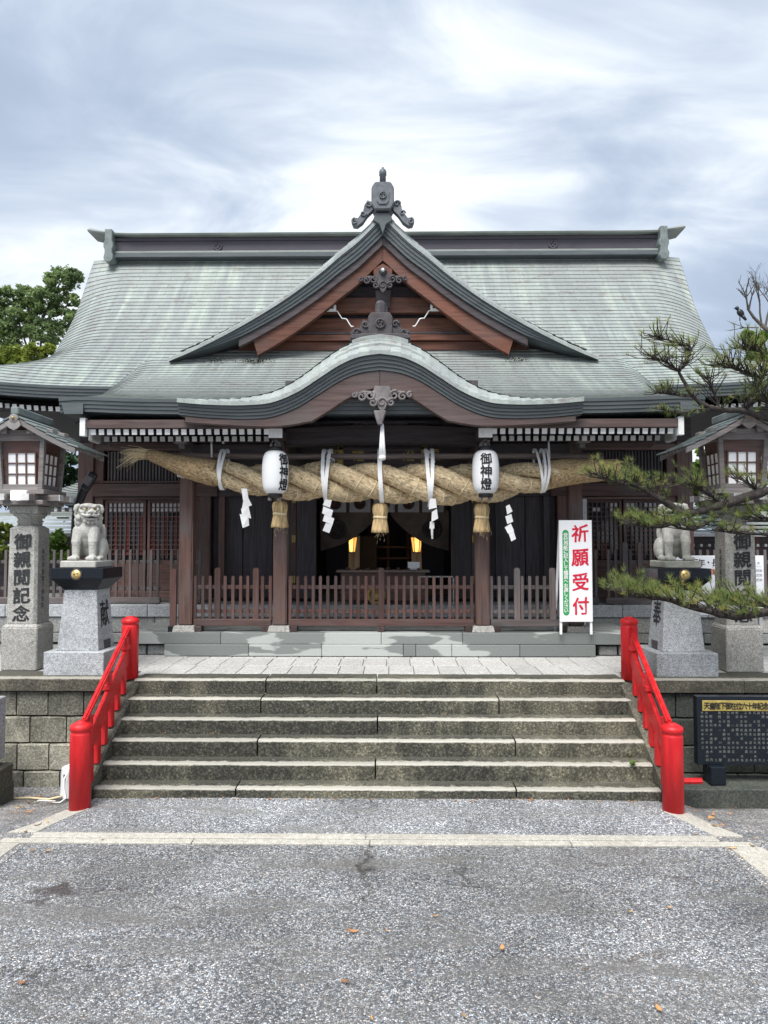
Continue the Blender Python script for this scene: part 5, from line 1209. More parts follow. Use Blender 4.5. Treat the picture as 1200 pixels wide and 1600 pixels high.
shide(381, 763, [[(376, 763, 0), (385, 763, 0), (387, 778, .02), (379, 782, 0)], [(380, 779, 0), (387, 778, .03), (392, 789, .05), (377, 796, 0)], [(376, 795, 0), (387, 789, .02), (391, 810, .05), (378, 806, .0)], [(374, 803, 0), (387, 806, .03), (388, 821, .05), (379, 825, 0)]], 'white zigzag paper streamer left of the left paper lantern')
shide(513, 780, [[(508, 780, 0), (518, 781, .02), (515, 793, .03), (504, 789, 0)], [(505, 791, 0), (520, 797, .03), (517, 808, .04), (503, 802, 0)], [(507, 804, 0), (522, 810, .03), (519, 820, .04), (504, 814, 0)], [(509, 817, 0), (519, 820, .03), (514, 833, .04), (504, 829, 0)]], 'white zigzag paper streamer right of the left paper lantern')
shide(676, 778, [[(672, 779, 0), (681, 779, .02), (683, 793, .03), (670, 796, 0)], [(675, 800, 0), (683, 795, .03), (685, 810, .04), (674, 816, 0)], [(672, 815, 0), (679, 816, .06), (679, 826, .04), (671, 826, .0)], [(673, 826, 0), (677, 826, .03), (677, 842, .04), (674, 842, 0)]], 'half-turned white paper streamer left of the right paper lantern')
shide(797, 788, [[(791, 791, 0), (797, 788, .02), (802, 799, .03), (793, 804, 0)], [(790, 807, 0), (800, 803, .03), (803, 815, .04), (793, 819, 0)], [(789, 824, 0), (799, 818, .03), (804, 829, .04), (794, 834, 0)], [(795, 834, 0), (803, 829, .03), (807, 842, .04), (799, 846, 0)]], 'white zigzag paper streamer right of the right paper lantern')
def tassel(px, y0, y1, label):
    s = (YS - 0.05) / FPX; c = Vector((X(px, YS - 0.05), YS - 0.05, Z(y1, YS - 0.05))); h = (y1 - y0) * s; t = thing('straw_tassel', c, label, 'tassel', 'straw tassels under the rope')
    mb = MB(); prof = [(0.118, 0), (0.112, h * .12), (0.098, h * .35), (0.085, h * .50), (0.088, h * .54), (0.102, h * .66), (0.108, h * .82), (0.095, h * .95), (0.05, h * 1.0)]
    N = 40; mb.lathe(prof, c, N)
    for i, v in enumerate(mb.v):
        k = i % N; d = v - c; f = 1 + (0.06 if k % 2 else -0.05) + 0.05 * mnoise.noise(Vector((k * 1.3, d.z * 3, px))); mb.v[i] = c + Vector((d.x * f, d.y * f, d.z + (0.02 * mnoise.noise(Vector((k * 2.1, 0, px))) if d.z < 0.02 else 0)))
    o = mb.build('straw_bundle', STRAWT, t)
    for dz in (0.50, 0.53): MB().tube([c + Vector((0.092 * math.cos(a), 0.092 * math.sin(a), h * dz + 0.004 * math.sin(a * 2))) for a in [2 * math.pi * i / 16 for i in range(17)]], 0.011, 6, True, False).build('binding', CORD, o)
    straws('straw_ends', c + Vector((0, 0, 0.03)), (0, 0, -1), 40, 0.045, 0.15, CORD, o, 0.0025, 0.1, 0.05)
    MB().tube([c + Vector((0, 0, h * 0.96)), c + Vector((0.01, 0, h + 0.06))], 0.012, 6).build('hanging_cord', CLOTH if px == 594 else CORD, t)
    return t
tassel(437, 783, 824, 'straw tassel below the left paper lantern'); tassel(594, 786, 832, 'straw tassel at the middle of the rope'); tassel(753, 787, 831, 'straw tassel below the right paper lantern')

# ------------------------------------------------------------------ paper lanterns
def paper_lantern(px, ang, label):
    yl = 10.12; s = yl / FPX; c = Vector((X(px, yl), yl, Z(738, yl))); H = 67 * s / 2; RR = 20.3 * s
    t = thing('paper_lantern', c - Vector((0, 0, H + 0.05)), label, 'lantern', 'white paper lanterns on the porch')
    base = curve([(-1, 0.56), (-0.93, 0.74), (-0.75, 0.91), (-0.4, 1.0), (0, 1.03), (0.4, 1.01), (0.75, 0.92), (0.93, 0.76), (1, 0.58)])
    prof = []; n = 60
    for i in range(n + 1):
        f = -1 + 2 * i / n; prof.append((RR * base(f) * (1 + (0.011 if i % 2 else -0.011)), f * H))
    b = MB().lathe(prof, c, 40).build('paper_body', LANP, t)
    MB().lathe([(RR * 0.50, 0), (RR * 0.56, 0.01), (RR * 0.56, 0.06), (RR * 0.5, 0.065)], c + Vector((0, 0, H - 0.01)), 24).build('top_ring', BLACKP, t)
    MB().lathe([(RR * 0.5, 0), (RR * 0.56, 0.008), (RR * 0.56, 0.055), (RR * 0.5, 0.06)], c - Vector((0, 0, H + 0.05)), 24).build('bottom_ring', BLACKP, t)
    MB().tube([c + Vector((-0.05, 0, H + 0.05)), c + Vector((-0.05, 0, H + 0.12)), c + Vector((0, 0, H + 0.16)), c + Vector((0.05, 0, H + 0.12)), c + Vector((0.05, 0, H + 0.05))], 0.007, 6).build('handle', CARVL, t)
    for dx in (-0.07, 0.05): piece('metal_clip', c + Vector((dx, -0.02, -H - 0.075)), (0.05, 0.05, 0.05), CARVL, t, 0.01)
    for dx in (-0.06, 0.0): piece('metal_clip', c + Vector((dx, 0.02, H + 0.08)), (0.035, 0.05, 0.05), CARVL, t, 0.006)
    def wr(x, y, z):
        zz = y + 0.57 * H; a = -math.pi / 2 + ang + x / RR; r = RR * base(max(-1, min(1, zz / H))) * 1.012 + 0.004 + z
        return c + Vector((r * math.cos(a), r * math.sin(a), zz))
    lettering('lettering', '御神燈', (0, 0, 0), (1, 0, 0), (0, 0, 1), 0.172, INK, t, 0.026, True, 0.172, 0.0, 0.035, 0.92, wr)
LANP = flatm('ribbed white lantern paper', (0.84, 0.85, 0.86), 0.6, 0.3, trans=0.2)
paper_lantern(429.5, R(50), 'white paper lantern with black characters turned to its right, above the left tassel')
paper_lantern(759.5, R(-5), 'white paper lantern with black characters facing forward, above the right tassel')

# ------------------------------------------------------------------ standing sign
ys = 10.70; s = ys / FPX
t = thing('standing_sign', (X(901, ys), ys, ZF), 'tall white standing sign with four red characters and green strip', 'sign')
xl, xr = X(873.5, ys), X(924.5, ys); zt, zbm = Z(813, ys), Z(971, ys); zft = Z(991, ys)
MB().box(((xl + xr) / 2, ys, (zt + zbm) / 2), (xr - xl, 0.03, zt - zbm)).build('panel', PAPERW, t, None, 0.003)
for x in (xl + 0.018, xr - 0.018): MB().box((x, ys + 0.02, (zt + zft) / 2), (0.034, 0.034, zt - zft)).build('leg', PAPERW, t, None, 0.003)
for x in (xl + 0.018, xr - 0.018): MB().bar((x, ys + 0.04, zt - 0.05), (x, ys + 0.42, ZF), 0.03, 0.03).build('rear_leg', PAPERW, t)
for i, ch in enumerate('祈願受付'): lettering('character', ch, (X(906, ys), ys - 0.0175, Z(833.5 + 37.6 * i, ys)), (1, 0, 0), (0, 0, 1), 0.262, INKR, t, 0.022, True, None, 0.0, 0.035, 0.95, None, 0.06)
gx0, gx1 = X(878.4, ys), X(888.2, ys); gz0, gz1 = Z(961, ys), Z(828, ys); gr = (gx1 - gx0) / 2; gc = (gx0 + gx1) / 2
pl = [(gc + gr * math.cos(a), gz1 - gr + gr * math.sin(a)) for a in [math.pi * i / 12 for i in range(13)]] + [(gc + gr * math.cos(a), gz0 + gr + gr * math.sin(a)) for a in [math.pi + math.pi * i / 12 for i in range(13)]]
o = MB().prism(pl, ys - 0.0185, ys - 0.0152).build('green_strip', GREENP, t)
lettering('lettering', '受付用紙に記入して職員へお渡しください', (gc, ys - 0.0205, gz1 - 0.075), (1, 0, 0), (0, 0, 1), 0.068, INKW, o, 0.02, True, (gz1 - gz0 - 0.13) / 18.2)
# ------------------------------------------------------------------ lion-dog statues on pedestals
LH = Matrix.Rotation(R(32), 3, 'Z'); LHC = Vector((0.012, -0.045, 0.585))
def lion_mesh():
    mb = MB()
    def cap(a, b, ra, rb, n=10):
        a, b = Vector(a), Vector(b); k = 7
        for i in range(k + 1): t = i / k; mb.ball(a.lerp(b, t), ra + (rb - ra) * t, 12, 8)
    mb.ball((0, 0.0, 0.34), (0.135, 0.125, 0.20), 16, 12); mb.ball((0, -0.05, 0.37), (0.13, 0.105, 0.13), 16, 12)
    mb.ball((0, 0.13, 0.19), (0.15, 0.18, 0.18), 16, 12); mb.ball((0, 0.06, 0.42), (0.11, 0.12, 0.14), 14, 10)
    for s in (-1, 1):
        mb.ball((s * 0.135, 0.09, 0.15), (0.065, 0.135, 0.135), 14, 10); mb.ball((s * 0.155, 0.02, 0.09), (0.045, 0.08, 0.07)); mb.ball((s * 0.155, -0.055, 0.03), (0.05, 0.085, 0.035))
        for q in (-0.03, 0, 0.03): mb.ball((s * 0.155 + q, -0.135, 0.025), (0.019, 0.022, 0.026), 8, 6)
        cap((s * 0.095, -0.085, 0.36), (s * 0.100, -0.125, 0.225), 0.068, 0.060); cap((s * 0.100, -0.125, 0.225), (s * 0.102, -0.13, 0.06), 0.055, 0.046)
        mb.ball((s * 0.100, -0.138, 0.232), (0.060, 0.045, 0.030)); mb.ball((s * 0.10, -0.135, 0.195), (0.052, 0.05, 0.015))
        mb.ball((s * 0.104, -0.165, 0.032), (0.060, 0.075, 0.038), 12, 8)
        for q in (-0.038, -0.013, 0.013, 0.038): mb.ball((s * 0.104 + q, -0.232 + abs(q) * 0.3, 0.026), (0.016, 0.024, 0.026), 8, 6)
    for i in range(9): a = -1.2 + 2.4 * i / 8; mb.ball((0.10 * math.sin(a), 0.22 + 0.02 * math.cos(a), 0.36 + 0.02 * math.cos(3 * a)), (0.035, 0.04, 0.11), 8, 6)
    mb.ball((0, 0.24, 0.42), (0.07, 0.05, 0.17), 10, 8)
    # head, turned towards the stairs
    H = LH; hc = LHC
    def hb(c, r, n=10, m=7): mb.ball(hc + H @ Vector(c), r, n, m, H)
    def ht(pts, rad): mb.tube([hc + H @ Vector(p) for p in pts], rad, 8)
    hb((0, 0.03, -0.005), (0.125, 0.125, 0.10), 18, 12); hb((0, 0.045, 0.058), (0.122, 0.125, 0.058), 16, 10); hb((0, 0.0, -0.085), (0.105, 0.105, 0.06), 14, 10)
    hb((0, -0.120, -0.012), (0.058, 0.062, 0.034)); hb((0, -0.178, 0.006), (0.046, 0.024, 0.024)); hb((0, -0.12, 0.02), (0.026, 0.06, 0.03))
    for s in (-1, 1):
        hb((s * 0.034, -0.184, -0.002), (0.020, 0.020, 0.017), 8, 6)
        ht([(s * 0.008, -0.182, -0.034), (s * 0.045, -0.172, -0.044), (s * 0.080, -0.140, -0.038), (s * 0.108, -0.095, -0.022)], [0.019, 0.021, 0.019, 0.013])     # upper lip
        ht([(0, -0.150, -0.084), (s * 0.045, -0.138, -0.080), (s * 0.085, -0.105, -0.066), (s * 0.105, -0.075, -0.045)], [0.016, 0.017, 0.015, 0.010])            # lower lip
        ht([(s * 0.012, -0.150, 0.052), (s * 0.045, -0.150, 0.074), (s * 0.085, -0.120, 0.078), (s * 0.118, -0.075, 0.056)], [0.018, 0.024, 0.022, 0.012])        # brow
        hb((s * 0.085, -0.092, 0.0), (0.036, 0.036, 0.026)); hb((s * 0.100, -0.05, 0.02), (0.03, 0.04, 0.04))
        ht([(s * 0.105, 0.0, 0.085), (s * 0.142, 0.0, 0.07), (s * 0.155, -0.005, 0.03), (s * 0.150, -0.01, -0.01)], [0.026, 0.032, 0.028, 0.012])                # drooping ear
        for q, (yy, zz, r) in enumerate(((-0.035, -0.075, 0.036), (0.015, -0.045, 0.040), (-0.01, -0.125, 0.042), (0.055, -0.10, 0.044), (0.09, -0.03, 0.044), (0.035, -0.165, 0.042), (0.10, -0.145, 0.044))):
            cx = s * (0.122 - 0.004 * q); hb((cx, yy, zz), (r * 0.9, r, r), 10, 8)
            pts = [(cx + s * r * 0.86, yy + r * (1 - t / 13) * 0.72 * math.cos(t * 0.75), zz + r * (1 - t / 13) * 0.72 * math.sin(t * 0.75)) for t in range(12)]; ht(pts, [0.0085 * (1 - t / 22) for t in range(12)])
    for x_, z_ in ((-0.062, -0.105), (-0.022, -0.120), (0.022, -0.120), (0.062, -0.105)): hb((x_, -0.112, z_), (0.024, 0.026, 0.030), 8, 6)
    for an in range(9):
        t = -2.0 + 0.5 * an; mb.ball((0.118 * math.sin(t), 0.0 - 0.105 * math.cos(t), 0.455 + 0.012 * (an % 2)), 0.036, 10, 8)
    me = bpy.data.meshes.new('lion'); me.from_pydata(mb.v, [], mb.f); o = bpy.data.objects.new('lion', me); COL.objects.link(o)
    m = o.modifiers.new('r', 'REMESH'); m.mode = 'VOXEL'; m.voxel_size = 0.0052
    m2 = o.modifiers.new('s', 'SMOOTH'); m2.factor = 0.5; m2.iterations = 1
    dg = bpy.context.evaluated_depsgraph_get(); res = bpy.data.meshes.new_from_object(o.evaluated_get(dg)); bpy.data.objects.remove(o)
    for p in res.polygons: p.use_smooth = True
    res.name = 'statue'; return res
LION = lion_mesh()
def pedestal(sgn, mat, ch):
    side = 'left' if sgn < 0 else 'right'; xc = sgn * 3.765; y0 = 9.13
    t = thing('stone_pedestal', (xc, y0 + 0.37, ZP), f'grey granite pedestal with black cap carrying the {side} lion-dog', 'pedestal')
    MB().box((xc, y0 + 0.375, ZP + 0.145), (0.75, 0.75, 0.29)).build('plinth', GRAN, t, None, 0.008)
    zb, zt = ZP + 0.29, ZP + 1.045; mb = MB(); b, u_ = 0.262, 0.205; yc = y0 + 0.375
    mb.box((xc, yc, (zb + zt) / 2), (2 * b, 2 * b, zt - zb), None, u_ / b); mb.build('shaft', GRAN, t, None, 0.006)
    mb = MB(); prof = [(u_ + 0.0, zt), (0.330, zt + 0.145), (0.330, zt + 0.275)]
    vs = []
    for r, z in prof: vs += [(xc - r, yc - r, z), (xc + r, yc - r, z), (xc + r, yc + r, z), (xc - r, yc + r, z)]
    mb.add(vs, [(3, 2, 1, 0), (8, 9, 10, 11)] + [(i + 4 * k, (i + 1) % 4 + 4 * k, (i + 1) % 4 + 4 * k + 4, i + 4 * k + 4) for k in range(2) for i in range(4)]); cp = mb.build('cap', BLACKG, t, None, 0.004)
    oc = [(xc + 0.078 * math.cos(R(22.5 + 45 * i)), zt + 0.20 + 0.078 * math.sin(R(22.5 + 45 * i))) for i in range(8)]
    MB().prism(oc, yc - 0.342, yc - 0.328).build('crest_frame', CARV, cp, None, 0.003); tmp = MB().lathe([(0.058, 0), (0.056, 0.010), (0, 0.012)], (0, 0, 0), 24); mb = MB().add([Vector((xc + v.x, yc - 0.342 - v.z, zt + 0.20 + v.y)) for v in tmp.v], tmp.f, True); mb.build('gilt_crest', GOLD, cp)
    mb = MB()
    for k in range(3):
        a0 = k * 2.094 + 0.4; mb.tube([(xc + 0.024 * math.cos(a0 + q * 0.35), yc - 0.354, zt + 0.20 + 0.024 * math.sin(a0 + q * 0.35)) for q in range(5)], [0.011, 0.010, 0.007, 0.005, 0.002], 6)
    mb.build('crest_mark', BRASS, cp)
    # brush character on the inner face, small dark niche at its foot
    f = lambda z: b + (u_ - b) * (z - zb) / (zt - zb); zc = zb + 0.45; sl = (b - u_) / (zt - zb)
    rt = (0, 1, 0) if sgn < 0 else (0, -1, 0); upv = Vector((sgn * sl, 0, 1))
    lettering('carved_character', ch, (xc - sgn * (f(zc) + 0.004), yc, zc), rt, upv, 0.36, INKD, t, 0.012, True, None, 0.0, 0.05, 0.8)
    MB().box((xc - sgn * (b - 0.02), yc + 0.02, zb + 0.055), (0.05, 0.2, 0.105)).build('niche', CARV, t)
    st = thing('lion_dog_statue', (xc + sgn * -0.0, yc - 0.03, zt + 0.276), f'{"pale" if sgn < 0 else "mossy"} stone lion-dog seated on the {side} pedestal', 'statue')
    MB().box((xc, yc - 0.02, zt + 0.322), (0.45, 0.56, 0.09)).build('base_slab', mat, st, None, 0.012)
    me = LION if sgn < 0 else LION.copy(); me.materials.append(mat); o = bpy.data.objects.new('figure', me); link(o, st, (xc, yc + 0.02, zt + 0.364)); o.scale = (1.06 * -sgn, 1.0, 1.06)
    for s_ in (-1, 1):
        e = LHC + LH @ Vector((s_ * 0.052, -0.128, 0.040)); e = Vector((xc - sgn * 1.06 * e.x, yc + 0.02 + e.y, zt + 0.364 + 1.06 * e.z))
        MB().ball(e, 0.021, 10, 8).build('eye', EYEM, o); g = LH @ Vector((0, -1, 0.05)); g = Vector((-sgn * g.x, g.y, g.z)); MB().ball(e + g * 0.0165, 0.0075, 8, 6).build('pupil', INK, o)
        for ch_ in o.children:
            if not ch_.get('fixed'): ch_['fixed'] = 1; ch_.scale = (1 / o.scale.x, 1 / o.scale.y, 1 / o.scale.z); l_ = ch_.location; ch_.location = (l_.x / o.scale.x, l_.y / o.scale.y, l_.z / o.scale.z)
    pts = [LHC + LH @ Vector(p) for p in ((-0.098, -0.088, -0.036), (-0.070, -0.135, -0.060), (-0.03, -0.162, -0.066), (0.0, -0.166, -0.064), (0.03, -0.162, -0.066), (0.070, -0.135, -0.060), (0.098, -0.088, -0.036))]
    m_ = MB().tube([Vector((xc - sgn * 1.06 * p.x, yc + 0.02 + p.y + 0.012, zt + 0.364 + 1.06 * p.z)) for p in pts], 0.010, 6).build('mouth', INKD, o)
    m_.scale = (1 / o.scale.x, 1 / o.scale.y, 1 / o.scale.z); l_ = m_.location; m_.location = (l_.x / o.scale.x, l_.y / o.scale.y, l_.z / o.scale.z)
    return st
EYEM = flatm('amber glass eye', (0.45, 0.33, 0.12), 0.3)
pedestal(-1, LIONS, '献'); pedestal(1, LIONR, '奉')

# ------------------------------------------------------------------ memorial lanterns: stone shaft with timber light house
def memorial_lantern(sgn):
    side = 'left' if sgn < 0 else 'right'; xc = sgn * 4.63; yc = 9.72
    t = thing('memorial_lantern', (xc, yc, ZP), f'stone memorial pillar with timber lantern house on top, beside the {side} lion-dog', 'lantern')
    zb = Z(981, 9.5)
    MB().box((xc, yc, (ZP + zb) / 2), (0.47, 0.47, zb - ZP)).build('base', GRANL, t, None, 0.014)
    MB().box((xc, yc, zb + 0.02), (0.46, 0.46, 0.04), None, 0.85).build('base_cap', GRANL, t, None, 0.006)
    zs = Z(822, 9.5); bb = 0.20
    def octo(r, c): return [(-r, -r + c), (-r + c, -r), (r - c, -r), (r, -r + c), (r, r - c), (r - c, r), (-r + c, r), (-r, r - c)]
    mb = MB(); A = octo(bb, 0.035); B = octo(0.188, 0.035); C_ = octo(0.14, 0.03); n = 8
    vs = [(xc + x, yc + y, zb + 0.04) for x, y in A] + [(xc + x, yc + y, zs - 0.03) for x, y in B] + [(xc + x, yc + y, zs + 0.01) for x, y in C_]
    mb.add(vs, [tuple(reversed(range(8)))] + [(i + n * k, (i + 1) % n + n * k, (i + 1) % n + n * k + n, i + n * k + n) for k in range(2) for i in range(8)] + [tuple(range(16, 24))]); mb.build('shaft', GRANL, t, None, 0.004)
    zn = Z(805, 9.55); MB().lathe([(0.150, zs), (0.150, zn - 0.03), (0.205, zn), (0.205, zn + 0.02)], (xc, yc, 0), 20).build('neck', GRANL, t)
    zk = Z(789, 9.55); MB().box((xc, yc, (zn + zk) / 2 + 0.01), (0.38, 0.38, zk - zn - 0.02)).build('seat_block', GRANL, t, None, 0.015)
    o_ = Vector((xc, yc, zk))
    def P(x, y, z): return o_ + Vector((x, y, z))
    lw = 0.0
    for i, ch in enumerate('御親閲記念'): lettering('carved_character', ch, (xc + (0.005), yc - 0.2025, Z(846 + 28.3 * i, 9.5)), (1, 0, 0), (0, 0, 1), 0.218, INKD, t, 0.024, True, None, 0.0, 0.035, 1.05, None, 0.03)
    fx = -sgn
    lettering('small_inscription', '奉祝天皇陛下御親閲' , (xc + fx * 0.199, yc - 0.03, Z(862, 9.5)), (0, 1, 0) if sgn < 0 else (0, -1, 0), (0, 0, 1), 0.075, INKD, t, 0.0, True, 0.088)
    # timber base tray and brackets
    MB().box(P(0, 0, 0.03), (0.62, 0.62, 0.06)).build('tray', WLAN, t, None, 0.008)
    for a in (-1, 1):
        MB().box(P(a * 0.16, 0, 0.09), (0.11, 0.95, 0.085)).build('bracket_beam', WLAN, t, None, 0.006); MB().box(P(0, a * 0.16, 0.092), (0.95, 0.11, 0.080)).build('bracket_beam', WLAN, t, None, 0.006)
        for b in (-1, 1): piece('beam_end', P(a * 0.16, b * 0.478, 0.09), (0.108, 0.012, 0.083), SHADEW, t, 0); piece('beam_end', P(a * 0.478, b * 0.16, 0.092), (0.012, 0.108, 0.078), SHADEW, t, 0)
    MB().box(P(0, 0, 0.165), (0.66, 0.66, 0.06)).build('floor_board', WLAN, t, None, 0.006)
    zh0, zh1 = 0.20, Z(690, 9.7) - zk
    # light house: four posts splayed, window grids
    b0, b1 = 0.255, 0.30
    for a in (-1, 1):
        for b in (-1, 1): MB().bar(P(a * b0, b * b0, zh0), P(a * b1, b * b1, zh1 + 0.1), 0.06, 0.06, (0, 1, 0)).build('corner_post', WLAN, t, None, 0.004)
    mb = MB(); rws = [[P(x * q, y * q, z) for x, y in ((-1, -1), (1, -1), (1, 1), (-1, 1), (-1, -1))] for q, z in ((b0 - 0.035, zh0), (b1 - 0.035, zh1 + 0.1))]; mb.grid(rws, False); mb.build('inner_walls', WOODX, t)
    wz0, wz1 = Z(757, 9.45) - zk, Z(706, 9.45) - zk
    for ax in range(4):
        Rm = Matrix.Rotation(ax * math.pi / 2, 3, 'Z'); k = lambda z: (b0 + (b1 - b0) * (z - zh0) / (zh1 + 0.1 - zh0)) - 0.025
        def Q(u, z, d): return o_ + Rm @ Vector((u, -(k(z) + d), z))
        hw_ = 0.185
        pn = []
        for i in range(3):
            for j in range(3):
                u0, u1 = -hw_ + 2 * hw_ * i / 3 + 0.009, -hw_ + 2 * hw_ * (i + 1) / 3 - 0.009; z0, z1 = wz0 + (wz1 - wz0) * j / 3 + 0.009, wz0 + (wz1 - wz0) * (j + 1) / 3 - 0.009
                V = [Q(u0, z0, 0.004), Q(u1, z0, 0.004), Q(u1, z1, 0.004), Q(u0, z1, 0.004)]; W2 = [v + Rm @ Vector((0, 0.006, 0)) for v in V]
                MB().add(V + W2, [(0, 1, 2, 3), (7, 6, 5, 4), (0, 4, 5, 1), (1, 5, 6, 2), (2, 6, 7, 3), (3, 7, 4, 0)]).build('pane', SHOJI, t)
        for i in range(4):
            u = -hw_ + 2 * hw_ * i / 3; MB().bar(Q(u, wz0 - 0.01, 0.012), Q(u, wz1 + 0.01, 0.012), 0.018, 0.018, Rm @ Vector((0, 1, 0))).build('glazing_bar', WOODZ, t)
            z = wz0 + (wz1 - wz0) * i / 3; MB().bar(Q(-hw_, z, 0.010), Q(hw_, z, 0.010), 0.018, 0.018).build('glazing_bar', WOODX, t)
        MB().bar(Q(-0.27, zh0 + 0.03, 0.02), Q(0.27, zh0 + 0.03, 0.02), 0.05, 0.07).build('sill', WLAN, t)
        MB().bar(Q(-0.30, zh1 + 0.02, 0.02), Q(0.30, zh1 + 0.02, 0.02), 0.06, 0.085).build('head_beam', WLAN, t)
        for a in (-1, 1): piece('bracket', o_ + Rm @ Vector((a * 0.17, -0.345, zh1 + 0.10)), (0.085, 0.13, 0.085), WLAN, t, 0.006)
    # gabled timber and copper roof, ridge running away from the viewer
    ze = Z(704, 9.7) - zk; za = Z(648, 9.4) - zk; yF, yB = -0.46, 0.50; XE = 0.80
    prof = lambda x: za - (za - ze) * (1.18 * (x / XE) - 0.18 * (x / XE) ** 2)
    for sg in (-1, 1):
        nb = 6
        for i in range(nb):     # lapped boards down the slope
            x0, x1 = XE * i / nb, XE * (i + 1) / nb + 0.02; yo = 0.035 * i
            V = [P(sg * x0, yF - 0.0 + 0.0, prof(x0) + 0.0), P(sg * x1, yF, prof(x1) + 0.018), P(sg * x1, yB, prof(x1) + 0.018), P(sg * x0, yB, prof(x0))]
            U2 = [v - Vector((0, 0, 0.022)) for v in V]; MB().add(V + U2, [(0, 1, 2, 3), (7, 6, 5, 4), (0, 4, 5, 1), (1, 5, 6, 2), (2, 6, 7, 3), (3, 7, 4, 0)]).build('roof_board', ORNL, t, None, 0, True)
        for yy in (yF + 0.03, yB - 0.03):
            xs_ = [XE * 0.97 * i / 8 for i in range(9)]; MB().prism([((xc + sg * x), zk + prof(x) - 0.024) for x in xs_] + [((xc + sg * x), zk + prof(x) - 0.10) for x in reversed(xs_)], yc + yy - 0.02, yc + yy + 0.02).build('bargeboard', WLAN, t, None, 0.004, True)
        for i in range(7):
            y_ = yF + 0.09 + i * 0.125; MB().bar(P(sg * 0.28, y_, prof(0.28) - 0.06), P(sg * XE * 0.96, y_, prof(XE * 0.96) - 0.04), 0.03, 0.04).build('rafter', WLAN, t)
    for yy in (-0.30, 0.30): MB().prism([(xc - 0.36, zk + zh1 + 0.12), (xc + 0.36, zk + zh1 + 0.12), (xc + 0.30, zk + prof(0.30) - 0.05), (xc, zk + za - 0.05), (xc - 0.30, zk + prof(0.30) - 0.05)], yc + yy - 0.012, yc + yy + 0.012).build('gable_panel', WOODX, t)
    MB().box(P(0, 0.02, za + 0.04), (0.10, 0.98, 0.10)).build('ridge_beam', ORNL, t, None, 0.012)
    mb = MB(); tmp = MB().lathe([(0.06, 0), (0.058, 0.02), (0.03, 0.03), (0, 0.03)], (0, 0, 0), 8, False); mb.add([P(v.x, yF - 0.01 - v.z, za - 0.06 + v.y) for v in tmp.v], tmp.f); mb.prism([(xc + a, zk + za + b) for a, b in ((-0.07, -0.09), (0.07, -0.09), (0.09, -0.15), (0.05, -0.19), (0, -0.215), (-0.05, -0.19), (-0.09, -0.15))], yc + yF - 0.025, yc + yF - 0.004); o = mb.build('gable_pendant', WLAN, t)
    MB().ball(P(0, yF - 0.045, za - 0.06), 0.02, 8, 6).build('stud', BRASS, o)
    MB().box(P(0, 0, zh1 + 0.08), (0.70, 0.70, 0.07)).build('wall_plate', WLAN, t, None, 0.004)
    return t
memorial_lantern(-1); memorial_lantern(1)
c = at(28, 774, 9.28)
fl = thing('flood_lamp', c - Vector((0, 0, 0.07)), 'small lit flood lamp fixed below the left lantern house', 'lamp')
MB().box(c + Vector((0, 0.04, 0)), (0.21, 0.07, 0.135)).build('housing', PLASTW, fl, None, 0.01); MB().box(c, (0.18, 0.012, 0.105)).build('lamp_face', LAMPON, fl, None, 0.003); MB().tube([c + Vector((0, 0.05, -0.02)), c + Vector((0.0, 0.16, -0.04))], 0.015, 6).build('arm', BLACKP, fl)

# curved black lamp arm behind the left statue
ya = 10.3
pts = [at(px, py, ya) for px, py in ((116, 835), (118, 808), (122, 790), (128, 772), (136, 756), (143, 742))]
la = thing('lamp_arm', pts[0] - Vector((0, 0, 0.95)), 'curved black lamp arm rising behind the left lion-dog', 'lamp')
MB().tube([pts[0] - Vector((0, 0, 0.95))] + pts, [0.05, 0.05, 0.055, 0.06, 0.065, 0.07, 0.07], 8).build('arm', BLACKP, la)
MB().bar(at(131, 765, ya - 0.08), at(147, 739, ya - 0.08), 0.13, 0.08, (0, 1, 0)).build('lamp_head', BLACKP, la, None, 0.02)
MB().bar(at(133.5, 757, ya - 0.125), at(141, 745, ya - 0.125), 0.085, 0.012, (0, 1, 0)).build('lens', CARVL, la, None, 0.004)

# ------------------------------------------------------------------ black memorial plaque at the foot of the right wall
yp = 8.42; xl = X(1084, yp); zt, zb = Z(1087, yp), Z(1193, yp); Wp = 1.62
pl_ = thing('memorial_plaque', (xl + Wp / 2, yp + 0.06, -0.34), 'black stone memorial plaque with gilt heading and rows of names', 'plaque')
MB().box((xl + Wp / 2, yp + 0.05, (zt + zb) / 2), (Wp, 0.10, zt - zb)).build('slab', BLACKG, pl_, None, 0.004)
MB().box((xl + Wp / 2, yp - 0.004, Z(1101, yp)), (Wp - 0.12, 0.012, 0.118)).build('gilt_heading', GOLDP, pl_, None, 0.004)
lettering('heading', '天皇陛下御在位六十年記念', (X(1099, yp), yp - 0.0135, Z(1101, yp)), (1, 0, 0), (0, 0, 1), 0.082, INK, pl_, 0.022, False, (X(1190, yp) - X(1099, yp)) / 11, 0.0, 0.02, 0.85)
fam = '鈴高田山佐木中村松井上野原森林池橋石岡本清吉藤近渡島西川北東谷宮内藤安永平和正義明光治幸太一郎次三'
rg = random.Random(3)
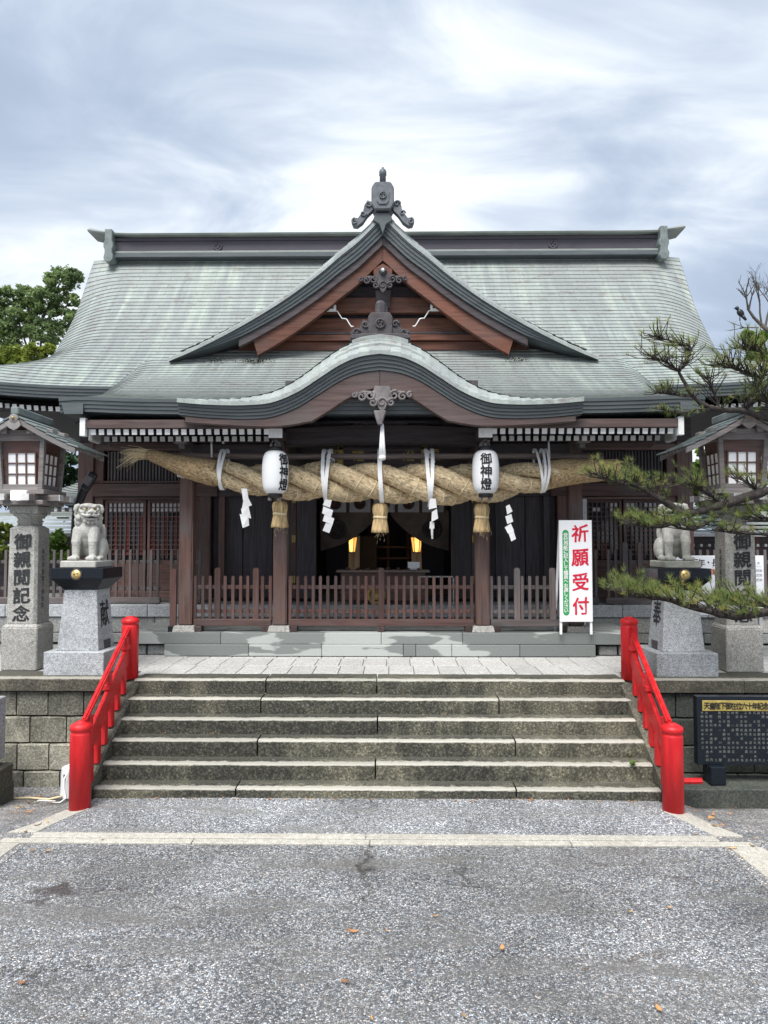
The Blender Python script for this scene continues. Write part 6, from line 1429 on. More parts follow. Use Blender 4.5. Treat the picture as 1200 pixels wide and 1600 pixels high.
for blk in range(3):
    rowz = [1112, 1118.5, 1125.5, 1131.5]; o = 27 * blk
    mbt = MB()
    for r in range(4):
        for cidx in range(26):
            if rg.random() < (0.45 if r == 2 else 0.12): continue
            ch = rg.choice(fam); vs, fs = text_mesh(ch, 0.034 * rg.uniform(0.8, 1.05), 0, 0.0)
            if not vs: continue
            cx = sum(v.x for v in vs) / len(vs); cy = sum(v.y for v in vs) / len(vs); bx0, bz0 = X(1092 + 6.73 * cidx, yp), Z(rowz[r] + o, yp)
            if bx0 > xl + Wp - 0.08: continue
            mbt.add([Vector((bx0 + v.x - cx, yp - 0.0015, bz0 + v.y - cy)) for v in vs], fs)
    tag(mbt.build('engraved_names', ENGR, pl_), kind='stuff')
for dx in (0.12, 0.93): 
    MB().box((xl + dx + 0.07, yp + 0.02, (zb + Z(1221, yp)) / 2), (0.17, 0.22, zb - Z(1221, yp))).build('foot', BLACKG, pl_, None, 0.008)
MB().box((xl + Wp / 2 - 0.1, yp + 0.06, (Z(1222, yp) - 0.36) / 2), (Wp + 0.45, 0.5, Z(1222, yp) + 0.36)).build('plinth', BLOCKD, pl_, None, 0.012)
rb_ = at(1082, 1221, 8.05)
rt_ = thing('red_bar', rb_ - Vector((0, 0, 0.3)), 'short red painted wooden bar on a dark stake by the right wall', 'bar')
MB().tube([rb_ + Vector((-0.09, 0.02, -0.004)), rb_ + Vector((0.10, 0, 0.006))], 0.033, 8, False).build('bar', REDP, rt_); MB().box(rb_ + Vector((-0.11, 0.1, -0.14)), (0.07, 0.07, 0.34)).build('stake', BLACKP, rt_, None, 0.005)

# ------------------------------------------------------------------ white box with cables, granite block on the far left
c = at(108, 1232, 8.55); c.z = gz(c.x, c.y) 
eb = thing('white_power_box', c, 'small white plastic power box with cables behind the left red post', 'box')
MB().box(c + Vector((0, 0, 0.19)), (0.17, 0.12, 0.37), None, 0.9).build('case', PLASTW, eb, None, 0.02)
MB().box(c + Vector((-0.03, -0.062, 0.25)), (0.02, 0.012, 0.09)).build('latch', CARV, eb, None, 0.003); MB().box(c + Vector((0.03, 0, 0.385)), (0.09, 0.05, 0.025)).build('handle', PLASTW, eb, None, 0.008)
for i in range(4): piece('vent', c + Vector((0.055, -0.060, 0.10 + 0.05 * i)), (0.045, 0.012, 0.012), CARV, eb, 0)
MB().tube([c + Vector((0.02, -0.08, 0.33)), c + Vector((-0.01, -0.11, 0.26)), c + Vector((0.0, -0.13, 0.15)), c + Vector((0.03, -0.14, 0.06)), c + Vector((-0.02, -0.18, 0.02)), c + Vector((-0.18, -0.2, 0.012)), c + Vector((-0.32, -0.16, 0.014)), c + Vector((-0.30, -0.1, 0.016)), c + Vector((-0.1, -0.12, 0.014))], 0.011, 6).build('cable', PLASTW, eb)
cp_ = c + Vector((-0.9, -0.05, 0.0)); cp_.z = gz(cp_.x, cp_.y) + 0.02
cb = thing('cable', cp_, 'thin beige cable with plug lying along the foot of the left wall', 'cable')
MB().tube([cp_ + Vector((0.0, 0, 0.02)), cp_ + Vector((0.2, -0.02, 0.0)), cp_ + Vector((0.45, 0.02, 0.0)), cp_ + Vector((0.7, -0.03, 0.0)), cp_ + Vector((0.85, -0.02, 0.03))], 0.012, 6).build('lead', CORD, cb); MB().box(cp_ + Vector((-0.03, 0, 0.03)), (0.09, 0.05, 0.05)).build('plug', PLASTW, cb, None, 0.012)
gb = thing('granite_block', (-4.5, 8.2, -0.32), 'grey granite block on a dark base at the left edge below the wall', 'stone')
zt_ = Z(1097, 8.1, 0); MB().box((-4.70, 8.2, (zt_ + 0.12) / 2 + 0.04), (1.04, 0.3, zt_ - 0.16)).build('slab', GRAN, gb, None, 0.01); MB().box((-4.64, 8.2, -0.02), (1.06, 0.4, 0.26)).build('ledge', STEPC, gb, None, 0.012); MB().box((-4.66, 8.25, -0.24), (1.04, 0.5, 0.24)).build('base', BLOCKD, gb, None, 0.02)

# notice board on the terrace at the right
yn = 11.6; nb_ = thing('notice_board', (X(1130, yn), yn, ZP), 'wide white notice board with blue and red boxes behind the right lion-dog', 'sign')
x0, x1 = X(1045, yn), X(1192, yn); z0, z1 = Z(960, yn), Z(868, yn)
MB().box(((x0 + x1) / 2, yn, (z0 + z1) / 2), (x1 - x0, 0.03, z1 - z0)).build('panel', PAPERW, nb_, None, 0.004)
for x in (x0 + 0.05, x1 - 0.05): MB().box((x, yn + 0.03, (ZP + z1) / 2), (0.05, 0.05, z1 - ZP)).build('leg', SHADEW, nb_, None, 0.004)
lettering('heading', '年厄年・長寿祝', (X(1073, yn), yn - 0.017, Z(879, yn)), (1, 0, 0), (0, 0, 1), 0.125, INK, nb_, 0.008, False, 0.108)
for px, mt, tx in ((1083, BLUEP, '男性'), (1107, INKR, '女性')):
    MB().box((X(px, yn), yn - 0.018, Z(893, yn)), (0.155, 0.006, 0.075)).build('heading_box', mt, nb_); lettering('caption', tx, (X(px, yn) - 0.03, yn - 0.0225, Z(893, yn)), (1, 0, 0), (0, 0, 1), 0.055, INKW, nb_, 0.0, False, 0.06)
for j in range(3):
    MB().box((X(1171, yn), yn - 0.018, Z(891.5 + 7.2 * j, yn)), (0.062, 0.006, 0.062)).build('heading_box', INKR, nb_)
    lettering('caption', '前厄年', (X(1178, yn), yn - 0.0165, Z(891.5 + 7.2 * j, yn)), (1, 0, 0), (0, 0, 1), 0.05, INKD, nb_, 0.0, False, 0.045)
lettering('caption', '厄除祈願', (X(1088, yn), yn - 0.0165, Z(903, yn)), (1, 0, 0), (0, 0, 1), 0.05, INKD, nb_, 0.0, False, 0.055)
MB().box((X(1178, yn), yn - 0.017, Z(879, yn)), (0.2, 0.004, 0.11)).build('heading_box', PAPERW, nb_)
lettering('caption', '数え年', (X(1173, yn), yn - 0.0195, Z(880, yn)), (1, 0, 0), (0, 0, 1), 0.05, INKD, nb_, 0.0, False, 0.052)
# ------------------------------------------------------------------ pine branches reaching in from the right
prng = random.Random(11)
pine = thing('pine_tree', (5.75, 9.35, ZP), 'trained pine with spreading needle pads reaching in from the right', 'tree')
def wob(a, b, n, amp):
    a, b = Vector(a), Vector(b); out_ = []
    for i in range(n + 1):
        t = i / n; o = math.sin(math.pi * t); out_.append(a.lerp(b, t) + Vector((prng.gauss(0, amp), prng.gauss(0, amp), prng.gauss(0, amp))) * o)
    return out_
def needles(mb, p, up, n, ln, spread=0.75, w_=0.0038):
    up = Vector(up).normalized()
    for i in range(n):
        d = (up + Vector((prng.gauss(0, 1), prng.gauss(0, 1), prng.gauss(0, 1))) * spread * 0.6).normalized(); l = ln * prng.uniform(0.7, 1.15)
        side = d.cross(Vector((prng.gauss(0, 1), prng.gauss(0, 1), prng.gauss(0, 1))))
        if side.length < 1e-3: continue
        side = side.normalized() * w_ * 0.5; e = p + d * l + Vector((0, 0, -0.12 * l * prng.random()))
        mb.add([p - side, p + side, e], [(0, 1, 2)])
def limb(pts, r0, r1, n=9, name='limb'):
    rad = [r0 + (r1 - r0) * i / (len(pts) - 1) for i in range(len(pts))]
    mb = MB().tube(pts, [r * (1 + 0.15 * prng.gauss(0, 1) * 0.6) for r in rad], n)
    for i, v in enumerate(mb.v): mb.v[i] = v + Vector((1, 1, 1)) * (0.010 * mnoise.noise(v * 14))
    mb.build(name, BARK, pine); return pts
def smooth_path(pts, k=5):
    P_ = [Vector(p) for p in pts]; out_ = []
    for i in range(len(P_) - 1):
        a = P_[max(i - 1, 0)]; b = P_[i]; c = P_[i + 1]; d = P_[min(i + 2, len(P_) - 1)]
        for j in range(k):
            t = j / k; out_.append(0.5 * ((2 * b) + (c - a) * t + (2 * a - 5 * b + 4 * c - d) * t * t + (3 * b - a - 3 * c + d) * t ** 3))
    return out_ + [P_[-1]]
limb(smooth_path([(5.75, 9.35, ZP - 0.1), (5.62, 9.3, 1.6), (5.72, 9.25, 2.4), (5.5, 9.2, 3.2), (5.45, 9.3, 4.2), (5.2, 9.3, 5.0), (5.15, 9.35, 5.6)]), 0.17, 0.06, 12, 'trunk')
NB = MB(); NB2 = MB(); TW = MB()
def pad(spine, depth, rise, ntuft, ln, nn, r0, r1, yw=0.35, upb=1.0, den=1.0, name='limb'):
    """needle pad along a spine given as photo pixels at a depth"""
    pts = smooth_path([at(px, py, y) for px, py, y in spine]); limb(pts, r0, r1, 8, name)
    for i in range(ntuft):
        f = prng.random() ** 0.85; k = f * (len(pts) - 1); q = pts[int(k)].lerp(pts[min(int(k) + 1, len(pts) - 1)], k - int(k))
        off = Vector((prng.gauss(0, 0.10), prng.gauss(0, yw * 0.6), abs(prng.gauss(0, 1)) * rise * 0.55 + rise * 0.12))
        e = q + off; b = pts[max(0, int(k) - 2)]
        mid = b.lerp(e, 0.55) + Vector((prng.gauss(0, .02), prng.gauss(0, .02), -0.25 * off.z))
        TW.tube([b, mid, e], [0.008, 0.005, 0.004], 4, True, False)
        tgt = NB if prng.random() < 0.8 else NB2
        needles(tgt, e, Vector((off.x * 0.6 - 0.15, off.y * 0.5, 0.9 * upb)), int(nn * prng.uniform(0.45, 1.0)), ln * prng.uniform(0.75, 1.1), prng.uniform(0.6, 1.0))
        needles(tgt, e - (e - mid).normalized() * 0.04, Vector((off.x - 0.1, off.y, 0.5)), nn // 2, ln * 0.9, 1.0)
# lowest pad, nearest the viewer
pad([(1225, 952, 8.75), (1150, 962, 8.6), (1090, 950, 8.55), (1040, 936, 8.5), (990, 930, 8.5), (968, 920, 8.5)], 8.5, 0.165, 230, 0.10, 30, 0.055, 0.014, 0.42)
pad([(1215, 948, 9.0), (1150, 942, 8.9), (1090, 938, 8.85)], 8.9, 0.18, 110, 0.105, 30, 0.03, 0.012, 0.42)
# middle pad in front of the right statue
pad([(1062, 798, 9.0), (1048, 818, 8.8), (1030, 824, 8.75), (1005, 823, 8.75), (985, 815, 8.75)], 8.75, 0.14, 100, 0.095, 26, 0.022, 0.008, 0.22)
pad([(1120, 806, 9.0), (1090, 826, 8.85), (1065, 826, 8.8), (1050, 816, 8.8)], 8.8, 0.13, 60, 0.09, 24, 0.018, 0.008, 0.2)
# bough from the trunk past the lantern to the left
bough = smooth_path([at(1270, 745, 9.25), at(1200, 766, 9.05), at(1140, 785, 9.0), at(1100, 797, 8.95), at(1070, 802, 8.9), at(1045, 788, 8.9), at(1022, 774, 8.85), at(1000, 762, 8.8)])
limb(bough, 0.062, 0.03, 10, 'bough')
pad([(1015, 770, 8.85), (990, 758, 8.8), (965, 755, 8.75), (940, 745, 8.75), (928, 738, 8.75)], 8.8, 0.14, 95, 0.085, 24, 0.03, 0.008, 0.22)
pad([(1020, 774, 8.85), (1000, 756, 8.85), (985, 748, 8.85), (975, 742, 8.85)], 8.8, 0.14, 34, 0.085, 22, 0.018, 0.007, 0.15)
pad([(1035, 782, 8.9), (1042, 765, 8.85), (1049, 752, 8.85)], 8.8, 0.07, 14, 0.085, 22, 0.012, 0.006, 0.1)
pad([(1130, 788, 9.0), (1105, 770, 8.9), (1088, 760, 8.85), (1076, 752, 8.85)], 8.85, 0.16, 60, 0.085, 22, 0.02, 0.007, 0.2)
pad([(1190, 772, 9.1), (1165, 752, 9.0), (1140, 745, 9.0)], 8.9, 0.12, 36, 0.085, 22, 0.02, 0.007, 0.2)
pad([(1225, 838, 9.2), (1180, 834, 9.1), (1140, 832, 9.0), (1118, 826, 8.95)], 9.0, 0.10, 34, 0.09, 22, 0.025, 0.008, 0.25)
pad([(1230, 810, 9.3), (1200, 812, 9.1), (1160, 815, 9.1)], 9.0, 0.22, 60, 0.09, 24, 0.02, 0.008, 0.25)
# upper crown, thinner and higher
up_ = smooth_path([at(1290, 640, 9.3), at(1210, 655, 9.2), at(1165, 643, 9.1), at(1125, 640, 9.0), at(1098, 632, 8.95), at(1080, 615, 8.9), at(1065, 590, 8.9), at(1058, 575, 8.9)])
limb(up_, 0.042, 0.016, 9, 'bough')
pad([(1060, 580, 8.9), (1040, 565, 8.85), (1022, 560, 8.85), (1005, 552, 8.85)], 8.9, 0.16, 50, 0.085, 14, 0.014, 0.006, 0.25, 1, .6)
pad([(1062, 580, 8.9), (1075, 560, 8.9), (1080, 545, 8.9), (1072, 535, 8.9)], 8.9, 0.14, 40, 0.085, 14, 0.014, 0.006, 0.25)
pad([(1075, 540, 8.9), (1050, 533, 8.9), (1030, 528, 8.9), (1012, 522, 8.9)], 8.9, 0.12, 46, 0.085, 14, 0.012, 0.005, 0.25)
pad([(1085, 620, 8.9), (1060, 618, 8.9), (1038, 615, 8.9), (1024, 612, 8.9)], 8.9, 0.14, 44, 0.085, 14, 0.014, 0.005, 0.25)
pad([(1100, 640, 8.95), (1060, 645, 8.9), (1040, 640, 8.9), (1028, 637, 8.9)], 8.9, 0.04, 26, 0.085, 12, 0.014, 0.005, 0.2, -0.4)
pad([(1165, 640, 9.1), (1182, 610, 9.1), (1190, 590, 9.1), (1200, 560, 9.1)], 9.0, 0.22, 90, 0.09, 16, 0.03, 0.010, 0.35)
pad([(1190, 590, 9.1), (1160, 580, 9.05), (1135, 572, 9.0), (1118, 572, 9.0)], 9.0, 0.18, 90, 0.09, 15, 0.02, 0.006, 0.3)
pad([(1215, 560, 9.1), (1185, 548, 9.05), (1165, 545, 9.0), (1150, 540, 9.0)], 9.0, 0.20, 80, 0.09, 15, 0.02, 0.006, 0.3)
pad([(1230, 640, 9.1), (1205, 630, 9.05), (1185, 622, 9.0)], 9.0, 0.20, 60, 0.09, 15, 0.02, 0.006, 0.3)
pad([(1125, 640, 9.0), (1110, 600, 9.0), (1100, 585, 9.0)], 9.0, 0.14, 40, 0.09, 14, 0.014, 0.006, 0.25)
TW.build('twigs', BARK, pine)['kind'] = 'stuff'
tag(NB.build('needle_foliage', NEEDLE, pine), kind='stuff'); tag(NB2.build('needle_foliage', NEEDLE2, pine), 'yellowing pine needles', kind='stuff')

# ------------------------------------------------------------------ broadleaf trees and shrubs behind
def leafy(name, base, blobs, n, size, mat, label, cat, trunk=True, group=None, barem=None, shell_=0.55, asp=0.55):
    r_ = random.Random(hash(label) % 9999 if False else len(label) * 37 + n)
    t = thing(name, base, label, cat, group); base = Vector(base)
    tot = sum(b[1] ** 2 for b in blobs)
    if trunk:
        top = max((Vector(b[0]) for b in blobs), key=lambda v: v.z); tr = MB(); cen = sum((Vector(b[0]) for b in blobs), Vector()) / len(blobs)
        mid = base.lerp(Vector((cen.x, cen.y, (base.z + cen.z) / 2)), 0.9); rb_ = 0.010 * (top.z - base.z) + 0.04
        tr.tube(smooth_path([base, mid, Vector((cen.x, cen.y, cen.z)), top]), [rb_ * (1 - 0.85 * i / 15) for i in range(16)], 8); tr.build('trunk', BARKG, t)
        mb = MB()
        for c, rr_ in blobs:
            a = mid.lerp(cen, r_.uniform(0, 0.9)); c = Vector(c); mb.tube([a, a.lerp(c, 0.5) + Vector((0, 0, -0.1 * rr_)), c, c + Vector((r_.gauss(0, .4) * rr_, r_.gauss(0, .4) * rr_, rr_ * 0.6))], [rb_ * 0.45, rb_ * 0.3, rb_ * 0.16, 0.01], 5, True, False)
        tag(mb.build('branches', BARKG, t), kind='stuff')
    mb = MB()
    for c, rr_ in blobs:
        c = Vector(c); k = int(n * rr_ ** 2 / tot); ncl = max(6, int(k / 42)); cl_ = []
        for i in range(ncl):
            d = Vector((r_.gauss(0, 1), r_.gauss(0, 1), r_.gauss(0, 1))).normalized(); cl_.append(c + Vector((d.x, d.y, d.z * 0.85)) * rr_ * r_.uniform(shell_, 1.0))
        for i in range(k):
            q = r_.choice(cl_) + Vector((r_.gauss(0, 1), r_.gauss(0, 1), r_.gauss(0, 0.7))) * rr_ * 0.12
            nrm = (Vector((r_.gauss(0, 1), r_.gauss(0, 1), r_.gauss(0.7, 1)))).normalized(); a = nrm.cross(Vector((r_.gauss(0, 1), r_.gauss(0, 1), r_.gauss(0, 1)))).normalized(); b = nrm.cross(a); s_ = size * r_.uniform(0.6, 1.2)
            mb.add([q - a * s_, q + b * s_ * asp, q + a * s_, q - b * s_ * asp], [(0, 1, 2, 3)])
    tag(mb.build('crown', mat, t), kind='stuff'); return t
def B(px, py, Y, rpx): p = at(px, py, Y); return ((p.x, p.y, p.z), rpx * Y / FPX)
leafy('broadleaf_tree', (X(40, 30), 30, ZP), [B(95, 440, 30, 26), B(118, 432, 30, 14), B(70, 470, 30, 28), B(105, 500, 30, 26), B(45, 465, 30, 22), B(30, 505, 30, 30), B(75, 520, 30, 26), B(10, 465, 30, 20), B(-30, 490, 30, 40), B(0, 530, 30, 34), B(115, 470, 30, 14)], 24000, 0.082, LEAF1, 'tall mid green tree with airy crown rising behind the left roof end', 'tree')
leafy('broadleaf_tree', (X(30, 26), 26, ZP), [B(20, 560, 26, 24), B(55, 552, 26, 18), B(75, 545, 26, 12), B(-15, 560, 26, 26), B(40, 575, 26, 22), B(20, 600, 26, 30), B(60, 600, 26, 24)], 14000, 0.10, LEAF2, 'yellow green treetop just above the left roof eave', 'tree')
leafy('broadleaf_tree', (X(95, 19), 19, ZP), [B(95, 735, 19, 36), B(60, 760, 19, 36), B(100, 790, 19, 30), B(20, 760, 19, 44), B(-30, 740, 19, 60), B(70, 690, 19, 40)], 9000, 0.10, LEAF3, 'dark green tree seen between the left lantern and the hall', 'tree')
leafy('leafy_shrub', (X(88, 13.6), 13.6, ZP), [B(92, 848, 13.6, 20), B(80, 862, 13.6, 16), B(105, 865, 13.6, 14)], 1500, 0.07, LEAF4, 'bright green broad-leaved shrub behind the left fence', 'shrub', False)
leafy('leafy_shrub', (X(0, 13.4), 13.4, ZP), [B(5, 835, 13.4, 20), B(-12, 850, 13.4, 28), B(10, 862, 13.4, 18)], 1800, 0.055, LEAF2, 'yellow green shrub at the left edge beside the memorial lantern', 'shrub', False)
leafy('broadleaf_tree', (X(1110, 18), 18, ZP), [B(1108, 740, 18, 34), B(1095, 765, 18, 26), B(1130, 790, 18, 40), B(1180, 770, 18, 40), B(1115, 700, 18, 22)], 7000, 0.10, LEAF4, 'bright green tree seen between the hall and the right lantern', 'tree')
leafy('broadleaf_tree', (X(1190, 16), 16, ZP), [B(1195, 700, 16, 26), B(1170, 830, 16, 30), B(1215, 820, 16, 40), B(1140, 820, 16, 24)], 4500, 0.09, LEAF1, 'green tree behind the right memorial lantern', 'tree')
leafy('broadleaf_tree', (X(1200, 22), 22, ZP), [B(1190, 540, 22, 22), B(1165, 530, 22, 14), B(1200, 570, 22, 30), B(1175, 565, 22, 16), B(1230, 560, 22, 36)], 4200, 0.12, LEAF4, 'light green tree behind the right roof end', 'tree')
bt = thing('bare_tree', (X(1215, 20), 20, ZP), 'leafless branching treetop against the sky at the right edge', 'tree')
mb = MB(); rr3 = random.Random(5)
def twig(p, d, l, r, lev):
    q = p + d * l; mb.tube([p, p.lerp(q, 0.5) + Vector((rr3.gauss(0, .03), 0, rr3.gauss(0, .03))) * l, q], [r, r * 0.8, r * 0.6], 5, True, False)
    if lev > 0:
        for i in range(3 if lev > 1 else 2): twig(p.lerp(q, rr3.uniform(0.5, 1.0)), (d + Vector((rr3.gauss(0, 0.5), rr3.gauss(0, 0.4), rr3.gauss(0.15, 0.4)))).normalized(), l * rr3.uniform(0.55, 0.8), r * 0.55, lev - 1)
mb.tube([(X(1225, 20), 20, ZP), at(1220, 560, 20), at(1205, 520, 20), at(1190, 508, 20)], [0.16, 0.10, 0.07, 0.06], 8)
twig(at(1190, 508, 20), (at(1165, 478, 20) - at(1190, 508, 20)).normalized(), 0.6, 0.05, 3); twig(at(1190, 508, 20), Vector((-0.05, 0, 1)), 0.7, 0.03, 4); twig(at(1195, 515, 20), Vector((0.25, 0, 1)).normalized(), 0.8, 0.035, 4); twig(at(1185, 512, 20), Vector((-1, 0, 0.0)), 0.5, 0.02, 2)
mb.build('branches', BARKG, bt)

# ------------------------------------------------------------------ buildings behind: roofed corridor walls and a side shrine
def corridor(sgn, label):
    y = 15.0; t = thing('corridor_wall', (sgn * 9.5, y, ZP), label, 'building'); x0, x1 = 5.9, 15.0; xm = sgn * (x0 + x1) / 2; L = x1 - x0
    za, zb_ = Z(814, y), Z(835, y)
    MB().box((xm, y + 0.6, (1.5 + zb_) / 2 - 0.2), (L, 0.15, zb_ - 1.5 + 0.4)).build('wall', WDARKX, t)
    mb = MB(); 
    for k in range(5):
        f0, f1 = k / 5, (k + 1) / 5; A = Vector((xm, y - 0.25 + 0.85 * f0, zb_ + (za + 0.15 - zb_) * f0 + 0.02)); 
        mb.add([Vector((xm + a * L / 2, y - 0.25 + 0.85 * f, zb_ + (za + 0.15 - zb_) * f + (0.03 if i == 0 else 0.0))) for i, f in enumerate((f0, f1)) for a in (-1, 1)], [(0, 1, 3, 2)])
    mb.build('roof', COPPLATE, t); MB().box((xm, y + 0.65, za + 0.16), (L, 0.24, 0.10)).build('ridge', RIDGEC, t, None, 0.01)
    MB().box((xm, y - 0.22, zb_ - 0.01), (L, 0.08, 0.07)).build('eave_board', SHADEW if sgn > 0 else FASCIA, t)
    for i in range(int(L / 0.16)): piece('rafter_end', (sgn * (x0 + 0.1 + 0.16 * i), y - 0.1, zb_ - 0.22), (0.05, 0.10, 0.05), SHADEW, t, 0)
    for i in range(6): piece('wall_post', (sgn * (x0 + 0.3 + 1.5 * i), y + 0.5, (1.5 + zb_) / 2), (0.14, 0.14, zb_ - 1.5), WOODZ, t, 0)
corridor(-1, 'low copper-roofed corridor wall behind the left fence'); corridor(1, 'low copper-roofed corridor wall with white rafter ends behind the right fence')
def side_shrine(sgn, x, y, zt, zb_, hw_, label):
    t = thing('side_shrine', (x, y + 2, ZP), label, 'building'); mb = MB()
    def f(u, s): 
        w_ = hw_ * (0.75 + 0.25 * s ** 1.6); return Vector((x + u * w_, y + 2.0 - 2.3 * s, zb_ + (zt - zb_) * (0.65 * (1 - s) + 0.35 * (1 - s) ** 2) + 0.12 * abs(u) ** 5 * s))
    courses(mb, f, [-1 + 2 * i / 24 for i in range(25)], 12, 0.03); mb.build('roof', COPPER, t)
    T = [f(-1 + 2 * i / 24, 1.0) for i in range(25)]; mb = MB(); layered(mb, T, [0.14] * 25, 3, 0, 0.02, 1.4); mb.build('eave_edge', FASCIA, t, None, 0, True)
    MB().box((x, y + 2, zt), (hw_ * 1.5, 0.4, 0.3)).build('ridge', RIDGEM, t, None, 0.02)
    MB().box((x, y + 1.6, (ZP + zb_) / 2), (hw_ * 1.5, 1.6, zb_ - ZP)).build('wall', WOODZ, t)
    for i in range(int(hw_ * 2 / 0.17)): piece('rafter_end', (x - hw_ + 0.1 + 0.17 * i, y + 0.0, zb_ - 0.24), (0.07, 0.3, 0.09), WHITE, t, 0)
side_shrine(-1, X(150, 17.5), 17.0, Z(735, 18), Z(780, 17), 0.95, 'small copper-roofed side shrine behind the left statue')
side_shrine(1, X(1260, 17.5), 17.0, Z(690, 18), Z(775, 17), 1.7, 'copper-roofed side building at the right edge behind the lantern')

# dark moss tufts caught on the porch roof below the big gable
for i, (px, py, n) in enumerate(((336, 566, 60), (392, 562, 110), (408, 565, 60), (806, 566, 70))):
    c = at(px, py, 12.38); c.z = kz(12.38) + 0.07; mb = MB(); rm = random.Random(i)
    for k in range(n):
        q = c + Vector((rm.gauss(0, 0.10), rm.gauss(0, 0.06), abs(rm.gauss(0, 0.02)))); d = Vector((rm.gauss(0, 1), rm.gauss(0, 1), 0.8)).normalized() * 0.035; s_ = d.cross(Vector((0, 0, 1))).normalized() * 0.012; mb.add([q - s_, q + s_, q + d], [(0, 1, 2)])
    tag(mb.build('moss_tuft', MOSS), f'dark moss tuft on the porch roof {["left of the leftmost gable foot", "under the left slope of the big gable", "right of the larger left tuft", "under the right slope of the big gable"][i]}', 'moss')
# crow on the bare tree
cw = at(1157, 489, 20); t = thing('crow', cw - Vector((0, 0, 0.1)), 'black crow perched on the bare tree at the right', 'bird')
mb = MB(); mb.ball(cw, (0.09, 0.07, 0.12), 10, 8, Matrix.Rotation(R(-38), 3, 'Y')); mb.ball(cw + Vector((-0.09, 0, 0.13)), 0.055, 8, 6); mb.tube([cw + Vector((-0.12, 0, 0.14)), cw + Vector((-0.19, 0, 0.13))], [0.025, 0.004], 6); mb.tube([cw + Vector((0.05, 0, -0.08)), cw + Vector((0.15, 0, -0.2))], [0.05, 0.03], 6); mb.build('body', BLACKP, t)
cw_ = [(cw + Vector((-0.02, s_ * 0.02, -0.10)), cw + Vector((-0.02, s_ * 0.02, -0.22))) for s_ in (-1, 1)]
for a, b in cw_: MB().tube([a, b], 0.008, 4).build('leg', BLACKP, t)

# ------------------------------------------------------------------ fallen leaves, weeds
lr = random.Random(21); LM = []
for k in range(4):
    mb = MB(); L_, w_ = 0.035 + 0.008 * k, 0.016 + 0.003 * (k % 2); n = 5; A = []; Bv = []; Cv = []
    for i in range(n + 1):
        f = i / n; x = (f - 0.5) * 2 * L_; wd = w_ * math.sin(math.pi * min(1, f * 0.94 + 0.03)) ** 0.8; zc = 0.012 * (2 * f - 1) ** 2 + 0.004
        A.append(Vector((x, -wd, zc + 0.007 + 0.004 * (k % 3)))); Bv.append(Vector((x, 0, zc))); Cv.append(Vector((x, wd, zc + 0.007)))
    mb.strip(A, Bv); mb.strip(Bv, Cv); o = mb.build('fallen_leaf', DRYLEAF, None, (0, 0, 0)); LM.append(o.data); COL.objects.unlink(o); bpy.data.objects.remove(o)
spots = []
for px, py in ((160, 1313), (80, 1255), (60, 1290), (40, 1300), (75, 1284), (1130, 1290), (1118, 1291), (1175, 1322), (1145, 1326), (1180, 1310), (1150, 1263), (1168, 1256), (75, 1330), (1160, 1340), (785, 1483), (725, 1588), (580, 1592), (680, 1432), (1045, 1420), (1030, 1578), (550, 1457), (35, 1537), (915, 1515), (1085, 1305), (50, 1330), (605, 1455), (540, 1535), (985, 1425)):
    Y = 7.0
    for _ in range(6): 
        p = at(px, py, Y); g = gz(p.x, p.y) + 0.012; d = (p - CAM); k = (g - CAM.z) / d.z; Y = CAM.y + d.y * k
    spots.append((at(px, py, Y), lr.uniform(0.6, 1.15)))
for i in range(90): x = lr.uniform(-2.8, 2.8); spots.append((Vector((x, 7.56 - 0.06 * lr.random(), gz(x, 7.5) + 0.008)), lr.uniform(0.25, 0.6)))
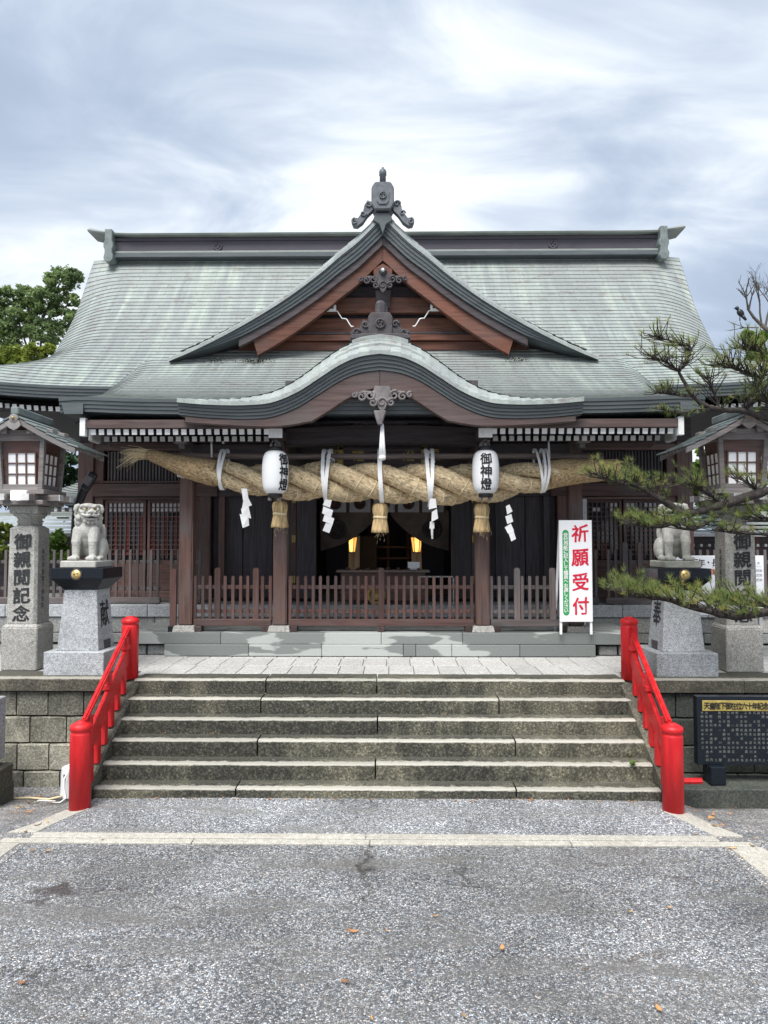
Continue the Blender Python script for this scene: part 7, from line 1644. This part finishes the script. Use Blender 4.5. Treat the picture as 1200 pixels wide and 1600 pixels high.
for i in range(26): k = lr.randrange(0, 5); spots.append((Vector((lr.uniform(-2.7, 2.7), ST_Y + ST_T * (k + 1) - 0.05 * lr.random() - 0.015, ST_Z + ST_R * k + 0.012)), lr.uniform(0.3, 0.6)))
for i in range(20): s_ = lr.choice((-1, 1)); x, y = s_ * lr.uniform(3.1, 3.9), lr.uniform(7.2, 8.7); spots.append((Vector((x, y, gz(x, y) + 0.015)), lr.uniform(0.6, 1.3)))
for p, sc in spots:
    o = bpy.data.objects.new('fallen_leaf', lr.choice(LM)); link(o, None, p); o.rotation_euler = (lr.gauss(0, .15), lr.gauss(0, .15), lr.uniform(0, 6.28)); o.scale = (sc * 0.7, sc * 0.7, sc * 0.7)
    if p.y > 7.6 and abs(p.x) < 2.85: l_, g_ = 'small dry leaf lying at the back of a stair tread', 'leaves on the stair treads'
    elif p.y > 7.45 and abs(p.x) < 2.85: l_, g_ = 'tiny dry leaf in the line of litter along the foot of the stairs', 'leaf litter at the foot of the stairs'
    elif abs(p.x) > 2.9 and p.y > 5.6: l_, g_ = f'dry curled leaf on the pale side pavement at the {"left" if p.x < 0 else "right"}', f'leaves on the {"left" if p.x < 0 else "right"} side pavement'
    else: l_, g_ = 'dry curled leaf on the dark front asphalt', 'leaves on the front asphalt'
    tag(o, l_, 'leaf', g_)
for (x, y, z), n, l in (((2.66, ST_Y + ST_T * 1 - 0.02, ST_Z + ST_R * 0.4 + 0.1), 16, 0.07), ((2.72, ST_Y + 2 * ST_T - 0.01, ST_Z + ST_R * 1 + 0.02), 8, 0.04), ((2.80, ST_Y + 4 * ST_T, ST_Z + ST_R * 3 + 0.02), 6, 0.035)):
    mb = MB()
    for i in range(n):
        a = lr.uniform(0, 6.28); d = Vector((math.cos(a) * 0.7, math.sin(a) * 0.7 - 0.3, lr.uniform(0.3, 1.2))).normalized(); s_ = d.cross(Vector((0, 0, 1))).normalized() * l * 0.22; p = Vector((x, y, z)); mb.add([p, p + d * l * 0.5 + s_, p + d * l, p + d * l * 0.5 - s_], [(0, 1, 2, 3)])
    tag(mb.build('weed', LEAF4), f'small green weed sprouting from the {"third" if l < 0.036 else "second" if l < 0.05 else "lowest"} step joint at right', 'weed')
